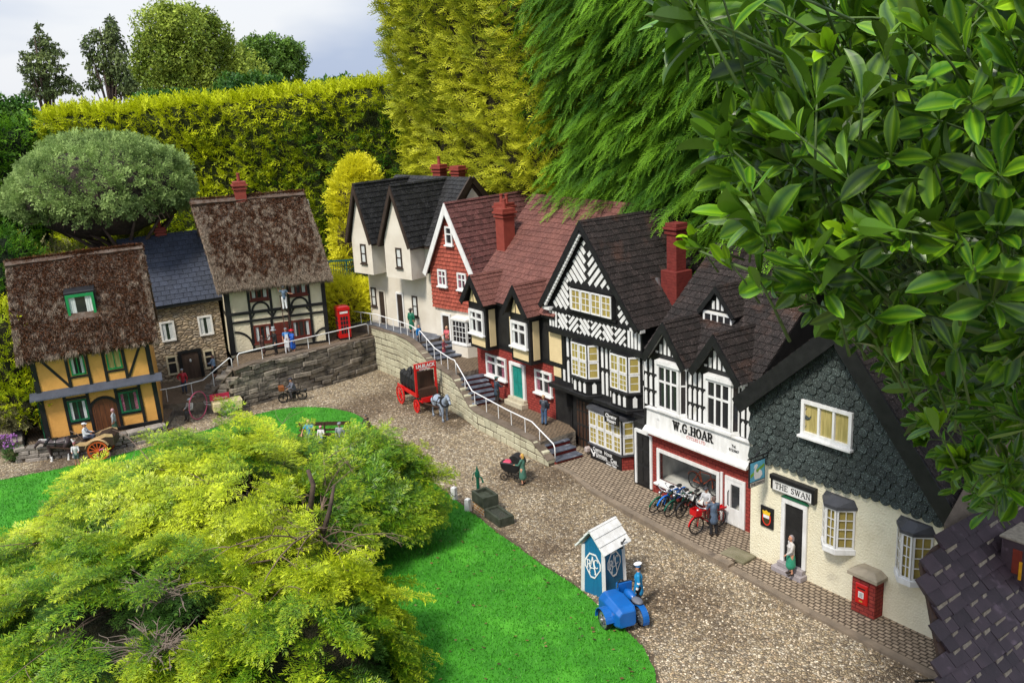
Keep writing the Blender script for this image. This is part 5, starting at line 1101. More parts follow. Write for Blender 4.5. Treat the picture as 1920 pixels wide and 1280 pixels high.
# ------------------------------------------------------------------ plants
def quads_strip(pts, w, up):
    pass
def needle_spray(seed, L=1.0, nside=5, side=.55, step=.095, nl=.30, nw=.022, droop=.5):
    """one conifer spray: axis along +x with side shoots, flat needles on both sides; returns verts, quads, tint"""
    g = np.random.default_rng(seed); V = []; F = []; T = []
    def shoot(p0, d0, ln, t0):
        n = max(3, int(ln / step)); p = np.array(p0, float); d = np.array(d0, float); d /= np.linalg.norm(d)
        for i in range(n):
            f = i / n; d = d + np.array([0, 0, -droop * step * 1.4]); d /= np.linalg.norm(d); p = p + d * step
            sd = np.cross([0, 0, 1.], d); sd /= np.linalg.norm(sd) + 1e-9; upv = np.cross(d, sd)
            for s in (1, -1):
                if g.random() < .06: continue
                nd = d * g.uniform(.45, .9) + sd * s * g.uniform(.7, 1.) + upv * g.uniform(-.15, .45); nd /= np.linalg.norm(nd)
                l = nl * (1 - .45 * f) * g.uniform(.8, 1.15); wv = np.cross(nd, upv); wv = wv / (np.linalg.norm(wv) + 1e-9) * nw * g.uniform(.8, 1.2); k = len(V)
                m_ = p + nd * l * .45; V.extend([p, m_ + wv, p + nd * l, m_ - wv]); F.append([k, k + 1, k + 2, k + 3]); tt = np.clip(t0 + .5 * f + g.uniform(-.15, .15), 0, 1); T.extend([tt * .6, tt * .8, tt, tt * .8])
        # tip tuft
        for s in range(3):
            nd = d + g.normal(0, .35, 3); nd /= np.linalg.norm(nd); wv = np.cross(nd, [0, 0, 1.]); wv = wv / (np.linalg.norm(wv) + 1e-9) * nw; k = len(V)
            V.extend([p, p + nd * nl * .4 + wv, p + nd * nl * .8, p + nd * nl * .4 - wv]); F.append([k, k + 1, k + 2, k + 3]); T.extend([.7, 1, 1, 1])
        # the stem itself
        return p, d
    p = np.zeros(3); d = np.array([1., 0, .1])
    shoot(p, d, L, .15)
    for i in range(nside):
        f = (i + .7) / (nside + .6); s = 1 if i % 2 else -1
        q = np.array([L * f, 0, .1 * L * f - droop * .5 * (L * f) ** 2]); ln = side * (1 - .55 * f) * g.uniform(.7, 1.15)
        shoot(q, [1 - .3 * g.random(), s * g.uniform(.7, 1.1), g.uniform(-.1, .25)], ln, .25 + .3 * f)
    return np.array(V), np.array(F), np.array(T)
def fern_spray(seed, L=1.0, n=11, side=.38, w=.026, droop=.3, sub=2):
    """flat cypress spray made of narrow pointed ribbons"""
    g = np.random.default_rng(seed); V = []; F = []; T = []
    def rib(p, d, l, w0, t0, t1):
        d = np.array(d, float); d /= np.linalg.norm(d); sd = np.cross([0, 0, 1.], d); sd /= np.linalg.norm(sd) + 1e-9; k = len(V)
        m_ = p + d * l * .5 + np.array([0, 0, -droop * l * l * .12]); e = p + d * l + np.array([0, 0, -droop * l * l * .5])
        V.extend([p - sd * w0 * .5, m_ - sd * w0, e, m_ + sd * w0]); F.append([k, k + 1, k + 2, k + 3]); T.extend([t0, (t0 + t1) / 2, t1, (t0 + t1) / 2])
    rib(np.zeros(3), [1, 0, 0], L, w * .8, 0, 1)
    for i in range(n):
        f = (i + .5) / n; s = 1 if i % 2 else -1; p = np.array([L * f * .92, 0, -droop * (L * f) ** 2 * .5]); l = side * (1 - .6 * f) * g.uniform(.75, 1.2)
        d = np.array([1., s * g.uniform(.45, .8), g.uniform(-.15, .2)]); rib(p, d, l, w, f * .7, f * .7 + .4)
        for j in range(sub):
            q = p + d / np.linalg.norm(d) * l * (.3 + .35 * j); rib(q, [1., s * g.uniform(-.1, 1.4), g.uniform(-.2, .25)], l * .5, w * .8, f * .7 + .2, min(1, f * .7 + .6))
    return np.array(V), np.array(F), np.array(T)
def foliage(name, parent, variants, pos, dirs, ups, sc, mat_, tint_add=0., tint_mul=1., parts=None):
    """all sprays of one plant in one mesh"""
    g = np.random.default_rng(len(pos)); n = len(pos); which = g.integers(0, len(variants), n); Vs = []; Fs = []; Ts = []; off = 0
    ta = np.broadcast_to(np.asarray(tint_add, float), (n,))
    for k, (BV, BF, BT) in enumerate(variants):
        ix = np.where(which == k)[0]
        if not len(ix): continue
        Rm = frames(dirs[ix], ups[ix]); V, F, _ = scatter(BV, BF, pos[ix], Rm, sc[ix])
        t = (BT[None] * tint_mul + ta[ix][:, None]).ravel(); Vs.append(V); Fs.append(F + off); Ts.append(t); off += len(V)
    return npmesh(name, np.concatenate(Vs), np.concatenate(Fs), mat_, parent, tint=np.clip(np.concatenate(Ts), 0, 1))
def unit(v): return v / np.maximum(np.linalg.norm(v, axis=-1, keepdims=True), 1e-9)
def lumpy(name, c, r, m, parent, amp=.12, n=24, seed=0, zmin=None):
    t, p = np.meshgrid(np.linspace(0, 2 * np.pi, n * 2, endpoint=False), np.linspace(0.02, np.pi - .02, n)); D = np.stack([np.cos(t) * np.sin(p), np.sin(t) * np.sin(p), np.cos(p)], -1).reshape(-1, 3)
    k = 1 + amp * (vnoise(D, 4, seed) - .5) * 2; V = D * k[:, None] * np.array(r) + np.array(c)
    if zmin is not None: V[:, 2] = np.maximum(V[:, 2], zmin)
    idx = np.arange(n * n * 2).reshape(n, n * 2); j = np.roll(idx, -1, axis=1)
    F = np.stack([idx[:-1], j[:-1], j[1:], idx[1:]], -1).reshape(-1, 4); return npmesh(name, V, F, m, parent, smooth=True)

# ---- golden conifer shrub in the foreground
SH = [((-12.4, 35.8, 1.9), (5.2, 4.6, 4.8)), ((-6.7, 38.2, 2.3), (2.7, 2.4, 2.9)), ((-15.8, 35.8, 1.3), (3.4, 3.4, 4.2)), ((-9.2, 38.0, 1.8), (2.4, 2.2, 3.4)), ((-7.0, 27.9, .8), (3.3, 4.0, 3.7)), ((-13.2, 28.8, 1.0), (6.0, 5.2, 4.1)), ((-17.8, 33.2, .4), (4.4, 5.0, 3.0)), ((-9.6, 35.2, 2.0), (3.2, 3.0, 3.0))]
TR = np.array([-7.7, 33.4, 1.0])
def shell(ells, n, g, scale=1., hole=None, zlow=.25):
    P = []; Nn = []
    ar = [((a[1][0] * a[1][1]) ** .5 * a[1][2]) ** .67 * 3 for a in ells]; cnt = [int(n * a / sum(ar)) for a in ar]
    for (c, r), k in zip(ells, cnt):
        D = unit(g.normal(size=(k * 2, 3))); D = D[D[:, 2] > -.25][:k]; r_ = np.array(r) * scale; lump = 1 + .10 * (vnoise(D * np.array(r), .55, int(abs(c[0] * 7))) - .5) * 2
        p = D * r_ * lump[:, None] + np.array(c); nn = unit(D / r_); ok = p[:, 2] > zlow
        for (c2, r2) in ells:
            if c2 is c: continue
            ok &= (((p - np.array(c2)) / (np.array(r2) * scale * .97)) ** 2).sum(1) > 1
        P.append(p[ok]); Nn.append(nn[ok])
    return np.concatenate(P), np.concatenate(Nn)
g = np.random.default_rng(11)
shrub = thing('conifer_shrub', 'large golden green spreading conifer shrub filling the foreground lawn', 'shrub', (TR[0], TR[1], 0))
def rel(P): return P - np.array([TR[0], TR[1], 0])
sprays = [needle_spray(i) for i in range(8)]
M['needle'] = leafmat('golden needles', (.18, .34, .008), (.035, .13, .006), tint=(.58, .66, .025), rough=.42, spec=.4, isl=.35, transl=.3)
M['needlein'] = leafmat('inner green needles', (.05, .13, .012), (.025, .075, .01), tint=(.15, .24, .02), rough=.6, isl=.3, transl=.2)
def branches(P, D, N, length, nsp, g, sag=.5, spread=.55, scl=(.7, 1.1)):
    """sprays set along drooping branchlets: start P, direction D, surface normal N"""
    out = []; S_ = np.cross(N, D); S_ = unit(S_)
    for i in range(nsp):
        f = (i + .6) / nsp; L_ = length * f; s = 1 if i % 2 else -1
        p = P + D * L_[:, None] + np.array([0, 0, -1.]) * (sag * L_ ** 2 / np.maximum(length, .1))[:, None] * .6
        d = unit(D + S_ * s * spread * (1 - .55 * f) + np.array([0, 0, -sag * f * 1.1]) + g.normal(0, .13, P.shape)); out.append((p, d, unit(N + g.normal(0, .18, P.shape)), g.uniform(*scl, len(P)) * (1 - .30 * f), np.full(len(P), f)))
    return [np.concatenate([o[k] for o in out]) for k in range(5)]
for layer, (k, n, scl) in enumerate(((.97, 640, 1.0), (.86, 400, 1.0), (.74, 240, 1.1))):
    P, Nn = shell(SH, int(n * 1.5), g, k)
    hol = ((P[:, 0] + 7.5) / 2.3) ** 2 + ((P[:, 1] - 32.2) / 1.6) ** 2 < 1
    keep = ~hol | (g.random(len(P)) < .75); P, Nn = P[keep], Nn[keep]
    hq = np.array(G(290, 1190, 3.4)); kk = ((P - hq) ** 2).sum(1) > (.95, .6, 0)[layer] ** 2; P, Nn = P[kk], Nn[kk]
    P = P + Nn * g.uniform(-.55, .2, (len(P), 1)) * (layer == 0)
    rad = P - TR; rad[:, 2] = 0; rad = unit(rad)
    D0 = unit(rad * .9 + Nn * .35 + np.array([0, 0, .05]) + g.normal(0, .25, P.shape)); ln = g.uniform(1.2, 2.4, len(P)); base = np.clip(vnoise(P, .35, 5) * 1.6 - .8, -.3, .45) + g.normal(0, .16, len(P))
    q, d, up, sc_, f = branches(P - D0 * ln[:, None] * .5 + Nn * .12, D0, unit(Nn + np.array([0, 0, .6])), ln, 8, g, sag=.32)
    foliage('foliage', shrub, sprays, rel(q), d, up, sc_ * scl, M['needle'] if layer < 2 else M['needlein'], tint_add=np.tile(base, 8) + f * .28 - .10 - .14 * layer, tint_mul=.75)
b = MB(); rr = random.Random(3); OT = Vector((TR[0], TR[1], 0))
b.tube([(0, 0, 0), (.1, .1, 1.2), (-.1, .2, 2.6), (-.3, .25, 4.2)], [.34, .28, .2, .12], 9); b.tube([(.1, .1, 1.0), (.9, 1.6, 1.9), (1.6, 3.6, 2.6)], [.26, .2, .12], 8); b.tube([(-.1, .1, 2.4), (.5, .1, 4.0), (.75, .2, 5.0)], [.13, .09, .05], 7); b.tube([(-.3, .2, 3.8), (-.05, .3, 5.0), (-.2, .3, 5.6)], [.12, .10, .07], 7)
b.build('trunk', M['bark'], shrub, smooth=True)
b = MB()
def limb(p, q, r0, sag, b=b, kids=4, depth=0):
    p, q = Vector(p), Vector(q); pts = []; n = 6; j = Vector((rr.uniform(-.3, .3), rr.uniform(-.3, .3), 0))
    for i in range(n + 1):
        t = i / n; v = p.lerp(q, t); v.z += sag * 4 * t * (1 - t); v += j * math.sin(t * 5) * (1 if depth == 0 else .4); pts.append(v)
    b.tube(pts, [r0 * (1 - .75 * i / n) for i in range(n + 1)], 5)
    if depth < 2:
        for _ in range(kids):
            i = rr.randint(2, n - 1); s = pts[i]; d = (q - p).normalized(); e = s + (d * rr.uniform(.3, 1.) + Vector((rr.uniform(-1, 1), rr.uniform(-1, 1), rr.uniform(-.5, .3)))) * (q - p).length * .28; limb(s, e, r0 * .5, sag * .25, b, 2, depth + 1)
for (c, r) in SH:
    for i in range(3):
        a = rr.uniform(0, 6.28); f = rr.uniform(.5, .92); q = Vector((c[0] + r[0] * f * math.cos(a), c[1] + r[1] * f * math.sin(a), c[2] + r[2] * math.sqrt(1 - f * f) * .97)) - OT
        limb((rr.uniform(-.2, .2), rr.uniform(-.2, .2), rr.uniform(1.2, 3.4)), q, .042, rr.uniform(.5, 1.3))
for px, py, z in ((470, 990, 3.6), (640, 1010, 3.3), (520, 1000, 3.6), (560, 930, 4.2), (700, 1010, 3.4), (650, 1090, 3.0), (740, 1010, 3.7), (690, 1060, 3.2), (430, 960, 4.4)):
    q = G(px, py, z) - OT; limb((rr.uniform(-.8, .8), rr.uniform(-.5, .5), 2.4), q, .034, .5, kids=3)
b.build('branch', M['twig'], shrub, smooth=True)
# dead grey twigs near the bottom
b = MB()
for (px, py, z, n) in ((300, 1100, 4.2, 34), (290, 1200, 3.6, 50), (480, 930, 4.6, 8)):
    c = G(px, py, z) - OT
    for _ in range(n):
        q = c + Vector((rr.uniform(-1.3, 1.3), rr.uniform(-1.2, .6), rr.uniform(-.4, .5))); limb(c + Vector((rr.uniform(-.3, .3), rr.uniform(0, .5), -.6)), q, .030, .15, b, 3, 1)
b.build('dead_twig', mat('dead grey twig', (.24, .19, .155), (.15, .11, .09), 4, .9), shrub)['kind'] = 'stuff'
for (c, r) in SH: lumpy('foliage_shade_core', (c[0] - TR[0], c[1] - TR[1], c[2] - .2), (r[0] * .62, r[1] * .62, r[2] * .60), mat('twiggy shade inside %.1f' % c[0], (.035, .032, .014), (.018, .022, .009), 3, .95, 1, 8, bdist=.3), shrub, .2, 20, 3, .05)  # opaque cores, coloured dark to paint in the shade between the sprays

# ---- clipped hedges
def hedge(name, label, path, top, variants, mat_, dens, sc, yel, dirf, back=3.0, cat='hedge', toprow=True, inner=(.03, .06, .012), zlow=.2, wob=.35, bulge=None, capf=1.0):
    """path: plan polyline (seen side on its camera side). yel(P) gives the tint"""
    g = np.random.default_rng(int(abs(path[0][0]) * 10) + 1); A = np.array([[p[0], p[1]] for p in path]); seg = np.diff(A, axis=0); ln = np.linalg.norm(seg, axis=1); cum = np.concatenate([[0], np.cumsum(ln)]); Lt = cum[-1]
    tops = np.array([p[2] if len(p) > 2 else top for p in path])
    root = thing(name, label, cat, (path[0][0], path[0][1], 0)); O = np.array([path[0][0], path[0][1], 0])
    def at(s):
        i = np.clip(np.searchsorted(cum, s, side='right') - 1, 0, len(seg) - 1); t = (s - cum[i]) / ln[i]; xy = A[i] + seg[i] * t[:, None]; 
        # smooth normals
        nrm = np.stack([seg[:, 1], -seg[:, 0]], 1) / ln[:, None]; c = nrm[i].copy(); j = np.where(t > .5, np.minimum(i + 1, len(seg) - 1), np.maximum(i - 1, 0)); f = np.abs(t - .5)[:, None]; c = c * (1 - f) + nrm[j] * f; c /= np.linalg.norm(c, axis=1, keepdims=True)
        return xy, c, tops[i] + (tops[i + 1] - tops[i]) * t
    n = int(Lt * top * dens); s = g.uniform(0, Lt, n); z = g.uniform(zlow, 1, n); xy, nr, tp = at(s); z = zlow + (tp - zlow) * (z - zlow) / (1 - zlow) if zlow < 1 else g.uniform(zlow, 1, n) * 0 + zlow + (tp - zlow) * g.random(n)
    P = np.stack([xy[:, 0], xy[:, 1], z], 1); N3 = np.stack([nr[:, 0], nr[:, 1], np.zeros(n)], 1); off = (vnoise(P, .5, 3) - .5) * 2 * wob + (vnoise(P, 1.6, 4) - .5) * wob * .8 - g.random(n) * .25
    if bulge is not None: off = off + bulge(P)
    P = P + N3 * off[:, None]
    if toprow:
        m_ = int(Lt * dens * back * capf); s = g.uniform(0, Lt, m_); xy, nr, tp = at(s); b_ = g.uniform(0, back, m_); P2 = np.stack([xy[:, 0], xy[:, 1], tp], 1) - np.stack([nr[:, 0], nr[:, 1], np.zeros(m_)], 1) * b_[:, None]; P2[:, 2] += (vnoise(P2, .8, 9) - .5) * .7; N2 = np.tile([0, 0, 1.], (m_, 1)); P = np.concatenate([P, P2]); N3 = np.concatenate([N3, N2])
    d, up = dirf(P, N3, g); foliage('foliage', root, variants, P - O - d * .2, d, up, g.uniform(.7, 1.25, len(P)) * sc, mat_, tint_add=yel(P, g), tint_mul=.55)
    # dense body behind the sprays, its dark colour stands in for shade in the gaps
    ns = max(2, int(Lt / 1.2)); s = np.linspace(0, Lt, ns); xy, nr, tp = at(s); nz = 14; V = []
    for k in range(nz):
        z = tp * k / (nz - 1); Pk = np.stack([xy[:, 0], xy[:, 1], z], 1); o = (vnoise(Pk, .5, 3) - .5) * 2 * wob - .55
        if bulge is not None: o = o + bulge(Pk)
        V.append(Pk + np.stack([nr[:, 0], nr[:, 1], np.zeros(ns)], 1) * o[:, None])
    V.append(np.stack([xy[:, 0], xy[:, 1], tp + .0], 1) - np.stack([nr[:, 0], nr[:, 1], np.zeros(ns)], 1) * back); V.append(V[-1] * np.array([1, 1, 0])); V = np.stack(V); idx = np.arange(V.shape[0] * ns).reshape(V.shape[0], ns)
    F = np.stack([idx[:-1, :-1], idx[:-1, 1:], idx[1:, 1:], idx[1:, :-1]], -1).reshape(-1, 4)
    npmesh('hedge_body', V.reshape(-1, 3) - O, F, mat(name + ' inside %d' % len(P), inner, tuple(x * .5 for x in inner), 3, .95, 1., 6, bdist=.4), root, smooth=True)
    return root
ferns = [fern_spray(i) for i in range(6)]; ferns3 = [fern_spray(40 + i, n=14, side=.30, w=.017, droop=.45) for i in range(6)]; ferns2 = [fern_spray(20 + i, n=7, side=.42, w=.034, sub=1) for i in range(5)]
M['goldfol'] = leafmat('golden cypress foliage', (.17, .27, .012), (.045, .10, .008), tint=(.58, .60, .035), rough=.6, isl=.35, transl=.3)
M['hedgefol'] = leafmat('hedge foliage', (.045, .17, .006), (.014, .07, .005), tint=(.52, .58, .008), rough=.65, isl=.35, transl=.25)
M['greenfol'] = leafmat('green cypress foliage', (.030, .14, .008), (.009, .05, .004), tint=(.18, .38, .016), rough=.55, isl=.35, transl=.25)
def dir_clip(P, N, g): d = unit(N * .9 + np.array([-.25, -.1, .45]) + g.normal(0, .5, P.shape)); return d, unit(N + np.array([0, 0, .6]) + g.normal(0, .5, P.shape))
def dir_hang(P, N, g):
    d = unit(N * .35 + np.array([-.72, -.15, -.52]) + g.normal(0, .2, P.shape)); return d, unit(N + np.array([0, 0, .5]) + g.normal(0, .35, P.shape))
hedge('hedge', 'long tall clipped hedge behind the thatched cottages with a yellow top', [(-38.5, 90, 18.3), (-39.9, 86, 18.4), (-38.6, 84, 18.6), (-34, 84.5, 18.8), (-24, 85.5, 19.2), (-15, 85, 19.6), (-8, 84, 20.0), (-2, 80, 20.3)], 20, ferns2, M['hedgefol'], 7.5, 1.35,
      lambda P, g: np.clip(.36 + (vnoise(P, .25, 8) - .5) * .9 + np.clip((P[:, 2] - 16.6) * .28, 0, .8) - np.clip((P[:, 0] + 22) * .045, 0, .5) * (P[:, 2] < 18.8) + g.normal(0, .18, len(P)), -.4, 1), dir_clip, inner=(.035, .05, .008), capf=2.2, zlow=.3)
hedge('hedge', 'dark green hedge at the left edge of the picture', [(-62, 66, 17.6), (-49, 75, 17.8), (-42.5, 80.5, 17.9), (-39.5, 86, 18)], 17.8, ferns2, M['greenfol'], 6, 1.4, lambda P, g: g.uniform(-.2, .5, len(P)), dir_clip, inner=(.012, .03, .006), zlow=.3)
hedge('hedge', 'towering golden yellow conifer hedge above the white and red gabled houses', [(-1, 88, 29), (-7.0, 80.5, 29), (-7.4, 78, 29), (-3.4, 72.6, 29), (0, 67.5, 29), (6, 60.5, 29), (10, 54, 29)], 29, ferns, M['goldfol'], 9, 1.30,
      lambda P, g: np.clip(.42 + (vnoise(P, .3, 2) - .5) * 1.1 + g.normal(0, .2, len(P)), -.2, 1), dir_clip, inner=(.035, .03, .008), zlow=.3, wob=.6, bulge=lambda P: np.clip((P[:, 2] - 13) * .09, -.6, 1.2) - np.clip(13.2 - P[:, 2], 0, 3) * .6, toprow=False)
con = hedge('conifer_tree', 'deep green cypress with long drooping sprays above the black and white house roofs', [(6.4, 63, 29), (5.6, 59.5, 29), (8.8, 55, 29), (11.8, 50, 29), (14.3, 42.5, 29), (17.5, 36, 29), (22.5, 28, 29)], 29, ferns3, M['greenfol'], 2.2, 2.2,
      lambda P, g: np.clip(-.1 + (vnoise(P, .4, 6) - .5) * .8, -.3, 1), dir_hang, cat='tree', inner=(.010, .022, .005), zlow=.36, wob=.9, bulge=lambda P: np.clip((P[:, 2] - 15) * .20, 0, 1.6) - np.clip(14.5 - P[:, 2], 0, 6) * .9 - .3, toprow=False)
g = np.random.default_rng(91); A_ = np.array([(6.4, 63), (5.4, 59.5), (8.6, 55), (11.6, 50), (14.1, 42.5), (17.3, 36), (22.3, 28)]); sg = np.diff(A_, axis=0); sl_ = np.linalg.norm(sg, axis=1); pr = sl_ / sl_.sum(); n = 2100
i_ = g.choice(len(sg), n, p=pr); t_ = g.random(n); xy = A_[i_] + sg[i_] * t_[:, None]; nr = np.stack([sg[i_][:, 1], -sg[i_][:, 0]], 1) / sl_[i_][:, None]; z = g.uniform(11.5, 29, n) ; z = np.maximum(z, 15.2 - 1.2 * np.clip(t_ + i_ - 0, 0, 3))
off = np.clip((z - 15) * .2, 0, 1.6) - np.clip(13.5 - z, 0, 3) * .5 + g.uniform(-.9, .9, n); P = np.concatenate([xy + nr * off[:, None], z[:, None]], 1); N3 = np.concatenate([nr, np.zeros((n, 1))], 1)
D0 = unit(np.array([-.80, -.25, -.30]) + N3 * .25 + g.normal(0, .20, P.shape)); ln = g.uniform(1.8, 3.6, n); base = np.clip(.15 + (vnoise(P, .5, 6) - .5) * 1.2 + g.normal(0, .25, n), -.3, .8)
q, d, up, sc_, f = branches(P, D0, unit(N3 * .7 + np.array([0, 0, .7])), ln, 9, g, sag=.45, spread=.5, scl=(1.1, 1.7)); O_c = np.array([con.location.x, con.location.y, 0])
foliage('hanging_sprays', con, ferns3, q - O_c, d, up, sc_, M['greenfol'], tint_add=np.tile(base, 9) + f * .2, tint_mul=.45)
# ---- trees beyond the hedge
def clump_tree(name, label, base, zt, blobs, mat_, trunk=.5, n=9000, leaf=.42, seed=0, droop=0., cat='tree', group=None, tbias=0.):
    g = np.random.default_rng(seed); root = thing(name, label, cat, base, 0, group); Ps = []; Ns = []; To = []; tot = sum(b_[1][0] * b_[1][2] for b_ in blobs)
    for (c, r) in blobs:
        k = int(n * r[0] * r[2] / tot); D = unit(g.normal(size=(k, 3))); rad = g.random(k) ** .33 * .45 + .6; lump = 1 + .6 * (vnoise(D * 4 + np.array(c), 1.0, seed) - .5) * 2
        Ps.append(D * np.array(r) * (rad * lump)[:, None] + np.array(c)); Ns.append(D); To.append(np.full(k, g.uniform(-.3, .3)))
    P = np.concatenate(Ps); Nn = np.concatenate(Ns); n = len(P); d = unit(Nn * .6 + g.normal(0, .7, P.shape) + np.array([0, 0, -droop])); BV = np.array([[0, 0, 0], [.4, .28, .05], [1, 0, -.1], [.45, -.3, .02]]); BF = np.array([[0, 1, 2, 3]])
    V, F, _ = scatter(BV, BF, P, frames(d, unit(Nn + g.normal(0, .5, P.shape))), g.uniform(.6, 1.3, n) * leaf)
    t = np.clip(.35 + (vnoise(P, 1.1, seed + 2) - .5) * 1.4 + (P[:, 2] - P[:, 2].min()) / np.ptp(P[:, 2]) * .3 - .15 + np.concatenate(To), 0, 1)
    npmesh('crown', V, F, mat_, root, tint=np.repeat(t, 4))
    b = MB(); rr = random.Random(seed); b.tube([(0, 0, 0), (.2, 0, zt * .4), (0, .1, zt * .75), (0, 0, zt * .95)], [trunk, trunk * .8, trunk * .45, trunk * .12], 8)
    for (c, r) in blobs[:14]: b.tube([(0, 0, max(.5, c[2] * .55)), (c[0] * .5, c[1] * .5, c[2] * .85), (c[0], c[1], c[2])], [trunk * .4, trunk * .25, trunk * .06], 6)
    b.build('trunk', M['bark'], root, smooth=True); return root
M['treefol'] = leafmat('broad tree foliage', (.16, .25, .02), (.07, .12, .012), tint=(.42, .52, .07), rough=.6, isl=.3, transl=.2)
M['darkfol'] = leafmat('dark conifer foliage', (.08, .12, .03), (.04, .065, .022), tint=(.16, .21, .06), rough=.7, isl=.3, transl=.15)
gr = np.random.default_rng(21)
def at_d(px, py, dist): r = _B @ np.array([px - 960, py - 640, FPX]); r = r / np.hypot(r[0], r[1]); return Vector((0, 0, EYE)) + Vector(r) * dist
def px_blobs(base, dist, lst):
    out = []
    for (px, py, rw, rh) in lst: q = at_d(px, py, dist) - Vector(base); k = dist / FPX * 1.0; out.append(((q.x, q.y + random.uniform(-1.5, 1.5), q.z), (rw * k, rw * k * .9, rh * k)))
    return out
D3 = 150.; b3 = at_d(345, 185, D3); b3.z = 0
clump_tree('broadleaf_tree', 'big rounded broadleaf tree beyond the hedge, tallest on the skyline', b3, 28, px_blobs(b3, D3, [(300, 55, 36, 40), (345, 50, 42, 34), (385, 75, 40, 38), (300, 105, 44, 40), (345, 110, 52, 48), (405, 120, 40, 40), (285, 150, 40, 30), (340, 160, 60, 30), (420, 160, 46, 30), (318, 28, 18, 18), (352, 28, 20, 16), (392, 45, 20, 20), (270, 85, 18, 20), (455, 135, 34, 30), (262, 125, 16, 24), (430, 100, 24, 24), (330, 22, 12, 10), (375, 40, 16, 14), (410, 62, 18, 16)]), M['treefol'], .8, 46000, .42, 5)
b4 = at_d(505, 150, 160); b4.z = 0
clump_tree('broadleaf_tree', 'darker rounded broadleaf tree right of the tallest one', b4, 24, px_blobs(b4, 160, [(480, 95, 26, 22), (510, 100, 34, 26), (540, 105, 26, 24), (470, 125, 26, 22), (505, 130, 40, 26), (545, 135, 24, 22), (548, 92, 12, 12)]), leafmat('darker tree foliage', (.08, .17, .016), (.04, .09, .01), tint=(.18, .32, .04), isl=.3), .6, 24000, .42, 6)
b1 = at_d(82, 175, 140); b1.z = 0
clump_tree('conifer_tree', 'narrow ragged conifer at the far left of the skyline', b1, 30, px_blobs(b1, 140, [(72, 52, 4, 10), (72, 72, 10, 8), (60, 80, 9, 5), (88, 82, 12, 6), (74, 92, 16, 7), (55, 104, 12, 6), (98, 102, 16, 6), (76, 112, 20, 8), (112, 98, 8, 4), (52, 128, 12, 6), (80, 132, 24, 8), (105, 126, 14, 6), (56, 152, 16, 7), (88, 152, 26, 8), (118, 150, 14, 5), (48, 172, 10, 6), (80, 174, 26, 9), (110, 168, 16, 6)]), M['darkfol'], .4, 4600, .42, 7, droop=.6)
b2 = at_d(205, 175, 140); b2.z = 0
clump_tree('conifer_tree', 'two stemmed drooping dark conifer between the thin one and the big tree', b2, 31, px_blobs(b2, 140, [(205, 45, 9, 14), (216, 60, 12, 14), (200, 75, 12, 16), (178, 66, 8, 10), (168, 88, 9, 16), (220, 92, 14, 18), (195, 108, 10, 16), (172, 122, 11, 18), (228, 120, 14, 22), (208, 140, 12, 14), (240, 150, 12, 26), (175, 158, 12, 10), (150, 165, 10, 8), (222, 160, 20, 18), (255, 165, 10, 14)]), M['darkfol'], .45, 6200, .42, 8, droop=1.3)
for i, (px, py, rw, rh) in enumerate(((470, 165, 70, 22), (330, 182, 70, 12), (640, 165, 60, 16), (20, 215, 50, 26))):
    b5 = at_d(px, py, 98); b5.z = 0
    clump_tree('conifer_tree', ['bright green feathery conifer tops just behind the hedge', 'green leafy tops left of centre just over the hedge line', 'thin leafy shoots rising above the hedge right end', 'green leafy bush tops behind the far left hedge'][i], b5, 18, px_blobs(b5, 98, [(px - rw * .6, py + 4, rw * .4, rh), (px, py, rw * .45, rh), (px + rw * .6, py + 2, rw * .4, rh * .9), (px + 4, py + 40, rw, 40)]), leafmat('mid green foliage %d' % i, (.03, .11, .012), (.02, .07, .01), tint=(.09, .20, .02), isl=.3), .3, 9000, .42, 30 + i)

# ---- round clipped bush on a stem
g = np.random.default_rng(31); rb = thing('round_topped_tree', 'round topped grey green shrub tree behind the ochre cottage', 'tree', (-26.6, 66.5, 0)); C = np.array([-1.0, 0, 13.7]); RB = np.array([5.65, 4.8, 3.35])
small = [needle_spray(40 + i, .8, 5, .34, .07, .13, .026, .5) for i in range(5)]
D = unit(g.normal(size=(9000, 3))); D = D[(D[:, 2] > -.5)][:3900]; lump = 1 + .10 * (vnoise(D * 5, 1.2, 1) - .5) * 2; P = D * RB * lump[:, None] + C; P[:, 2] = np.where(D[:, 2] < 0, C[2] + (P[:, 2] - C[2]) * .75, P[:, 2]); Nn = unit(D / RB)
d = unit(Nn * .8 + np.array([0, 0, .05]) + g.normal(0, .4, P.shape)); tb = np.clip(.35 + (vnoise(P, .8, 3) - .5) * 1.6 + D[:, 2] * .25, -.3, .8)
M['greygreen'] = leafmat('grey green foliage', (.09, .17, .035), (.035, .07, .018), tint=(.32, .45, .14), rough=.7, isl=.3, transl=.2)
foliage('crown', rb, small, P, d, unit(Nn + g.normal(0, .4, P.shape)), g.uniform(.6, 1.1, len(P)), M['greygreen'], tint_add=tb, tint_mul=.6)
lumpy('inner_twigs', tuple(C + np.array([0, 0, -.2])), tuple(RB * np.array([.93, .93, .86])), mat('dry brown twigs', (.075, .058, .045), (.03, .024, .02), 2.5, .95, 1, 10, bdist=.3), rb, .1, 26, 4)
b = MB(); rr = random.Random(8)
for i in range(150):
    a = rr.uniform(0, 6.28); f = rr.uniform(.75, 1.0); p = Vector((C[0] + RB[0] * f * math.cos(a), RB[1] * f * math.sin(a), C[2] + rr.uniform(-1.8, .5))); b.tube([p * .92 + Vector((0, 0, .9)), p, p + Vector((math.cos(a) * .3, math.sin(a) * .3, -rr.uniform(.2, .6)))], [.05, .03, .01], 4)
b.build('bare_twig', M['twig'], rb)['kind'] = 'stuff'
b = MB(); b.tube([(0, 0, 0), (.2, 0, 4), (0, 0, 7.5), (-.4, 0, 9.5)], [.5, .42, .36, .3], 9)
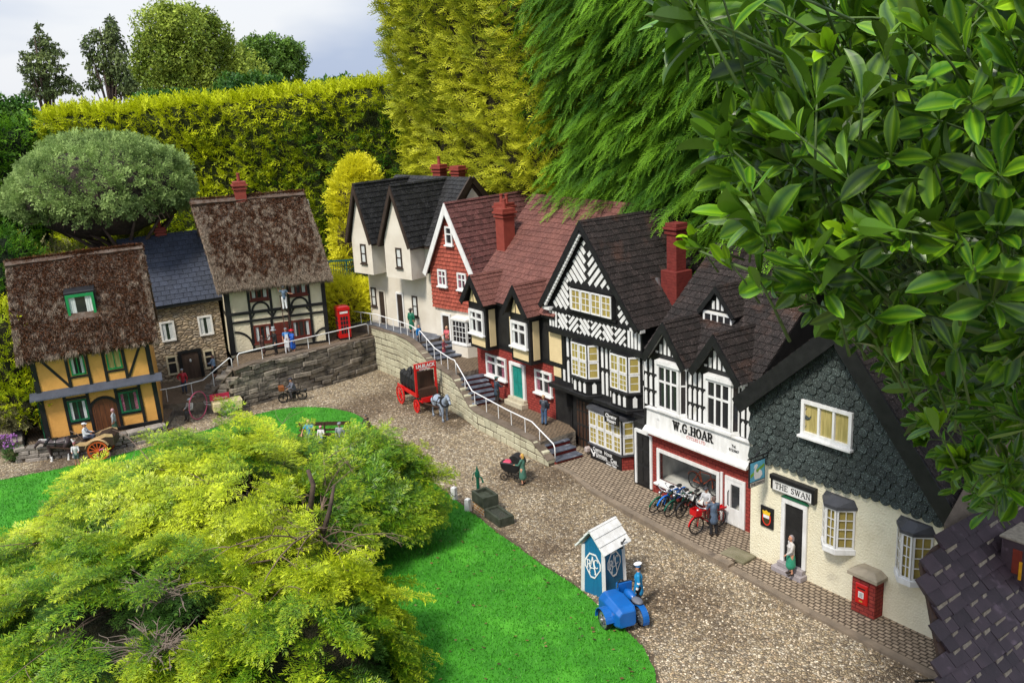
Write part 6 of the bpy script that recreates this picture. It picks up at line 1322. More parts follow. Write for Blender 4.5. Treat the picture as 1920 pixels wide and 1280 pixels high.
for i in range(13):
    a = i * .97; b.tube([(-.1, 0, 7 + i * .15), (1.6 * math.cos(a), 1.5 * math.sin(a), 9.2 + .1 * i), (4.2 * math.cos(a) - .5, 3.5 * math.sin(a), 11.8)], [.2, .15, .08], 6)
b.build('trunk', M['bark'], rb, smooth=True)

# ---- small shrubs
def tuft_shrub(name, label, c, r, mat_, n, sc, variants, seed, yel=.4, zlow=.1, cat='shrub', inner=(.05, .06, .015), dirup=.4, blobs=None):
    g = np.random.default_rng(seed); root = thing(name, label, cat, (c[0], c[1], 0)); ells = blobs or [((0, 0, c[2]), r)]
    Pn = []; Nn_ = []
    for (cc, rr_) in ells:
        D = unit(g.normal(size=(n, 3))); D = D[D[:, 2] > -.5]; lump = 1 + .2 * (vnoise(D * 4 + np.array(cc), 1.0, seed) - .5) * 2; p = D * np.array(rr_) * lump[:, None] * g.uniform(.85, 1.02, len(D))[:, None] + np.array(cc); ok = p[:, 2] > zlow; Pn.append(p[ok]); Nn_.append(unit(D / np.array(rr_))[ok])
        lumpy('foliage_shade_core', cc, tuple(x * .85 for x in rr_), mat('inside %s %d' % (name, seed), inner, tuple(x * .5 for x in inner), 3, .95, 1, 8, bdist=.2), root, .15, 14, seed, 0.)  # core body, its darker colour stands in for shade inside the shrub
    P = np.concatenate(Pn); Nn = np.concatenate(Nn_); d = unit(Nn + np.array([0, 0, dirup]) + g.normal(0, .45, P.shape))
    foliage('foliage', root, variants, P - d * .1, d, unit(Nn + g.normal(0, .5, P.shape)), g.uniform(.7, 1.2, len(P)) * sc, mat_, tint_add=yel + g.normal(0, .2, len(P)), tint_mul=.5); return root
M['yellowfol'] = leafmat('bright yellow foliage', (.66, .62, .012), (.42, .44, .012), tint=(.88, .84, .04), rough=.6, isl=.25, transl=.3)
c = at_d(672, 400, 78); tuft_shrub('golden_shrub', 'tall bright yellow conifer behind the white house gable', (c.x, c.y, 0), None, M['yellowfol'], 1200, 1.0, ferns2, 51, .35, blobs=[((0, 0, 8), (2.3, 2.2, 3.5)), ((0, 0, 11.3), (2.0, 1.9, 2.4)), ((.2, 0, 13.0), (1.0, 1.0, 1.1)), ((-.3, 0, 5), (2.0, 2, 3))], inner=(.08, .06, .02))
c = at_d(657, 556, 70.3); tuft_shrub('golden_shrub', 'low bright yellow cushion shrub beside the phone box and terrace', (c.x, c.y, 0), None, leafmat('vivid yellow foliage', (.80, .72, .015), (.55, .55, .015), tint=(.9, .88, .05), isl=.2, transl=.35), 1500, .7, ferns2, 52, .5, blobs=[((0, 0, c.z - .1), (1.7, 1.5, 1.4)), ((1.2, .2, c.z - .3), (1.3, 1.3, 1.3)), ((-1.1, .2, c.z - .1), (1.2, 1.3, 1.3)), ((.2, .2, c.z - 1.6), (2.2, 1.5, 1.6))], inner=(.12, .10, .02))
c = at_d(258, 445, 72); tuft_shrub('lime_shrub', 'small lime green rounded shrub behind the slate roofed cottage', (c.x, c.y, 0), None, M['goldfol'], 900, .8, ferns2, 53, .3, blobs=[((0, 0, 9.0), (2.2, 2, 1.8)), ((.3, 0, 5.5), (1.6, 1.5, 3))])
c = at_d(8, 650, 62); tuft_shrub('golden_shrub', 'dark and yellow mottled shrub at the left edge beside the ochre cottage', (c.x, c.y, 0), None, M['hedgefol'], 900, .9, ferns2, 54, .55, blobs=[((0, 0, 5.2), (1.9, 1.9, 3.0)), ((.6, 0, 2.6), (1.8, 1.8, 2))], inner=(.02, .02, .005))
c = at_d(20, 520, 70); tuft_shrub('evergreen_shrub', 'dark green leafy shrub at the left edge behind the ochre cottage', (c.x, c.y, 0), None, M['greenfol'], 1200, 1.0, ferns2, 55, 0., blobs=[((-.6, 0, 8.5), (2.8, 2.4, 3.2)), ((.6, 0, 5), (2, 2, 4))], inner=(.008, .02, .004))
M['palefol'] = leafmat('pale dry foliage', (.20, .20, .08), (.12, .13, .05), tint=(.36, .33, .16), rough=.8, isl=.3)
c = at_d(-5, 735, 61); tuft_shrub('pale_shrub', 'pale straw and green twiggy shrub left of the ochre cottage', (c.x - .4, c.y, 0), None, M['palefol'], 900, .6, small, 56, .3, blobs=[((-.8, 0, 2.3), (1.6, 1.4, 1.2)), ((.6, .3, 1.9), (1.2, 1.1, .9)), ((-.6, .4, 3.3), (1.2, 1.2, .9))], inner=(.06, .05, .03))
c = G(27, 865, 0); f = tuft_shrub('flowering_plant', 'small purple flowered plant beside the garden wall corner', (c.x, c.y, 0), None, leafmat('plant leaf', (.05, .14, .03), (.03, .09, .02), tint=(.12, .24, .06)), 260, .35, ferns2, 57, .2, blobs=[((0, 0, .45), (.45, .4, .5))], cat='plant')
b = MB(); rr = random.Random(4)
for i in range(60): b.ball((rr.uniform(-.4, .3), rr.uniform(-.3, .3), rr.uniform(.85, 1.65)), rr.uniform(.04, .08), 6, 4)
tag(b.build('blossom', mat('purple blossom', (.30, .12, .35), (.2, .07, .26), 8, .7), f), kind='stuff')
for i in range(5):
    q = at_d(40 + i * 42, 445 + (i % 2) * 18, 74 + i); tuft_shrub('wild_plant', ['tangle of yellow green weeds nearest the left edge under the round tree', 'second tangle of weeds under the round tree', 'middle clump of weeds on the bank under the round tree', 'fourth clump of weeds under the round tree', 'clump of weeds on the bank beside the lime shrub'][i], (q.x, q.y, 0), None, M['palefol'] if i % 2 else M['goldfol'], 420, .9, ferns2, 60 + i, .1, blobs=[((0, 0, 6), (3, 2, 4.2 - .2 * i))], cat='plant', inner=(.05, .06, .015), dirup=1.2)

# ---- glossy leaved shrub at the right
def broadleaf(seed, nx=11, ny=5, wd=.20, curl=.5, fold=.25):
    g = np.random.default_rng(seed); x = np.linspace(0, 1, nx); prof = (np.sin(np.pi * np.clip(x, 0, 1) ** 1.4) ** .62) * wd; prof[0] = .012; prof[-1] = .01; V = []; T = []
    c = curl * g.uniform(.3, 1.3) * g.choice([1, 1, -1]); fo = fold * g.uniform(.3, 1.5); tw = g.normal(0, .25)
    for i in range(nx):
        for j in range(ny):
            s = (j / (ny - 1) - .5) * 2; y = s * prof[i] * (1 + (.05 * (i % 2) if abs(s) == 1 else 0)); z = abs(s) * prof[i] * fo * 2 - c * x[i] ** 2 * .4; a = tw * x[i]
            V.append([x[i] + .12 * (x[i] > 0), y * np.cos(a), z + y * np.sin(a)]); T.append(.42 if s == 0 else (.30 if abs(s) == 1 else 0.))
    idx = np.arange(nx * ny).reshape(nx, ny); F = np.stack([idx[:-1, :-1], idx[1:, :-1], idx[1:, 1:], idx[:-1, 1:]], -1).reshape(-1, 4); return np.array(V), F, np.array(T)
lv = [broadleaf(i, wd=.155 + .02 * (i % 4), fold=.3) for i in range(12)]; g = np.random.default_rng(77)
M['gloss'] = leafmat('glossy evergreen leaf', (.006, .042, .005), (.028, .118, .007), tint=(.26, .46, .012), rough=.30, spec=.48, isl=.45, transl=.12, back=(.075, .17, .010))
lau = thing('evergreen_shrub', 'glossy broad leaved evergreen shrub overhanging from the right foreground', 'shrub', (13, 15, 0)); OL = np.array([13, 15, 0])
OUT = [(1225, -60), (1240, 20), (1330, 90), (1420, 110), (1390, 190), (1350, 240), (1365, 330), (1400, 380), (1350, 400), (1420, 440), (1500, 500), (1510, 590), (1560, 640), (1650, 660), (1700, 760), (1740, 850), (1800, 910), (1850, 960), (1960, 900), (2100, 800), (2100, -100)]
def tips(n, d0, d1, g, inset=0):
    X = g.uniform(1220, 2080, n); Y = g.uniform(-80, 970, n); k = inpoly(X, Y, OUT); X, Y = X[k], Y[k]; n = len(X); D = g.uniform(d0, d1, n) + np.clip((Y - 500) / 450, 0, 1) * 5.5
    r = np.einsum('ij,nj->ni', _B, np.stack([X - 960, Y - 640, np.full(n, FPX)], 1)); r /= np.hypot(r[:, 0], r[:, 1])[:, None]; return np.array([0, 0, EYE]) + r * D[:, None], X, Y
Pl = []; Dl = []; Ul = []; Sl = []; Tl = []; stems = MB()
def rosette(p, ax, g, size, young=0., k=None, stem=True):
    k = k or g.integers(5, 8); a0 = g.uniform(0, 6.28); u = np.cross(ax, [0, 0, 1.]); u /= np.linalg.norm(u) + 1e-9; v = np.cross(ax, u)
    for i in range(k):
        a = a0 + i * 2.4; open_ = .35 + .22 * (k - i) / k * 3 if not young else .35; rd = u * np.cos(a) + v * np.sin(a); d = unit(ax * (1.1 - open_ * .5) + rd * open_ + np.array([0, 0, -.05])); s = size * g.uniform(.55, 1.12) * (1 if i < k - 2 else .75)
        Pl.append(p - ax * (.30 * (k - i) / k * size)); Dl.append(d); Ul.append(unit(ax * .9 - rd * .5 + g.normal(0, .12, 3))); Sl.append(s); Tl.append(young + max(0, g.normal(0, .07)))
    if stem:
        q = p + unit(-ax + np.array([.3, .2, -.15])) * size * 1.7; stems.tube([Vector(p - OL), Vector(p - OL) * .5 + Vector(q - OL) * .5 + Vector((0, 0, .03)), Vector(q - OL)], [.018 * size, .024 * size, .034 * size], 5)
for (n, d0, d1) in ((430, 12.5, 16.5), (600, 16, 20.5), (800, 20, 25)):
    P, X, Y = tips(n, d0, d1, g)
    for p, x, y in zip(P, X, Y):
        far = (Y_ := (y > 640)); ax = unit(np.array([-.50, -.35, .55]) + g.normal(0, .38, 3)); rosette(p, ax, g, (.78 if d0 < 14 else .74) * (.95 if not far else .92), .55 * (g.random() < .05) + (.12 if g.random() < .3 else 0))
# the branch reaching out to the left over the shop roofs
br = [(1900, 640, 15.5), (1760, 600, 15), (1640, 575, 14.5), (1540, 545, 14.2), (1440, 520, 14), (1360, 490, 14), (1310, 470, 14)]
pts = []
for (x, y, dd) in br: pts.append(at_d(x, y, dd) - Vector(OL))
stems.tube(pts, [.055, .05, .045, .038, .03, .022, .016], 7)
for (x, y, dx_, dz_, sz, yg) in ((1306, 462, -1, .35, .55, .75), (1302, 452, -.5, .9, .45, .85), (1366, 490, -.5, .9, .62, .25), (1420, 518, -.35, 1, .9, .05), (1440, 525, -1, -.2, .85, 0.), (1500, 535, -.9, -.6, .9, .1), (1560, 550, -.2, .9, .85, 0.), (1600, 570, -.8, -.5, .95, .05), (1660, 580, -.4, .6, .85, 0), (1700, 600, -.5, -.6, .9, .1), (1400, 395, -.8, .5, .8, .1), (1380, 330, -.9, .3, .8, .1), (1370, 255, -.9, .4, .8, .05)):
    p = np.array(at_d(x, y, 14.0)); rosette(p, unit(np.array([dx_, -.45, dz_])), g, sz, yg, k=4 if sz < .6 else (2 if 1410 < x < 1620 else 3))
for (x, y, yg) in ((1555, 95, .75), (1600, 445, .85), (1300, 50, .3), (1890, 60, .3), (1660, 90, .2)): rosette(np.array(at_d(x, y, 13)), unit(np.array([-.3, -.6, .6]) + g.normal(0, .2, 3)), g, .62, yg, k=4)
Pl, Dl, Ul, Sl, Tl = map(np.array, (Pl, Dl, Ul, Sl, Tl))
foliage('leaf', lau, lv, Pl - OL, Dl, Ul, Sl, M['gloss'], tint_add=Tl)['kind'] = 'stuff'
stems.build('stem', mat('green stem', (.09, .15, .035), (.05, .085, .025), 3, .6), lau, smooth=True)
b = MB(); b.tube([(2, 2, 0), (1, 1, 6), (-.5, .5, 10), (-3, 0, 13)], [.5, .42, .3, .15], 8); b.tube([(1, 1, 6), (0, -1, 12), (-2, -2, 16)], [.35, .22, .1], 8); b.tube([(0, 1, 8), (-1.5, 3, 11), (-3, 5, 12)], [.25, .18, .08], 7); b.build('trunk', M['bark'], lau, smooth=True)
q = at_d(1870, 230, 27) - Vector(OL); lumpy('foliage_shade_core', tuple(q), (3.2, 2.0, 4.6), mat('shaded inner leaves', (.012, .03, .008), (.006, .014, .004), 2, .8, 1, 5, bdist=.4), lau, .2, 24, 6)  # dark core: shade of the gaps between leaves put into its colour
# loose cypress sprays hanging down before the shop roof
# ------------------------------------------------------------------ signs and small things on the walls
def on_house(name, label, cat, hs, x, y, z, rz=0., group=None):
    q = Matrix.Rotation(hs.rotation_euler[2], 4, 'Z') @ Vector((x, y, 0)); return thing(name, label, cat, (hs.location.x + q.x, hs.location.y + q.y, z), hs.rotation_euler[2] + R(rz), group)
t = on_house('name_sign', 'white sign in a black frame reading THE SWAN above the pub door', 'sign', sw, 1.25, 0, 3.45)
b = MB(); b.box(-.12, 2.0, -.16, -.002, -.02, .60); b.build('backing', M['black'], t, bevel=.01)
b = MB(); b.box(.02, 1.86, -.19, -.161, 0, .40); pl2 = b.build('sign_panel', M['white'], t)
b = MB(); b.box(-.12, 2.02, -.24, -.161, .42, .60); b.box(1.88, 2.02, -.24, -.161, -.02, .42); b.build('frame', M['wooddark'] if False else M['black'], t, bevel=.01)
b = MB(); xe_ = letters(b, 'THE', .14, .09, .23, .038, -.191, sx=.94, serif=.5, gap=.12); b.build('lettering', M['black'], pl2)
b = MB(); letters(b, 'SWAN', xe_ + .12, .09, .23, .038, -.191, sx=.94, serif=.5, gap=.12); b.build('lettering', M['black'], pl2)
t = on_house('crest_board', 'small black board with red oval and yellow crest left of the pub door', 'sign', sw, .9, 0, 1.62)
b = MB(); b.box(-.32, .32, -.07, -.002, 0, .88); b.build('board', M['black'], t, bevel=.008)
def oval(mb, cx, cz, rx, rz, y, y2, z0=-9, z1=9, n=24):
    pts = [(cx + rx * math.cos(2 * math.pi * i / n), min(z1, max(z0, cz + rz * math.sin(2 * math.pi * i / n)))) for i in range(n)]; mb.prism(pts, y, y2)
b = MB(); oval(b, 0, .40, .22, .30, -.085, -.071); b.build('oval', paint('red oval', (.62, .04, .02)), t)
b = MB(); oval(b, 0, .40, .165, .24, -.092, -.0851); b.build('oval_centre', paint('brown centre', (.05, .035, .01)), t)
b = MB(); b.prism([(-.17, .56), (.17, .56), (.2, .72), (.1, .70), (0, .76), (-.1, .70), (-.2, .72)], -.098, -.0921); b.build('crown', paint('yellow crest', (.80, .50, .02)), t)
b = MB(); b.box(-.15, .15, -.097, -.0921, .42, .55); b.build('band', M['white'], t)
t = on_house('hanging_sign', 'blue hanging pub sign with a white swan on a black bracket', 'sign', sw, .98, -.16, 3.62)
b = MB(); b.tube([(0, .1, 1.25), (0, -1.15, 1.25)], .03, 6); b.tube([(0, .05, 1.75), (0, -.75, 1.27)], .02, 6); b.build('bracket', M['blackmetal'], t)
b = MB(); b.box(-.03, .03, -1.08, -.18, .05, 1.1); b.box(-.02, .02, -1.0, -.96, 1.1, 1.24); b.box(-.02, .02, -.3, -.26, 1.1, 1.24); bd = b.build('board', M['black'], t)
for sx_ in (1, -1):
    x0, x1 = (.031, .036) if sx_ > 0 else (-.036, -.031)
    b = MB(); b.box(x0, x1, -1.04, -.22, .28, 1.06); b.build('sky_panel', paint('sign blue', (.10, .38, .55)), bd)
    x0, x1 = (.0365, .040) if sx_ > 0 else (-.040, -.0365)
    b = MB(); b.prism([(-1.03, .45), (-.62, .62), (-.25, .78), (-.25, .90), (-.62, .76), (-1.03, .60)], x0, x1, 'x'); b.build('green_bank', paint('sign green', (.16, .34, .03)), bd)
    x0, x1 = (.0405, .046) if sx_ > 0 else (-.046, -.0405)
    b = MB(); b.prism([(-.78, .34), (-.5, .34), (-.36, .46), (-.40, .62), (-.52, .70), (-.60, .60), (-.70, .62), (-.73, .74), (-.66, .84), (-.62, .92), (-.70, .98), (-.80, .94), (-.86, .82), (-.80, .84), (-.76, .86), (-.82, .72), (-.84, .52)], x0, x1, 'x'); b.build('swan', M['white'], bd)
    b = MB(); b.box(x0, x1, -1.04, -.22, .08, .25); b.build('name_strip', paint('pale strip', (.45, .42, .38)), bd)
    textpart(bd, 'THE SWAN', .15, (.048 * sx_, -1.02 if sx_ > 0 else -.24, .11), M['black'], rz=90 * sx_)
t = on_house('hanging_sign', 'small black sign reading Chester House over the shop bay', 'sign', ch, 5.0, 0, 2.62)
b = MB(); b.box(-.02, .02, -1.05, 0, .56, .60); b.build('bracket', M['blackmetal'], t); b = MB(); b.box(-.55, .55, -1.10, -1.05, 0, .54); bd = b.build('board', M['black'], t)
textpart(bd, 'Chester', .27, (-.45, -1.103, .29), M['white'], off=.008, sx=.95); textpart(bd, 'House', .27, (-.34, -1.103, .06), M['white'], off=.008, sx=.95)

# ------------------------------------------------------------------ wheels, cycles, carts
def wheel(name, root, c, ax, r, spokes, mt, mr, tw=.05, rimw=.07, hub=.06, tyre=True, sr=.012, tyrer=None):
    """wheel: tyre (part) > rim with spokes; ax = axle direction"""
    ax = Vector(ax).normalized(); b = MB(); b.ring((0, 0, 0), ax, r - rimw, r - (.0 if not tyre else rimw * .35), tw * .8)
    a = ax.cross(Vector((0, 0, 1))).normalized(); bb = ax.cross(a)
    for i in range(spokes):
        t = 2 * math.pi * i / spokes; b.cone((0, 0, 0), (a * math.cos(t) + bb * math.sin(t)) * (r - rimw * .8), sr * 1.3, sr, 5, False)
    b.cone(-ax * tw * 1.1, ax * tw * 1.1, hub, hub, 10); o = b.build(name, mr, root); o.location = c
    if tyre:
        k = MB(); k.ring((0, 0, 0), ax, r - rimw * .34, r, tw, 32); k.build('tyre', mt, o, bevel=0)
    return o
def bicycle(loc, rz, colr, label, lean=0., group='parked bicycles outside the shop', basket=False, steer=.0):
    t = thing('bicycle', label, 'bicycle', loc, rz, group); t.rotation_euler = (lean, 0, rz); t.scale = (1.18, 1.18, 1.18)
    m = paint('bike ' + label[:12], colr, .3); r = .34
    wheel('wheel', t, (-.52, 0, r), (0, 1, 0), r, 16, M['rubber'], M['blackmetal'], .035, .045, .03, sr=.006); wheel('wheel', t, (.55, 0, r), (0, 1, 0), r, 16, M['rubber'], M['blackmetal'], .035, .045, .03, sr=.006)
    b = MB(); bb = (-.06, 0, .30); st_ = (-.20, 0, .82); hd = (.38, 0, .86); hb = (.42, 0, .68)
    for p, q in ((bb, st_), (st_, hd), (bb, hb), (hd, hb)): b.cone(p, q, .022, .022, 7)
    for s in (.05, -.05): b.cone((-.52, s, r), bb, .013, .013, 5); b.cone((-.52, s, r), st_, .012, .012, 5); b.cone((.55, s, r), (.43, 0, .72), .014, .016, 5)
    b.build('frame', m, t, smooth=False)
    b = MB()
    for cx in (-.52, .55):
        for i in range(9):
            a0, a1 = R(10 + i * 16), R(10 + (i + 1) * 16); p = Vector((cx + .38 * math.cos(a0), 0, r + .38 * math.sin(a0))); q = Vector((cx + .38 * math.cos(a1), 0, r + .38 * math.sin(a1))); b.beam(p, q, .06, .012, (0, 1, 0)) if False else b.obox((p + q) / 2, ((q - p).normalized(), (0, 1, 0), (q - p).normalized().cross(Vector((0, 1, 0)))), (q - p).length / 2 + .005, .03, .006)
    b.build('mudguard', m, t)
    b = MB(); b.ball((-.22, 0, .93), .12, 10, 6, (1.3, .75, .35)); b.cone((-.2, 0, .8), (-.21, 0, .92), .014, .014, 6); b.build('saddle', M['rubber'], t, smooth=True)
    b = MB(); b.tube([(.22, .30, 1.03), (.34, .27, 1.05), (.40, .1, 1.02), (.40, -.1, 1.02), (.34, -.27, 1.05), (.22, -.30, 1.03)], .016, 6); b.cone((.38, 0, .84), (.40, 0, 1.02), .016, .016, 6); b.build('handlebar', M['silver'], t, smooth=True)
    b = MB(); b.ball((.49, 0, .92), .06, 8, 6); b.build('lamp', M['silver'], t, smooth=True)
    b = MB(); b.cone((-.06, -.04, .30), (-.06, .04, .30), .10, .10, 14); b.cone((-.06, .09, .30), (.08, .09, .20), .01, .01, 4); b.box(.04, .13, .06, .16, .19, .21); b.build('pedal_crank', M['blackmetal'], t)
    if basket: b = MB(); b.box(-.78, -.36, -.12, .12, .72, .74); b.box(-.78, -.36, -.12, -.10, .72, .80); b.box(-.78, -.36, .10, .12, .72, .80); b.cone((-.7, 0, .72), (-.52, 0, .36), .01, .01, 5); b.build('carrier', m, t); b = MB(); b.box(.44, .72, -.18, .18, .78, .80); b.box(.44, .46, -.18, .18, .8, 1.0); b.box(.70, .72, -.18, .18, .8, 1.0); b.box(.46, .70, -.18, -.16, .8, 1.0); b.box(.46, .70, .16, .18, .8, 1.0); b.build('basket', m, t)
    return t
hs_ = ho.rotation_euler[2]
for (px, py, c, lb, ln) in ((1226, 958, (.01, .10, .05), 'dark green bicycle leaning leftmost against the shop window', -.30), (1241, 956, (.01, .16, .62), 'bright blue bicycle between two green ones against the shop window', -.26), (1255, 966, (.01, .09, .055), 'green bicycle right of the blue one against the shop window', -.22), (1276, 968, (.01, .01, .012), 'black bicycle rightmost of the row against the shop window', -.2)):
    q = G(px, py, .22); fw_ = Matrix.Rotation(hs_, 3, 'Z') @ Vector((0, -1, 0)); q2 = q + Vector((-fw_.x, -fw_.y, 0)) * .55
    bicycle((q2.x, q2.y, .225), math.atan2(fw_.y, fw_.x) + .12, c, lb, lean=ln)
q = (G(1303, 1003, .22) + G(1352, 985, .22)) / 2; d = G(1303, 1003, .22) - G(1356, 985, .22)
bicycle((q.x, q.y, .225), math.atan2(d.y, d.x), (.50, .006, .01), 'red delivery bicycle with front basket held by the man and boy', group='parked bicycles outside the shop', basket=True)
t = on_house('bicycle', 'orange red display bicycle inside the shop window', 'bicycle', ho, 2.5, .75, .72)
bb_ = bicycle((0, 0, 0), 0, (.62, .10, .02), 'tmp'); bb_.name = 'bicycle'
for c_ in list(bb_.children): c_.parent = t
bpy.data.objects.remove(bb_); t.scale = (1.15, 1.15, 1.15)

# coal cart
hd = Vector((1.88, -3.41, 0)).normalized(); cang = math.atan2(hd.y, hd.x); c0 = Vector((-6.3, 57.5, 0)); c0 = (G(777, 766, 0) * .5 + G(757, 764, 0) * .5); sd = Vector((-hd.y, hd.x, 0)); c0 = Vector((-5.95, 57.7, 0))
t = thing('coal_cart', 'red coal cart with a tall red name arch and black sacks behind the grey horse', 'cart', c0, cang)
b = MB(); b.box(-1.9, 1.1, -.68, .68, .95, 1.05); b.box(-1.9, 1.1, -.72, -.66, .95, 1.2); b.box(-1.9, 1.1, .66, .72, .95, 1.2); b.box(1.1, 1.6, -.6, .6, .72, .80); b.box(1.55, 1.62, -.6, .6, .72, 1.05); b.build('cart_body', M['red'], t, bevel=.012)
b = MB(); b.box(1.02, 1.12, -.74, -.60, 1.0, 3.1); b.box(1.02, 1.12, .60, .74, 1.0, 3.1); b.box(1.02, 1.12, -.60, .60, 2.66, 3.1); ar = b.build('name_arch', M['red'], t, bevel=.01)
textpart(ar, 'LM.BLACK', .30, (1.128, -.63, 2.82), M['white'], rz=90, off=.010, sx=.92); textpart(ar, 'COALMAN', .16, (1.128, -.42, 2.665), M['white'], rz=90, off=.003, sx=.95)
b = MB(); b.box(.75, .82, -.66, .66, 1.05, 2.5); b.box(.82, 1.25, -.6, .6, 1.4, 1.48); b.box(1.19, 1.25, -.6, .6, .82, 1.4); b.build('driver_seat', M['wooddark'], t, bevel=.01)
b = MB(); b.beam((1.4, -.5, .7), (3.6, -.42, .95), .08, .09); b.beam((1.4, .5, .7), (3.6, .42, .95), .08, .09); b.box(.9, 1.2, -.5, .5, .45, .7); b.box(-1.4, -1.1, -.6, .6, .55, .95); b.build('shaft', M['wooddark'], t, bevel=.012)
for s in (1, -1): wheel('wheel', t, (-1.25, .82 * s, .62), (0, 1, 0), .62, 12, M['red'], M['red'], .07, .10, .09, sr=.024); wheel('wheel', t, (1.05, .74 * s, .42), (0, 1, 0), .42, 10, M['red'], M['red'], .07, .09, .08, sr=.022)
def blob(name, caps, vox, m, parent, smooth=True, seg=10):
    """one continuous surface grown over tapered capsules (p0, r0, p1, r1)"""
    b = MB()
    for c in caps:
        if len(c) == 3: b.ball(c[0], c[1], 12, 8, c[2]); continue
        p, r0, q, r1 = c; b.ball(p, r0, seg, 7); b.ball(q, r1, seg, 7)
        if (Vector(p) - Vector(q)).length > 1e-4: b.cone(p, q, r0, r1, seg)
    me = bpy.data.meshes.new('tmp'); me.from_pydata(b.v, [], b.f); me.update(); o = bpy.data.objects.new('tmp', me); COL.objects.link(o)
    md = o.modifiers.new('r', 'REMESH'); md.mode = 'VOXEL'; md.voxel_size = vox; md.use_smooth_shade = smooth
    sm = o.modifiers.new('s', 'SMOOTH'); sm.factor = .5; sm.iterations = 2
    dg = bpy.context.evaluated_depsgraph_get(); dg.update(); m2 = bpy.data.meshes.new_from_object(o.evaluated_get(dg)); bpy.data.objects.remove(o); bpy.data.meshes.remove(me)
    m2.materials.clear(); m2.materials.append(m); return link(name, m2, parent)
for k, (a, y) in enumerate(((-1.55, -.4), (-1.55, .05), (-1.5, .45), (-1.05, -.42), (-1.05, .02), (-1.0, .44), (-.55, -.42), (-.5, 0), (-.5, .42), (-.02, -.42), (0, 0), (0, .42), (.48, -.42), (.5, 0), (.48, .42))):
    j = random.uniform(-.05, .05); z1 = 2.1 + random.uniform(-.12, .2) + (.12 if a > -.8 else 0)
    o = blob('coal_sack', [((0, 0, .26), .25, (j, 0, .85), .23), ((j, 0, .85), .23, (j * 2, j, z1 - 1.15), .12), ((0, .08, .9), .14, (j, .1, z1 - 1.05), .08)], .05, M['coal'], None)
    o.location = Matrix.Translation(c0) @ Matrix.Rotation(cang, 4, 'Z') @ Vector((a, y, 1.06)); o.rotation_euler = (0, 0, cang + j * 8); tag(o, 'black sack, %s row of the cart bed, %s' % (('rearmost', 'second', 'middle', 'fourth', 'front')[k // 3], ('wall side', 'centre', 'gravel side')[(2 - k % 3)]), 'sack', 'black sacks on the coal cart')

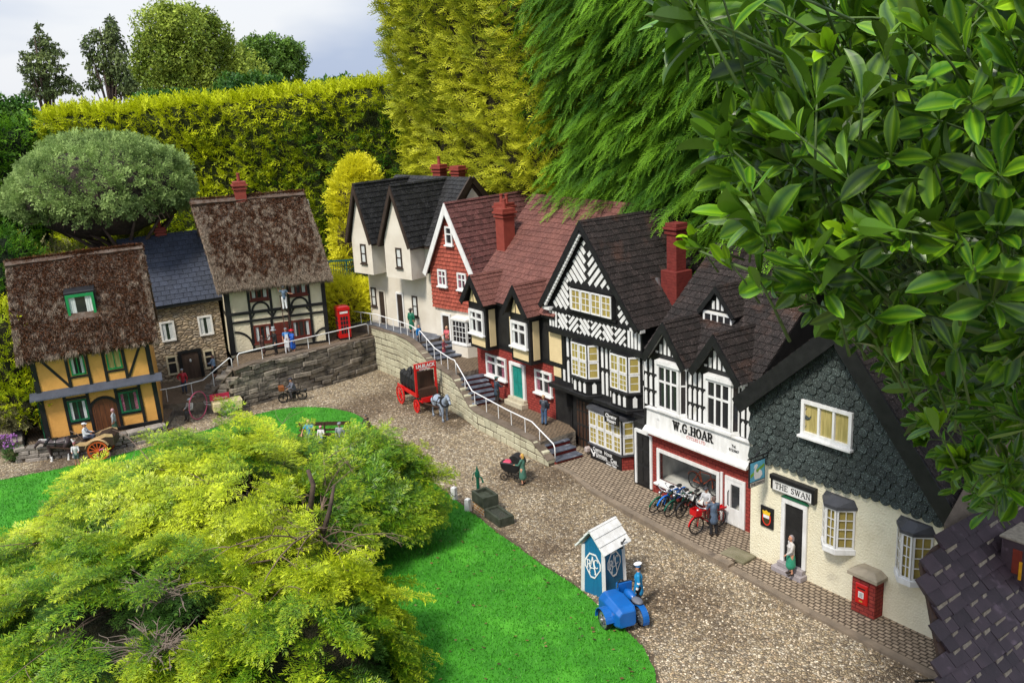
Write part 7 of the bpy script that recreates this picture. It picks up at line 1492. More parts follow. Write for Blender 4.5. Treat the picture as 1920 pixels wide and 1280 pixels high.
# ------------------------------------------------------------------ animals
def horse(loc, rz, label, m, mm, s=1., socks=None, step=0.15, harness=True, headlow=0.):
    """faces +x"""
    t = thing('horse', label, 'horse', loc, rz); t.scale = (s, s, s); hz = 1.62 - headlow; hx = 1.12
    L = []
    for (x, y, st) in ((.52, -.17, step), (.52, .17, -step * .6)):   # front legs
        L += [((x, y, 1.05), .15, (x + st * .6, y, .58), .085), ((x + st * .6, y, .58), .075, (x + st * .8 - (.1 if st > 0.05 else 0), y, .14), .05), ((x + st * .8 - (.1 if st > 0.05 else 0), y, .12), .06, (x + st * .8 + .03 - (.08 if st > 0.05 else 0), y, .06), .075)]
    for (x, y, st) in ((-.55, -.17, -step), (-.55, .17, step * .8)):   # hind legs with stifle and hock
        L += [((x, y, 1.08), .21, (x + .12 + st * .4, y, .78), .12), ((x + .12 + st * .4, y, .78), .10, (x - .14 + st * .7, y, .50), .062), ((x - .14 + st * .7, y, .50), .062, (x - .08 + st * .9, y, .14), .048), ((x - .08 + st * .9, y, .12), .058, (x - .04 + st * .9, y, .06), .075)]
    caps = L + [((-.5, 0, 1.13), .31, (0, 0, 1.06), .29), ((0, 0, 1.06), .29, (.48, 0, 1.08), .31), ((.5, 0, 1.12), .25, (.85, 0, 1.46 - headlow * .6), .15), ((.85, 0, 1.46 - headlow * .6), .15, (hx - .1, 0, hz + .02), .12),
        ((hx - .1, 0, hz + .02), .125, (hx + .10, 0, hz - .12), .10), ((hx + .10, 0, hz - .12), .09, (hx + .27, 0, hz - .33), .068), ((hx - .12, .07, hz + .1), .035, (hx - .13, .085, hz + .22), .016), ((hx - .12, -.07, hz + .1), .035, (hx - .13, -.085, hz + .22), .016)]
    bo = blob('body', caps, .034, m, t)
    blob('mane', [((hx - .16, 0, hz + .12), .05, (.72, 0, 1.52 - headlow * .5), .06), ((.72, 0, 1.52 - headlow * .5), .06, (.5, 0, 1.34), .05), ((hx - .08, 0, hz + .13), .04, (hx + .03, 0, hz + .03), .03)], .03, mm, t)
    blob('tail', [((-.78, 0, 1.22), .06, (-.9, 0, 1.0), .07), ((-.9, 0, 1.0), .07, (-.93, 0, .55), .04)], .03, mm, t)
    b = MB(); b.ball((hx + .03, .095, hz - .02), .022, 8, 6); b.ball((hx + .03, -.095, hz - .02), .022, 8, 6); b.build('eye', M['black'], t, smooth=True)
    b = MB()
    for (x, y, st) in ((.52, -.17, step), (.52, .17, -step * .6)): xx = x + st * .8 + .03 - (.08 if st > .05 else 0); b.cone((xx, y, 0), (xx, y, .09), .085, .07, 10)
    for (x, y, st) in ((-.55, -.17, -step), (-.55, .17, step * .8)): xx = x - .04 + st * .9; b.cone((xx, y, 0), (xx, y, .09), .085, .07, 10)
    b.build('hoof', socks or M['greyseat'], t)
    if socks: blob('sock', [((.52 + step * .7, -.17, .30), .066, (.52 + step * .75, -.17, .1), .072), ((.52 - step * .45, .17, .3), .062, (.52 - step * .48, .17, .1), .07), ((-.62 - step * .8, -.17, .34), .066, (-.6 - step * .9, -.17, .1), .072), ((-.62 + step * .6, .17, .34), .066, (-.6 + step * .7, .17, .1), .072)], .03, socks, t)
    if harness:
        b = MB(); b.ring((.66, 0, 1.22), (.8, 0, .55), .26, .34, .09, 24); b.build('collar', M['blackmetal'], t)
        b = MB(); b.ring((.12, 0, 1.07), (1, 0, 0), .295, .32, .06, 24); b.ring((-.45, 0, 1.13), (1, 0, .1), .315, .335, .05, 24); b.beam((.6, .30, 1.2), (-.8, .3, 1.05), .03, .05); b.beam((.6, -.30, 1.2), (-.8, -.3, 1.05), .03, .05); b.box(.02, .28, -.14, .14, 1.34, 1.42); b.ring((hx + .13, 0, hz - .16), (.6, 0, -.75), .088, .104, .03, 16); b.build('harness', M['blackmetal'], t)
    return t
M['greyhorse'] = mat('dapple grey coat', (.30, .36, .44), (.18, .22, .29), 5, .5, .3, 14, c3=((.48, .53, .60), 3, .58)); M['greymane'] = paint('grey mane', (.20, .24, .30))
hp = c0 + hd * 3.0; horse((hp.x + .0, hp.y, .0), cang, 'pale grey dappled carthorse standing before the red coal cart', M['greyhorse'], M['greymane'], 1.0, step=.18)
M['darkhorse'] = mat('dark brown coat', (.035, .022, .022), (.06, .045, .05), 3, .4)
horse((-25.9, 51.25, 0), R(188), 'dark brown horse with white mane and legs beside the dry stone wall', M['darkhorse'], M['white'], .92, socks=M['white'], step=.12, headlow=.35)

# ------------------------------------------------------------------ people
def person(label, loc, rz, h=1.75, top='blue', bottom='navy', kind='trousers', hair=(.05, .03, .02), hat=None, hatc=None, arms=None, legs=None, sit=False, lean=(0, 0), extra=None, skin=None, fem=False, shoes=(.03, .02, .015), sleeves=True, apron=None, longhair=False):
    """faces -y. arms = ((elbow, wrist) left(+x), (elbow, wrist) right(-x)) offsets from the shoulder; legs = ((knee, ankle), ...) from the hip"""
    k = h / 1.75; t = thing('person', label, 'person', loc, rz); t.scale = (k, k, k); V_ = Vector; sk = skin or M['skin']
    pz = .50 if sit else .93; lx, ly = lean; chest = V_((lx * .6, ly * .6, pz + .34)); neck = V_((lx * .9, ly * .9, pz + .54)); head = V_((lx, ly - .02, pz + .71)); sw_ = .165 if fem else .19
    hips = [V_((.09, 0, pz - .03)), V_((-.09, 0, pz - .03))]
    if legs is None: legs = (((.02, -.44, .03), (.0, -.42, -.38)),) * 2 if sit else (((.015, -.02, -.42), (.02, .03, -.81)), ((-.015, .0, -.42), (-.02, .05, -.81)))
    if arms is None: arms = (((.06, .02, -.28), (.05, -.06, -.53)), ((-.06, .02, -.28), (-.05, -.06, -.53)))
    sh = [V_((sw_ + lx * .8, ly * .8, pz + .47)), V_((-sw_ + lx * .8, ly * .8, pz + .47))]
    A = []; B = []; Hd = []; sleeve = []; trous = []; shoe = []
    for i in (0, 1):
        s = 1 if i == 0 else -1; e = sh[i] + V_(arms[i][0]); w = sh[i] + V_(arms[i][1]); A += [(sh[i], .052, e, .04), (e, .04, w, .028)]; sleeve += [(sh[i], .072, e, .056), (e, .056, w - (w - e) * .08, .044)]
        fd = (w - e).normalized(); sidev = fd.cross(V_((0, 0, 1))); sidev = sidev.normalized() if sidev.length > .1 else V_((0, 1, 0)); pal = w + fd * .06; A.append((w, .03, pal, .036))
        for j in range(4): o = (j - 1.5) * .02; b0 = pal + sidev * o + fd * .01; b1 = b0 + fd * (.045 - abs(j - 1.4) * .006); b2 = b1 + (fd * .6 + V_((0, -.25, -.5))).normalized() * .03; A += [(b0, .0115, b1, .0105), (b1, .0105, b2, .009)]
        A.append((w + fd * .02 + sidev * .02 * s, .013, w + fd * .055 + sidev * .055 + V_((0, -.02, 0)), .010))
        kn = hips[i] + V_(legs[i][0]); an = hips[i] + V_(legs[i][1]); fdv = V_((.02 * s, -.16, -.045)); B += [(hips[i], .092, kn, .058), (kn, .058, an, .038), (an, .042, an + fdv, .034)]
        trous += [(hips[i], .112, kn, .082), (kn, .082, an + V_((0, 0, .03)), .068)]; shoe += [(an + V_((0, .015, -.02)), .056, an + fdv + V_((0, -.01, -.0)), .047)]
    tor = [((0, 0, pz), .135, (0, 0, pz + .12), .12), ((0, 0, pz + .12), .12, chest, .14), (sh[0], .06, sh[1], .06), (chest, .13, neck, .055), (neck, .05, head - V_((0, 0, .05)), .05)]
    hc = [(head + V_((0, .012, .03)), .098, head + V_((0, -.01, -.03)), .082), (head + V_((0, -.03, -.05)), .06, head + V_((0, -.045, -.075)), .045), (head + V_((0, -.10, .0)), .014, head + V_((0, -.112, -.018)), .018), (head + V_((.092, .01, 0)), .02, head + V_((.09, .01, -.02)), .014), (head + V_((-.092, .01, 0)), .02, head + V_((-.09, .01, -.02)), .014)]
    blob('body', A + B + tor + hc, .0155, sk, t)
    tm = paint('cloth %s' % (str(top)), top); bm_ = paint('cloth %s' % (str(bottom)), bottom)
    tcaps = [((0, 0, pz - .02), .155, (0, 0, pz + .14), .145), ((0, 0, pz + .14), .145, chest, .162), (sh[0], .075, sh[1], .075), (chest, .155, neck - V_((0, 0, .03)), .072)]
    if kind == 'coat': tcaps += [((0, 0, pz - .25), .19, (0, 0, pz), .165)]
    if fem: tcaps += [(chest + V_((.06, -.10, .0)), .06, chest + V_((-.06, -.10, .0)), .06)]
    blob('coat' if kind == 'coat' else 'shirt', tcaps + (sleeve if sleeves else [(sh[0], .07, sh[0] + V_(arms[0][0]) * .5, .06), (sh[1], .07, sh[1] + V_(arms[1][0]) * .5, .06)]), .021, tm, t)
    if kind in ('trousers', 'coat', 'shorts'):
        if kind == 'shorts': trous = [(hips[i], .115, hips[i] + V_(legs[i][0]) * .8, .09) for i in (0, 1)]
        blob('trousers' if kind != 'shorts' else 'shorts', trous + [((0, 0, pz), .145, (0, 0, pz - .02), .14)], .021, bm_, t)
    else:
        hem = .36 if kind == 'skirt' else .30; rr_ = .21
        if sit: blob('skirt', [((0, 0, pz), .16, (.0, -.40, pz - .0), .15), ((0, -.40, pz), .15, (0, -.44, .25), .16)], .024, bm_, t)
        else: blob('skirt', [((0, 0, pz + .08), .14, (0, 0, pz - .12), .175), ((0, 0, pz - .12), .175, (0, 0, hem + .14), rr_)], .024, bm_, t)
    blob('shoe', shoe, .018, paint('shoe %s' % (str(shoes)), shoes), t)
    hm = paint('hair %s' % (str(hair)), hair, .8) if hair else None
    hcaps = [(head + V_((0, .03, .045)), .098, head + V_((0, .045, -.01)), .088)]
    if longhair or fem: hcaps += [(head + V_((0, .06, 0)), .09, head + V_((0, .075, -.09)), .075)]
    if hair: blob('hair', hcaps, .02, hm, t)
    b = MB(); b.ball(head + V_((.034, -.093, .012)), .0125, 6, 5); b.ball(head + V_((-.034, -.093, .012)), .0125, 6, 5); b.build('eye', M['black'], t)
    b = MB(); b.ball(head + V_((0, -.092, -.052)), .02, 8, 5, (1.2, .5, .35)); b.build('mouth', paint('mouth', (.35, .06, .05)), t)
    if hat:
        m_ = paint('hat %s' % (str(hatc)), hatc); hx, hy, hz_ = head
        if hat == 'cap': b = MB(); b.ball((hx, hy + .02, hz_ + .085), .115, 14, 8, (1.0, 1.1, .50)); b.prism([(hx - .085, hy - .08), (hx + .085, hy - .08), (hx + .06, hy - .175), (hx - .06, hy - .175)], hz_ + .06, hz_ + .078, 'z'); b.build('hat', m_, t, smooth=True)
        if hat == 'peaked': b = MB(); b.cone((hx, hy + .01, hz_ + .11), (hx, hy, hz_ + .165), .105, .15, 18); b.build('hat', m_, t); b = MB(); b.cone((hx, hy + .01, hz_ + .055), (hx, hy + .01, hz_ + .12), .106, .108, 18); b.build('hat_band', paint('band', (.01, .16, .42)), t); b = MB(); b.prism([(hx - .08, hy - .08), (hx + .08, hy - .08), (hx + .05, hy - .17), (hx - .05, hy - .17)], hz_ + .04, hz_ + .06, 'z'); b.build('hat_peak', M['black'], t)
        if hat == 'top': b = MB(); b.cone((hx, hy, hz_ + .07), (hx, hy, hz_ + .085), .19, .19, 18); b.cone((hx, hy, hz_ + .085), (hx, hy, hz_ + .30), .105, .12, 18); b.build('hat', m_, t)
        if hat == 'brim': b = MB(); b.cone((hx, hy, hz_ + .06), (hx, hy, hz_ + .08), .20, .19, 18); b.ball((hx, hy, hz_ + .08), .11, 14, 8, (1, 1, .8)); b.build('hat', m_, t, smooth=True)
        if hat == 'scarf': b = MB(); b.ball((hx, hy + .025, hz_ + .035), .118, 12, 8, (1, 1, 1.0)); b.build('headscarf', m_, t, smooth=True)
    if apron: b = MB(); yq = -.19; b.prism([(-.12, .42), (.12, .42), (.13, pz + .1), (.09, pz + .42), (-.09, pz + .42), (-.13, pz + .1)], yq - .02, yq); b.build('apron', paint('apron %s' % (str(apron)), apron), t); b = MB(); b.beam((.07, -.17, pz + .40), (.08, .10, pz + .53), .03, .012, (0, -1, 1)); b.beam((-.07, -.17, pz + .40), (-.08, .10, pz + .53), .03, .012, (0, -1, 1)); b.build('apron_strap', paint('apron %s' % (str(apron)), apron), t)
    return t
def face(dx, dy): return math.atan2(dx, -dy)      # turn so that -y points along (dx,dy)
UP = (((.12, -.05, -.22), (.16, -.28, -.10)), ((-.10, -.05, -.24), (-.12, -.30, -.16)))
FWD = (((.05, -.12, -.24), (.02, -.34, -.26)), ((-.05, -.12, -.24), (-.02, -.34, -.26)))
BACKL = (((.08, -.10, -.25), (.02, -.27, -.38)), ((-.06, .03, -.28), (-.05, -.05, -.53)))
p = G(1198, 1140, 0); rac = person('uniformed patrolman in blue tunic and white topped cap beside the sidecar motorcycle', (p.x, p.y, 0), face(-.9, .15), 1.80, (.012, .22, .46), (.012, .012, .016), 'coat', (.05, .03, .02), 'peaked', (.75, .76, .78), shoes=(.01, .01, .01))
b = MB(); b.cone((-.245, -.02, .98), (-.245, -.05, .90), .052, .05, 10); b.cone((.245, -.02, .98), (.245, -.05, .90), .052, .05, 10); b.build('white_cuff', M['white'], rac); b = MB(); b.cone((-.24, -.05, .90), (-.235, -.08, .80), .05, .04, 8); b.cone((.24, -.05, .90), (.235, -.08, .80), .05, .04, 8); b.build('glove', M['black'], rac)
b = MB(); b.cone((-.25, .015, 1.18), (-.255, .01, 1.12), .062, .06, 10); b.cone((.25, .015, 1.18), (.255, .01, 1.12), .062, .06, 10); b.build('white_armband', M['white'], rac)
p = G(1338, 1003, .22); person('grey suited man standing with his back turned beside the red bicycle', (p.x, p.y, .22), face(-.1, 1), 1.78, (.075, .11, .17), (.015, .015, .018), 'coat', (.12, .08, .07), arms=FWD)
p = G(1316, 978, .22); person('boy in white shirt and dark cap astride the red delivery bicycle', (p.x + .25, p.y + .25, .22), face(-.6, -.8), 1.50, (.45, .46, .48), (.10, .02, .02), 'trousers', (.08, .04, .02), 'cap', (.05, .05, .06), arms=FWD)
p = G(1482, 1076, .34); person('woman in green patterned apron and white cardigan on the pub doorstep', (p.x, p.y, .32), face(-1, -.1), 1.66, (.52, .50, .48), (.03, .26, .16), 'dress', (.28, .24, .25), arms=BACKL, fem=True, longhair=True)
p = G(981, 908, 0); person('blonde woman in a green dress pushing the black pram', (p.x, p.y, 0), face(-1, .55), 1.62, (.06, .16, .12), (.06, .16, .12), 'dress', (.60, .36, .08), arms=FWD, fem=True, longhair=True)
p = G(936, 757, 1.0); person('man in dark coat and green cap by the foot of the long stairs', (p.x - .1, p.y, 1.0), face(.8, .5), 1.68, (.03, .05, .075), (.03, .022, .02), 'coat', (.03, .03, .03), 'cap', (.03, .11, .10), arms=FWD)
p = G(1021, 796, 1.0); person('man in blue trousers and dark shirt carrying a child on the brick walk', (p.x, p.y, 1.0), face(.5, .8), 1.72, (.05, .06, .08), (.06, .11, .20), 'trousers', (.42, .26, .14), arms=(((.10, -.12, -.22), (-.02, -.30, -.12)), ((-.08, -.10, -.24), (-.02, -.28, -.2))))
p = p + Vector((.22, .22, 0)); person('small child in grey held by the man in blue trousers', (p.x, p.y, 1.62), face(-.6, -.6), .85, (.10, .11, .14), (.35, .12, .12), 'trousers', (.2, .1, .06), sit=True)
p = G(840, 655, 2.38); person('fair haired woman in pink blouse and brown apron outside the bay windowed house', (p.x, p.y, 2.36), face(-.5, -.85), 1.62, (.52, .10, .12), (.12, .06, .04), 'dress', (.62, .42, .26), arms=FWD, fem=True, sleeves=False)
p = G(833, 668, 2.36); person('child in maroon coat standing in front of the woman in pink', (p.x, p.y, 2.36), face(.7, -.4), 1.15, (.20, .03, .05), (.20, .03, .05), 'dress', (.42, .22, .12), arms=FWD)
p = G(773, 624, 3.2); person('woman in a long green coat and dark hat on the slate terrace', (p.x, p.y, 3.2), face(.3, 1), 1.70, (.012, .14, .08), (.012, .14, .08), 'dress', (.05, .03, .02), 'brim', (.03, .03, .03), fem=True)
p = G(787, 645, 3.0); person('child in bright blue jumper walking down the slate steps', (p.x, p.y, 2.95), face(.6, -.6), 1.35, (.01, .18, .50), (.02, .02, .03), 'trousers', (.20, .16, .14))
z0 = 2.62
for (px, py, lb, kw) in ((495, 668, 'person in dark brown reaching towards the man in the top hat', dict(h=1.45, top=(.07, .035, .03), bottom=(.07, .035, .03), kind='dress', skin=paint('brown skin', (.12, .06, .045)), arms=(((.14, -.05, -.1), (.34, -.12, .12)), ((-.05, 0, -.28), (-.05, -.1, -.5))), rz=face(.5, -.5))),
                         (518, 664, 'man in black suit and grey top hat on the upper terrace', dict(h=1.72, top=(.012, .012, .013), bottom=(.012, .012, .013), kind='coat', hat='top', hatc=(.40, .43, .47), rz=face(-.7, -.6), arms=(((.05, 0, -.28), (.05, -.1, -.5)), ((-.14, -.05, -.2), (-.36, -.14, -.12))))),
                         (540, 661, 'man in white overalls and blue shirt beside the woman in blue', dict(h=1.70, top=(.05, .20, .50), bottom=(.66, .67, .70), kind='trousers', hat='cap', hatc=(.18, .19, .21), rz=face(.25, -.9), sleeves=False, apron=(.70, .71, .74))),
                         (551, 661, 'woman in a bright blue dress and red hat on the terrace', dict(h=1.60, top=(.015, .09, .42), bottom=(.015, .09, .42), kind='dress', hat='brim', hatc=(.60, .01, .03), rz=face(-.6, -.6), fem=True, arms=FWD))):
    q = G(px, py, z0); rz = kw.pop('rz'); person(lb, (q.x, q.y, z0), rz, **kw)
tl = tc_.rotation_euler[2]; q = Matrix.Rotation(tl, 4, 'Z') @ Vector((3.75, -.75, 0)) + tc_.location
person('decorator in white dungarees high on the ladder with his back turned', (q.x, q.y, 5.42), face(-.3, 1), 1.62, (.10, .15, .22), (.66, .67, .70), 'trousers', (.1, .1, .1), 'cap', (.12, .13, .14), arms=(((.14, -.08, .02), (.16, -.16, .28)), ((-.16, .02, -.22), (-.36, .0, -.26))), apron=(.7, .71, .74), sleeves=False)
t = on_house('ladder', 'tall dark wooden ladder leaning on the half timbered cottage', 'ladder', tc_, 3.75, -1.3, 2.62)
for s in (-.2, .2): b = MB(); b.beam((s - .1 * 0, 0, 0), (s, .95, 3.75), .05, .06); b.build('stile', M['wooddark'], t)
for i in range(11): b = MB(); f = (i + .7) / 12; b.cone((-.2, .95 * f, 3.75 * f), (.2, .95 * f, 3.75 * f), .017, .017, 6); b.build('rung', M['wooddark'], t)
# people near the stone cottage and the ochre cottage
q = G(347, 737, .8); person('man in a red jacket and grey cap with hand on hip behind the railing', (q.x, q.y, .8), face(.1, -1), 1.65, (.48, .03, .05), (.05, .07, .11), 'trousers', (.05, .03, .02), 'cap', (.25, .30, .36), arms=(((.10, 0, -.27), (.06, -.06, -.52)), ((-.20, .06, -.22), (-.06, -.05, -.38))))
q = G(404, 712, 1.0); person('woman in pale blue top and black skirt by the stone cottage steps', (q.x, q.y, 1.15), face(-.8, .2), 1.60, (.24, .34, .48), (.015, .015, .02), 'skirt', (.18, .11, .09), fem=True, arms=FWD)
q = G(360, 788, 0); person('seated man in pale jacket and flat cap in front of the white railing', (q.x, q.y, .15), face(-.3, -.9), 1.70, (.42, .41, .38), (.05, .05, .05), 'trousers', (.1, .06, .04), 'cap', (.30, .33, .37), sit=True, arms=FWD)
q = G(585, 832, .05); person('bald man in a blue shirt sitting on the left end of the bench', (q.x - .1, q.y + .1, .10), face(-.05, -1), 1.85, (.02, .24, .50), (.10, .14, .20), 'trousers', None, sit=True, sleeves=False, arms=(((.10, -.1, -.22), (-.02, -.26, -.08)), ((-.14, -.08, -.24), (-.16, -.28, -.38))))
q = G(604, 832, .05); person('child in white top and pink hat sitting on the bench', (q.x, q.y, .15), face(0, -1), 1.30, (.62, .60, .60), (.12, .18, .30), 'trousers', (.04, .03, .03), 'cap', (.65, .25, .32), sit=True, arms=FWD)
q = G(640, 835, .05); person('man in grey jacket and flat cap at the right end of the bench', (q.x, q.y, .10), face(-.1, -1), 1.75, (.25, .27, .30), (.06, .06, .07), 'trousers', (.1, .08, .06), 'cap', (.22, .24, .27), sit=True)
q = G(693, 822, 0); person('person in a dark brown coat bending at the gravel edge', (q.x, q.y, .0), face(-.7, .5), 1.45, (.045, .03, .022), (.05, .03, .02), 'coat', (.15, .13, .12), lean=(0, -.22), arms=FWD)
t = thing('bench', 'dark wooden park bench on the lawn with three people sitting', 'bench', G(608, 832, .0) + Vector((0, .15, .05)), R(-4))
b = MB()
for y in (-.22, -.06, .10): b.box(-1.5, 1.5, y, y + .12, .44, .49)
b.build('seat', M['wooddark'], t); b = MB(); b.box(-1.5, 1.5, .26, .30, .92, 1.14); b.box(-1.5, 1.5, .25, .29, .60, .72); b.build('backrest', M['wooddark'], t)
for x in (-1.35, 0, 1.35): b = MB(); b.box(x - .04, x + .04, .22, .32, 0, 1.1); b.box(x - .04, x + .04, -.22, -.14, 0, .45); b.box(x - .04, x + .04, -.22, .3, .38, .44); b.build('leg', M['wooddark'], t)
q = G(146, 872, 0); person('boy in grey tunic with red boots and cap beside the dark horse', (q.x, q.y, 0), face(.3, -.8), 1.35, (.52, .52, .52), (.09, .12, .14), 'shorts', (.2, .08, .06), 'cap', (.22, .07, .08), shoes=(.22, .02, .015), arms=FWD)
# carriage with driver
t = thing('carriage', 'brown two wheeled carriage with tan panels and orange wheels by the ochre cottage', 'carriage', (-23.9, 51.4, 0), R(188))
for s in (1, -1): wheel('wheel', t, (-.3, .72 * s, .58), (0, 1, 0), .58, 12, paint('orange wheel', (.50, .09, .02)), paint('orange wheel', (.50, .09, .02)), .07, .10, .09, sr=.026)
b = MB(); pr_ = [(.9, .75), (1.0, 1.15), (.55, 1.2), (.3, .98), (-.2, .9), (-.3, 1.35), (-.9, 1.5), (-1.25, 1.3), (-1.2, .8), (-.6, .55), (.4, .55)]; b.prism(pr_, -.55, .55); b.build('carriage_body', mat('dark carriage brown', (.035, .022, .016), None, 3, .5), t, bevel=.02)
for s in (1, -1):
    b = MB(); y = .56 * s; pts = [(.95, .98), (.62, 1.15), (.3, 1.12), (-.2, 1.34), (-.75, 1.52), (-1.15, 1.45), (-1.18, 1.28), (-.75, 1.32), (-.2, 1.12), (.3, .90), (.7, .92)]; b.prism(pts, min(y, y + .012 * s), max(y, y + .012 * s)); b.build('tan_panel', paint('tan panel', (.55, .38, .20)), t)
    b = MB(); n = 12
    for i in range(n):
        a0, a1 = R(20 + i * 11), R(20 + (i + 1) * 11); p0 = Vector((-.3 + .68 * math.cos(a0), .72 * s, .58 + .68 * math.sin(a0))); p1 = Vector((-.3 + .68 * math.cos(a1), .72 * s, .58 + .68 * math.sin(a1))); b.obox((p0 + p1) / 2, ((p1 - p0).normalized(), (0, 1, 0), (p1 - p0).normalized().cross(Vector((0, 1, 0)))), (p1 - p0).length / 2 + .01, .10, .012)
    b.build('mudguard', paint('tan panel', (.55, .38, .20)), t)
b = MB(); b.beam((.8, -.45, .7), (2.3, -.36, .95), .05, .06); b.beam((.8, .45, .7), (2.3, .36, .95), .05, .06); b.build('shaft', M['wooddark'], t); b = MB(); b.tube([(.6, .1, 1.1), (.85, .1, 1.5), (1.25, .1, 1.75)], .02, 5); b.build('whip', M['twig'], t)
person('driver in a long white coat and white cap on the carriage', (-24.35, 51.35, .78), face(.95, .1), 1.70, (.60, .62, .66), (.05, .06, .09), 'trousers', (.1, .06, .04), 'cap', (.68, .68, .70), sit=True, arms=FWD)
person('woman with a pink headscarf beside the carriage at the arched door', (-23.6, 53.6, .55), face(-.9, -.1), 1.55, (.34, .37, .40), (.04, .09, .06), 'skirt', (.4, .2, .2), 'scarf', (.48, .28, .30), fem=True, sleeves=True)
t = thing('hoop', 'pink hoop leaning near the orange carriage wheel', 'hoop', (-23.25, 50.8, 0), R(30)); b = MB(); b.ring((0, 0, .35), (.3, 1, .2), .32, .36, .04, 24); b.build('ring', paint('pink hoop', (.75, .22, .42)), t)
# cream handcart with red sign and pink hoop
q = G(428, 776, 0); t = thing('handcart', 'cream cart with a red name board by the stone wall', 'cart', (q.x, q.y, 0), R(25))
b = MB(); b.prism([(-.9, .35), (.85, .35), (.95, .95), (-.9, .95)], -.42, .42); b.build('cart_body', paint('cream cart', (.60, .52, .30)), t, bevel=.04)
b = MB(); b.box(-.8, .85, -.36, .36, .951, .97); b.build('lid', paint('cream cart lid', (.5, .43, .25)), t); b = MB(); b.prism([(-1.0, 1.05), (.2, 1.05), (.2, 1.45), (-1.0, 1.45)], -.05, 0); b.T = None; sg_ = b.build('name_board', paint('raspberry board', (.42, .02, .06)), t); tx_ = MB(); tx_.box(-.78, .08, -.056, -.051, 1.16, 1.20); tx_.build('faded_lettering', paint('faded pale pink', (.62, .42, .46)), sg_)
b = MB(); b.box(.28, .42, -.435, -.421, .58, .72); b.build('green_badge', M['green'], t)
for s in (1, -1): wheel('wheel', t, (-.2, .46 * s, .35), (0, 1, 0), .35, 10, M['rubber'], M['silver'], .05, .06, .05, sr=.012)
b = MB(); b.tube([(-1.0, -.3, .9), (-1.35, -.3, 1.0), (-1.35, .3, 1.0), (-1.0, .3, .9)], .02, 6); b.build('handle', M['silver'], t)
q = G(375, 785, 0); t = thing('arch_hoop', 'tall pink hoop standing beside the seated man in the flat cap', 'hoop', (q.x, q.y, 0), R(70)); b = MB(); b.ring((0, 0, .9), (0, 1, 0), .84, .90, .04, 32); b.build('ring', paint('pink ring', (.60, .12, .22)), t)
# road mender by the dark wall: man kneeling beside an old motorcycle
q = G(550, 752, 0); t = thing('motorcycle', 'old black motorcycle with a brown pannier beside the dark stone wall', 'motorcycle', (q.x, q.y, 0), R(200))
for x in (-.62, .62): wheel('wheel', t, (x, 0, .33), (0, 1, 0), .33, 14, M['rubber'], M['blackmetal'], .08, .08, .06, sr=.007)
b = MB(); b.tube([(-.62, 0, .35), (-.2, 0, .62), (.3, 0, .66), (.52, 0, .85)], .03, 6); b.tube([(.62, 0, .33), (.5, 0, .95)], .03, 6); b.box(-.2, .22, -.12, .12, .22, .52); b.build('frame', M['blackmetal'], t); b = MB(); b.ball((.1, 0, .72), .2, 12, 8, (1.4, .6, .6)); b.build('tank', M['black'], t, smooth=True)
b = MB(); b.ball((-.35, 0, .72), .16, 10, 6, (1.4, .8, .4)); b.build('saddle', M['rubber'], t, smooth=True); b = MB(); b.tube([(.35, .3, 1.0), (.5, .15, 1.0), (.5, -.15, 1.0), (.35, -.3, 1.0)], .018, 6); b.build('handlebar', M['blackmetal'], t)
b = MB(); b.box(.5, .85, -.25, .25, .85, 1.15); b.build('pannier', paint('brown leather pannier', (.22, .07, .02)), t, bevel=.02); b = MB(); b.ball((-.85, 0, .65), .12, 10, 8); b.build('rear_lamp', M['blackmetal'], t, smooth=True)
person('man in grey shirt crouching over the old black motorcycle', (q.x + .12, q.y + .1, .28), face(-.8, -.5), 1.70, (.12, .13, .17), (.07, .065, .07), 'trousers', (.03, .03, .04), 'cap', (.03, .035, .06), sit=True, lean=(0, -.18), arms=FWD, legs=(((.12, -.36, .02), (.12, -.28, -.40)), ((-.12, .02, -.30), (-.12, .40, -.36))))

# ------------------------------------------------------------------ telephone box
q = G(646, 634, 2.6); t = thing('phone_box', 'red telephone box beside the half timbered cottage corner', 'phone box', (q.x, q.y, 2.62), tl + R(3))
b = MB(); b.box(-.45, .45, -.45, .45, 0, .10); b.build('plinth', M['blackmetal'], t); b = MB(); b.box(-.42, .42, -.42, .42, .10, 2.10); b.build('cabinet', M['red'], t, bevel=.02)
b = MB(); b.box(-.47, .47, -.47, .47, 2.10, 2.16); b.box(-.44, .44, -.44, .44, 2.16, 2.3); b.add([(-.44, -.44, 2.3), (.44, -.44, 2.3), (.44, .44, 2.3), (-.44, .44, 2.3), (-.2, -.2, 2.4), (.2, -.2, 2.4), (.2, .2, 2.4), (-.2, .2, 2.4)], [(0, 1, 5, 4), (1, 2, 6, 5), (2, 3, 7, 6), (3, 0, 4, 7), (4, 5, 6, 7)]); b.build('roof', M['red'], t)
b = MB(); b.box(-.28, .28, -.435, -.42, 1.86, 2.0); b.build('name_panel', M['white'], t)
for s, T in ((0, None), (1, Matrix.Rotation(R(90), 4, 'Z')), (2, Matrix.Rotation(R(-90), 4, 'Z'))):
    b = MB(); b.T = T
    for i in range(3):
        for j in range(4): x = -.27 + i * .19; z = .42 + j * .32; b.box(x, x + .15, -.428, -.42, z, z + .26)
    b.build('window', M['glass'], t)
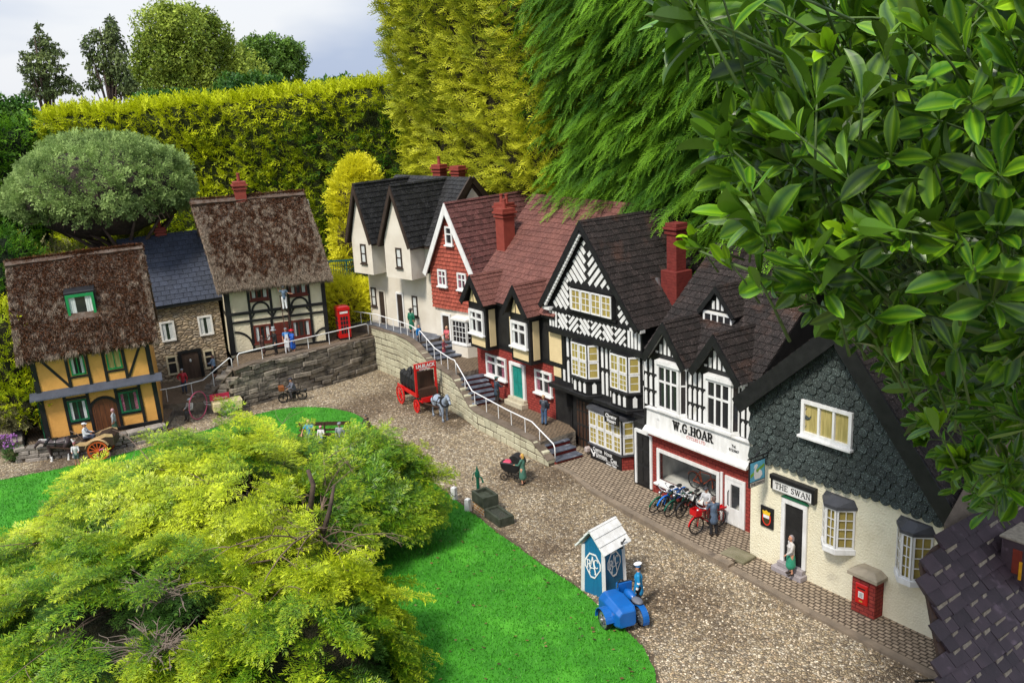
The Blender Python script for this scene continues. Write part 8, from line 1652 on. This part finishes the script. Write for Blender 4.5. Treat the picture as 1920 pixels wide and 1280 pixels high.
# pillar post box
q = G(1640, 1150, .12); t = thing('post_box_pillar', 'red brick pillar with stone cap and a red letter box', 'post box', (q.x - .1, q.y + .25, .10), R(-55.9))
b = MB(); b.box(-.48, .48, -.42, .42, 0, 1.45); b.build('pillar', M['redbrick'], t, bevel=.015); b = MB(); b.box(-.62, .62, -.56, .56, 1.45, 1.58); b.add([(-.62, -.56, 1.58), (.62, -.56, 1.58), (.62, .56, 1.58), (-.62, .56, 1.58), (-.35, -.3, 1.74), (.35, -.3, 1.74), (.35, .3, 1.74), (-.35, .3, 1.74)], [(0, 1, 5, 4), (1, 2, 6, 5), (2, 3, 7, 6), (3, 0, 4, 7), (4, 5, 6, 7)]); b.build('cap_stone', mat('stone cap', (.36, .31, .23), (.28, .24, .18), 3, .8, .3, 15), t, bevel=.012)
b = MB(); b.box(-.30, .22, -.49, -.422, .42, 1.22); lb_ = b.build('letter_box', M['red'], t, bevel=.03); b = MB(); b.box(-.2, .12, -.50, -.491, 1.02, 1.07); b.build('slot', M['black'], lb_); b = MB(); b.box(-.15, .07, -.50, -.491, .68, .92); b.build('notice', M['white'], lb_); b = MB()
for i in range(4): b.box(-.11, .03, -.503, -.5005, .72 + i * .045, .735 + i * .045)
b.build('notice_text', M['black'], lb_); b = MB(); b.box(-.11, .03, -.50, -.4915, .52, .58); b.build('emblem', paint('gold emblem', (.5, .28, .05)), lb_)

# ------------------------------------------------------------------ motoring club box and motorcycle with sidecar
t = thing('sentry_box', 'teal and white motoring club box with white roof at the lawn edge', 'kiosk', (2.25, 33.75, 0), R(-45)); W_, D_ = 1.13, 1.35
b = MB(); i_ = .05; b.add([(0.02, .02, 0), (W_ - .02, .02, 0), (W_ - .02, D_ - .02, 0), (.02, D_ - .02, 0), (i_ + .02, i_ + .02, 2.0), (W_ - i_ - .02, i_ + .02, 2.0), (W_ - i_ - .02, D_ - i_, 2.0), (i_ + .02, D_ - i_, 2.0), (W_ / 2, i_ + .02, 2.58), (W_ / 2, D_ - i_, 2.58)], [(0, 1, 5, 4), (1, 2, 6, 5), (2, 3, 7, 6), (3, 0, 4, 7), (4, 5, 8), (6, 7, 9), (5, 6, 9, 8), (7, 4, 8, 9)]); b.build('cabin', M['racblue'], t)
for (x, y) in ((0, 0), (1, 0), (1, 1), (0, 1)):
    b = MB(); x0, y0 = x * W_, y * D_; sx_, sy_ = (1 - 2 * x), (1 - 2 * y); b.beam((x0 + .03 * sx_, y0 + .03 * sy_, 0), (x0 + (.03 + i_) * sx_, y0 + (.03 + i_) * sy_, 2.02), .14, .14); b.build('corner_post', M['white'], t, bevel=.01)
b = MB()
for s in (-1, 1):
    for k in range(3):
        a0 = Vector((W_ / 2 + s * (.72 - k * .235), 0, 1.92 + k * .27)); a1 = Vector((W_ / 2 + s * (.72 - (k + 1) * .235 - .03), 0, 1.92 + (k + 1) * .27 + .03)); n_ = Vector((s * .75, 0, .66)); b.add([Vector((p.x, y, p.z)) + n_ * o for y in (-.14, D_ + .14) for p, o in ((a0, .05), (a1, .015), (a1, -.03), (a0, -.03))], [(0, 1, 5, 4), (1, 2, 6, 5), (2, 3, 7, 6), (3, 0, 4, 7), (0, 3, 2, 1), (4, 5, 6, 7)])
b.box(W_ / 2 - .06, W_ / 2 + .06, -.14, D_ + .14, 2.66, 2.74); b.build('roof', M['white'], t)
def emblem(T):
    b = MB(); b.T = T; oc = [(-.16, .52), (.16, .52), (.40, .18), (.40, -.06), (.10, -.50), (-.10, -.50), (-.40, -.06), (-.40, .18)]; n = len(oc)
    vs = [(x, -.012, z) for x, z in oc] + [(x * .87, -.012, z * .88) for x, z in oc] + [(x, 0, z) for x, z in oc] + [(x * .87, 0, z * .88) for x, z in oc]
    b.add(vs, [(i, (i + 1) % n, n + (i + 1) % n, n + i) for i in range(n)] + [(i, i + 2 * n, (i + 1) % n + 2 * n, (i + 1) % n) for i in range(n)] + [(n + i, n + (i + 1) % n, 3 * n + (i + 1) % n, 3 * n + i) for i in range(n)])
    e = b.build('emblem', M['white'], t); b = MB(); b.T = T; letters(b, 'R', -.30, -.12, .34, .05, -.006, sx=.72, serif=.5); letters(b, 'A', -.19, -.32, .70, .055, -.010, sx=.55, serif=.5); letters(b, 'C', .05, -.04, .34, .05, -.006, sx=.78); b.build('lettering', M['white'], e)
tilt = Matrix.Rotation(-math.atan2(i_, 2.0), 4, 'X')
emblem(Matrix.Translation((W_ / 2, .036, 1.22)) @ tilt); emblem(Matrix.Translation((W_ - .038, D_ / 2, 1.22)) @ Matrix.Rotation(R(90), 4, 'Z') @ tilt)
b = MB(); b.tube([(W_ + .18, .95, 1.85), (W_ + .12, .95, 2.0), (W_ + .2, .85, 2.15)], .03, 6); b.tube([(W_ + .12, .95, 2.0), (W_ + .2, 1.1, 2.2)], .03, 6); b.tube([(W_ + .18, .95, 1.85), (W_ + .0, .95, 1.8)], .03, 6); b.build('lamp_bracket', M['blackmetal'], t)
hd2 = Vector((-.55, 1.42, 0)).normalized(); a2 = math.atan2(hd2.y, hd2.x)
t = thing('motorcycle', 'blue patrol motorcycle with a boxy blue sidecar next to the club box', 'motorcycle', (3.95, 31.65, 0), a2)
# bike along y=0 (x forward), sidecar on +y (left)
wheel('wheel', t, (-.62, 0, .36), (0, 1, 0), .36, 12, M['rubber'], M['silver'], .13, .12, .07, sr=.01); wheel('wheel', t, (.75, 0, .36), (0, 1, 0), .36, 12, M['rubber'], M['silver'], .13, .12, .07, sr=.01)
o = wheel('wheel', t, (-.25, 1.28, .36), (0, 1, 0), .36, 5, M['rubber'], M['silver'], .16, .15, .09, sr=.03)
b = MB()
for cx, cy, a0, a1 in ((-.62, 0, 20, 200), (.75, 0, -10, 130)):
    n = 12
    for i in range(n):
        q0, q1 = R(a0 + (a1 - a0) * i / n), R(a0 + (a1 - a0) * (i + 1) / n); p0 = Vector((cx + .42 * math.cos(q0), cy, .36 + .42 * math.sin(q0))); p1 = Vector((cx + .42 * math.cos(q1), cy, .36 + .42 * math.sin(q1))); b.obox((p0 + p1) / 2, ((p1 - p0).normalized(), (0, 1, 0), (p1 - p0).normalized().cross(Vector((0, 1, 0)))), (p1 - p0).length / 2 + .01, .12, .012)
b.build('mudguard', M['motoblue'], t)
b = MB(); b.ball((.18, 0, .82), .24, 16, 10, (1.5, .75, .75)); b.prism([(.55, .55), (.8, .6), (.75, 1.1), (.5, 1.15)], -.28, .28); b.build('tank', M['motoblue'], t, smooth=False, bevel=.02)
b = MB(); b.ball((-.38, 0, .86), .2, 12, 6, (1.5, .95, .4)); b.build('saddle', M['greyseat'], t, smooth=True)
b = MB(); b.box(-.3, .35, -.16, .16, .2, .6); b.tube([(-.62, .1, .36), (.1, .1, .3), (.75, .08, .36)], .03, 6); b.tube([(.75, -.1, .36), (.62, -.1, 1.0)], .03, 6); b.tube([(.75, .1, .36), (.62, .1, 1.0)], .03, 6); b.build('engine', M['blackmetal'], t)
b = MB(); b.tube([(.35, -.42, 1.12), (.6, -.25, 1.16), (.62, .25, 1.16), (.35, .42, 1.12)], .022, 7); b.build('handlebar', M['blackmetal'], t, smooth=True); b = MB(); b.ball((.82, 0, 1.02), .11, 12, 8); b.build('headlamp', M['blackmetal'], t, smooth=True)
def hull(mb, secs):
    """sections (x, y0, y1, z0, z1, chamfer)"""
    rings = []
    for (x, y0, y1, z0, z1, c) in secs: rings.append([(x, y0 + c, z0), (x, y1 - c, z0), (x, y1, z0 + c), (x, y1, z1 - c * 1.6), (x, y1 - c * 1.6, z1), (x, y0 + c * .6, z1), (x, y0, z1 - c * .6), (x, y0, z0 + c)])
    vs = [p for r_ in rings for p in r_]; n = 8; fs = [(i * n + k, i * n + (k + 1) % n, (i + 1) * n + (k + 1) % n, (i + 1) * n + k) for i in range(len(rings) - 1) for k in range(n)]; fs += [tuple(range(n - 1, -1, -1)), tuple(range(len(vs) - n, len(vs)))]; mb.add(vs, fs)
b = MB(); hull(b, [(-.95, .36, 1.05, .28, .86, .08), (-.75, .30, 1.12, .2, .98, .10), (.1, .28, 1.12, .2, 1.02, .12), (.6, .32, 1.08, .24, .96, .14), (.88, .45, .95, .36, .76, .12)]); b.build('sidecar', M['motoblue'], t, bevel=.025)
b = MB(); n = 12
for i in range(n):
    q0, q1 = R(-5 + 175 * i / n), R(-5 + 175 * (i + 1) / n); p0 = Vector((-.25 + .45 * math.cos(q0), 1.26, .36 + .45 * math.sin(q0))); p1 = Vector((-.25 + .45 * math.cos(q1), 1.26, .36 + .45 * math.sin(q1))); b.obox((p0 + p1) / 2, ((p1 - p0).normalized(), (0, 1, 0), (p1 - p0).normalized().cross(Vector((0, 1, 0)))), (p1 - p0).length / 2 + .01, .17, .014)
b.build('mudguard', M['motoblue'], t)

# ------------------------------------------------------------------ pump, trough, posts, pram
q = G(914, 962, 0); t = thing('water_trough', 'mossy dark green two level stone water trough by the pump', 'trough', (-1.62, 41.55, 0), math.atan2(-2.15, 1.2))
def basin(x0, x1, y0, y1, z0, z1, w=.12, name='basin'):
    b = MB(); b.box(x0, x1, y0, y0 + w, z0, z1); b.box(x0, x1, y1 - w, y1, z0, z1); b.box(x0, x0 + w, y0 + w, y1 - w, z0, z1); b.box(x1 - w, x1, y0 + w, y1 - w, z0, z1); b.box(x0 + w, x1 - w, y0 + w, y1 - w, z0, z1 - .16); return b.build(name, M['trough'], t, bevel=.015)
basin(-.6, .55, -.40, .42, .38, .92); basin(.56, 2.0, -.38, .40, 0, .42)
b = MB(); b.box(-.55, .5, -.37, .39, 0, .379); b.build('plinth', M['ochrebrick'], t); b = MB(); b.box(.69, 1.87, -.25, .27, .30, .315); b.build('water', mat('murky water', (.05, .055, .045), None, 3, .12, spec=.6), t)
t = thing('water_pump', 'slim green hand pump behind the stone trough', 'pump', (-1.95, 42.25, 0)); b = MB(); b.cone((0, 0, 0), (0, 0, 1.45), .085, .075, 12); b.cone((0, 0, 1.45), (0, 0, 1.7), .12, .11, 12); b.cone((0, 0, 1.7), (0, 0, 1.98), .07, .02, 10); b.build('pump_column', M['pumpgreen'], t)
b = MB(); b.tube([(0, 0, 1.5), (.2, -.12, 1.42), (.26, -.16, 1.2)], [.04, .04, .05], 7); b.build('spout', M['pumpgreen'], t); b = MB(); b.tube([(0, 0, 1.62), (-.18, .1, 1.6), (-.26, .14, 1.2)], .022, 6); b.build('handle', M['pumpgreen'], t)
for (px, py, lb) in ((852, 936, 'white post with a dark chain nearest the shrub'), (878, 958, 'white square post between the chained post and the trough')):
    q = G(px, py, 0); t = thing('bollard', lb, 'bollard', q, R(-30), 'white posts along the lawn edge'); b = MB(); w_b = .13; b.add([(-w_b, -w_b, 0), (w_b, -w_b, 0), (w_b, w_b, 0), (-w_b, w_b, 0), (-w_b * .85, -w_b * .85, .62), (w_b * .85, -w_b * .85, .62), (w_b * .85, w_b * .85, .62), (-w_b * .85, w_b * .85, .62), (0, 0, .70)], [(0, 1, 5, 4), (1, 2, 6, 5), (2, 3, 7, 6), (3, 0, 4, 7), (4, 5, 8), (5, 6, 8), (6, 7, 8), (7, 4, 8)]); b.build('post', M['white'], t)
    if px == 852: b = MB(); b.tube([(-.13, -.05, .6), (-.1, -.14, .35), (.1, -.16, .25), (.2, -.1, .3)], .015, 5); b.build('chain', M['blackmetal'], t)
q = (G(952, 900, 0) + G(972, 897, 0)) / 2; t = thing('pram', 'black pram with spoked wheels on the gravel', 'pram', q, math.atan2(.45, -.9))
for x in (-.38, .38):
    for s in (1, -1): wheel('wheel', t, (x, .25 * s, .2), (0, 1, 0), .2, 10, M['rubber'], M['blackmetal'], .035, .03, .03, sr=.006)
b = MB(); n = 14; pr_ = [(-.6, .95), (-.5, .62), (-.25, .45), (.25, .45), (.52, .62), (.6, .95)]; b.prism(pr_, -.26, .26); b.build('body', M['black'], t, bevel=.03)
b = MB(); ho_ = [(-.62, .93)] + [(-.25 + .42 * math.cos(R(a)), .95 + .45 * math.sin(R(a))) for a in range(180, 30, -15)] + [(-.2, .93)]; b.prism(ho_, -.28, .28); b.build('hood', M['coal'], t, bevel=.02)
b = MB(); b.tube([(-.55, -.24, .85), (-.9, -.24, 1.05), (-.9, .24, 1.05), (-.55, .24, .85)], .018, 6); b.build('handle', M['blackmetal'], t); b = MB(); b.tube([(-.38, -.2, .2), (0, -.2, .4), (.38, -.2, .2)], .016, 5); b.tube([(-.38, .2, .2), (0, .2, .4), (.38, .2, .2)], .016, 5); b.cone((0, -.2, .4), (0, .2, .4), .014, .014, 5); b.build('chassis', M['blackmetal'], t); b = MB(); b.box(0, .45, -.2, .2, .9, 1.0); b.build('blanket', paint('pink blanket', (.55, .06, .12)), t, bevel=.04)
b = MB(); b.box(-.65, .55, -.45, .4, 0, .14); sl = b.build('stone_slab', M['mossstone'], None, bevel=.03); q = G(1386, 1046, .05); sl.location = (q.x, q.y, .10); sl.rotation_euler = (0, .03, R(-50)); tag(sl, 'loose mossy stone slab at the end of the raised pavement', 'slab')
for (px, py, lb) in ((1073, 831, 'small pale boulder beside the dark door'), (1102, 846, 'small pale boulder under the shop bay corner')):
    b = MB(); b.box(-.16, .16, -.13, .13, 0, .3); o = b.build('boulder', paint('pale stone', (.42, .36, .34), .9), None, bevel=.06); q = G(px, py, .22); o.location = (q.x, q.y, .2); o.rotation_euler = (0, 0, .4); tag(o, lb, 'stone', 'small pale stones by the tall timbered house')
for i, (px, py, lb) in enumerate(((1236, 996, 'dark leaf litter nearest the bicycles on the kerb'), (1216, 972, 'smaller dark litter patch on the kerb left of the bicycles'))):
    q = G(px, py, 0); b = MB(); rr = random.Random(i)
    for _ in range(26): x, y = rr.gauss(0, .12), rr.gauss(0, .10); a = rr.uniform(0, 3); b.add([(x, y, .03), (x + .07 * math.cos(a), y + .07 * math.sin(a), .05 + rr.random() * .05), (x + .05 * math.cos(a + 1.2), y + .05 * math.sin(a + 1.2), .03)], [(0, 1, 2)])
    o = b.build('leaf_litter', paint('dark litter', (.02, .012, .008), .9)); o.location = (q.x, q.y, .0); tag(o, kind='stuff')
# green mesh fence behind the terrace
a_ = at_d(596, 505, 76); c_ = at_d(705, 505, 75.4); zt = at_d(640, 489, 75.6).z; t = thing('mesh_fence', 'green wire mesh fence between the cottage and the white house', 'fence', (a_.x, a_.y, 0)); d_ = Vector((c_.x - a_.x, c_.y - a_.y, 0)); gp = paint('fence green', (.02, .10, .09), .5)
b = MB(); b.beam((0, 0, zt), d_ + Vector((0, 0, zt)), .10, .13); b.beam((0, 0, 1.8), d_ + Vector((0, 0, 1.8)), .08, .08); b.build('rail', gp, t)
for f in (0, .5, 1): b = MB(); b.cone(d_ * f, d_ * f + Vector((0, 0, zt)), .07, .07, 8); b.build('post', gp, t)
b = MB()
for i in range(26): b.cone(d_ * (i / 26) + Vector((0, 0, 1.8)), d_ * (i / 26) + Vector((0, 0, zt)), .018, .018, 4, False)
for i in range(14): z = 1.8 + (zt - 1.8) * i / 14; b.beam((0, 0, z), d_ + Vector((0, 0, z)), .03, .03)
b.build('wire_mesh', gp, t)
# ------------------------------------------------------------------ pieces that lie apart become parts of their own
def split_part(o, margin=.03):
    me = o.data; n = len(me.vertices); par = list(range(n))
    def f(a):
        while par[a] != a: par[a] = par[par[a]]; a = par[a]
        return a
    for e in me.edges:
        a, b = f(e.vertices[0]), f(e.vertices[1])
        if a != b: par[a] = b
    co = np.zeros(n * 3); me.vertices.foreach_get('co', co); co = co.reshape(-1, 3); root = np.array([f(i) for i in range(n)]); ids = np.unique(root); bb = [(co[root == i].min(0), co[root == i].max(0)) for i in ids]; k = len(ids); g_ = list(range(k))
    if k > 400: return
    def h(a):
        while g_[a] != a: a = g_[a]
        return a
    for i in range(k):
        for j in range(i):
            if np.all(bb[i][0] - margin < bb[j][1]) and np.all(bb[j][0] - margin < bb[i][1]): a, b = h(i), h(j); g_[a] = b
    gid = {int(ids[i]): h(i) for i in range(k)}; groups = sorted(set(gid.values()))
    if len(groups) < 2: return
    vg = np.array([gid[int(r)] for r in root]); name = o.name.split('.')[0]
    polys = [tuple(p.vertices) for p in me.polygons]; sm = me.polygons[0].use_smooth
    for gi in groups:
        idx = np.where(vg == gi)[0]; mp_ = {int(a): b for b, a in enumerate(idx)}; m2 = bpy.data.meshes.new(name); m2.from_pydata([tuple(co[i]) for i in idx], [], [tuple(mp_[v] for v in p) for p in polys if p[0] in mp_])
        for mt_ in me.materials: m2.materials.append(mt_)
        m2.polygons.foreach_set('use_smooth', [sm] * len(m2.polygons)); m2.update()
        q = link(name, m2, o.parent); q.matrix_local = o.matrix_local.copy()
    bpy.data.objects.remove(o)
for o in [x for x in S.objects if x.type == 'MESH' and x.parent is not None and x.name.split('.')[0] in ('curtain', 'eye', 'hoof', 'sock', 'white_cuff', 'glove', 'white_armband', 'mudguard', 'shaft', 'shoe')]:
    split_part(o, .004 if o.name.startswith('curtain') else .02)
for o in [x for x in S.objects if x.type == 'MESH' and x.parent is not None and x.name.split('.')[0] == 'panel_pattern']: split_part(o, .34)
for o in [x for x in S.objects if x.type == 'MESH' and x.name.split('.')[0] == 'rail' and x.parent.name.startswith('mesh')]: split_part(o, .1)
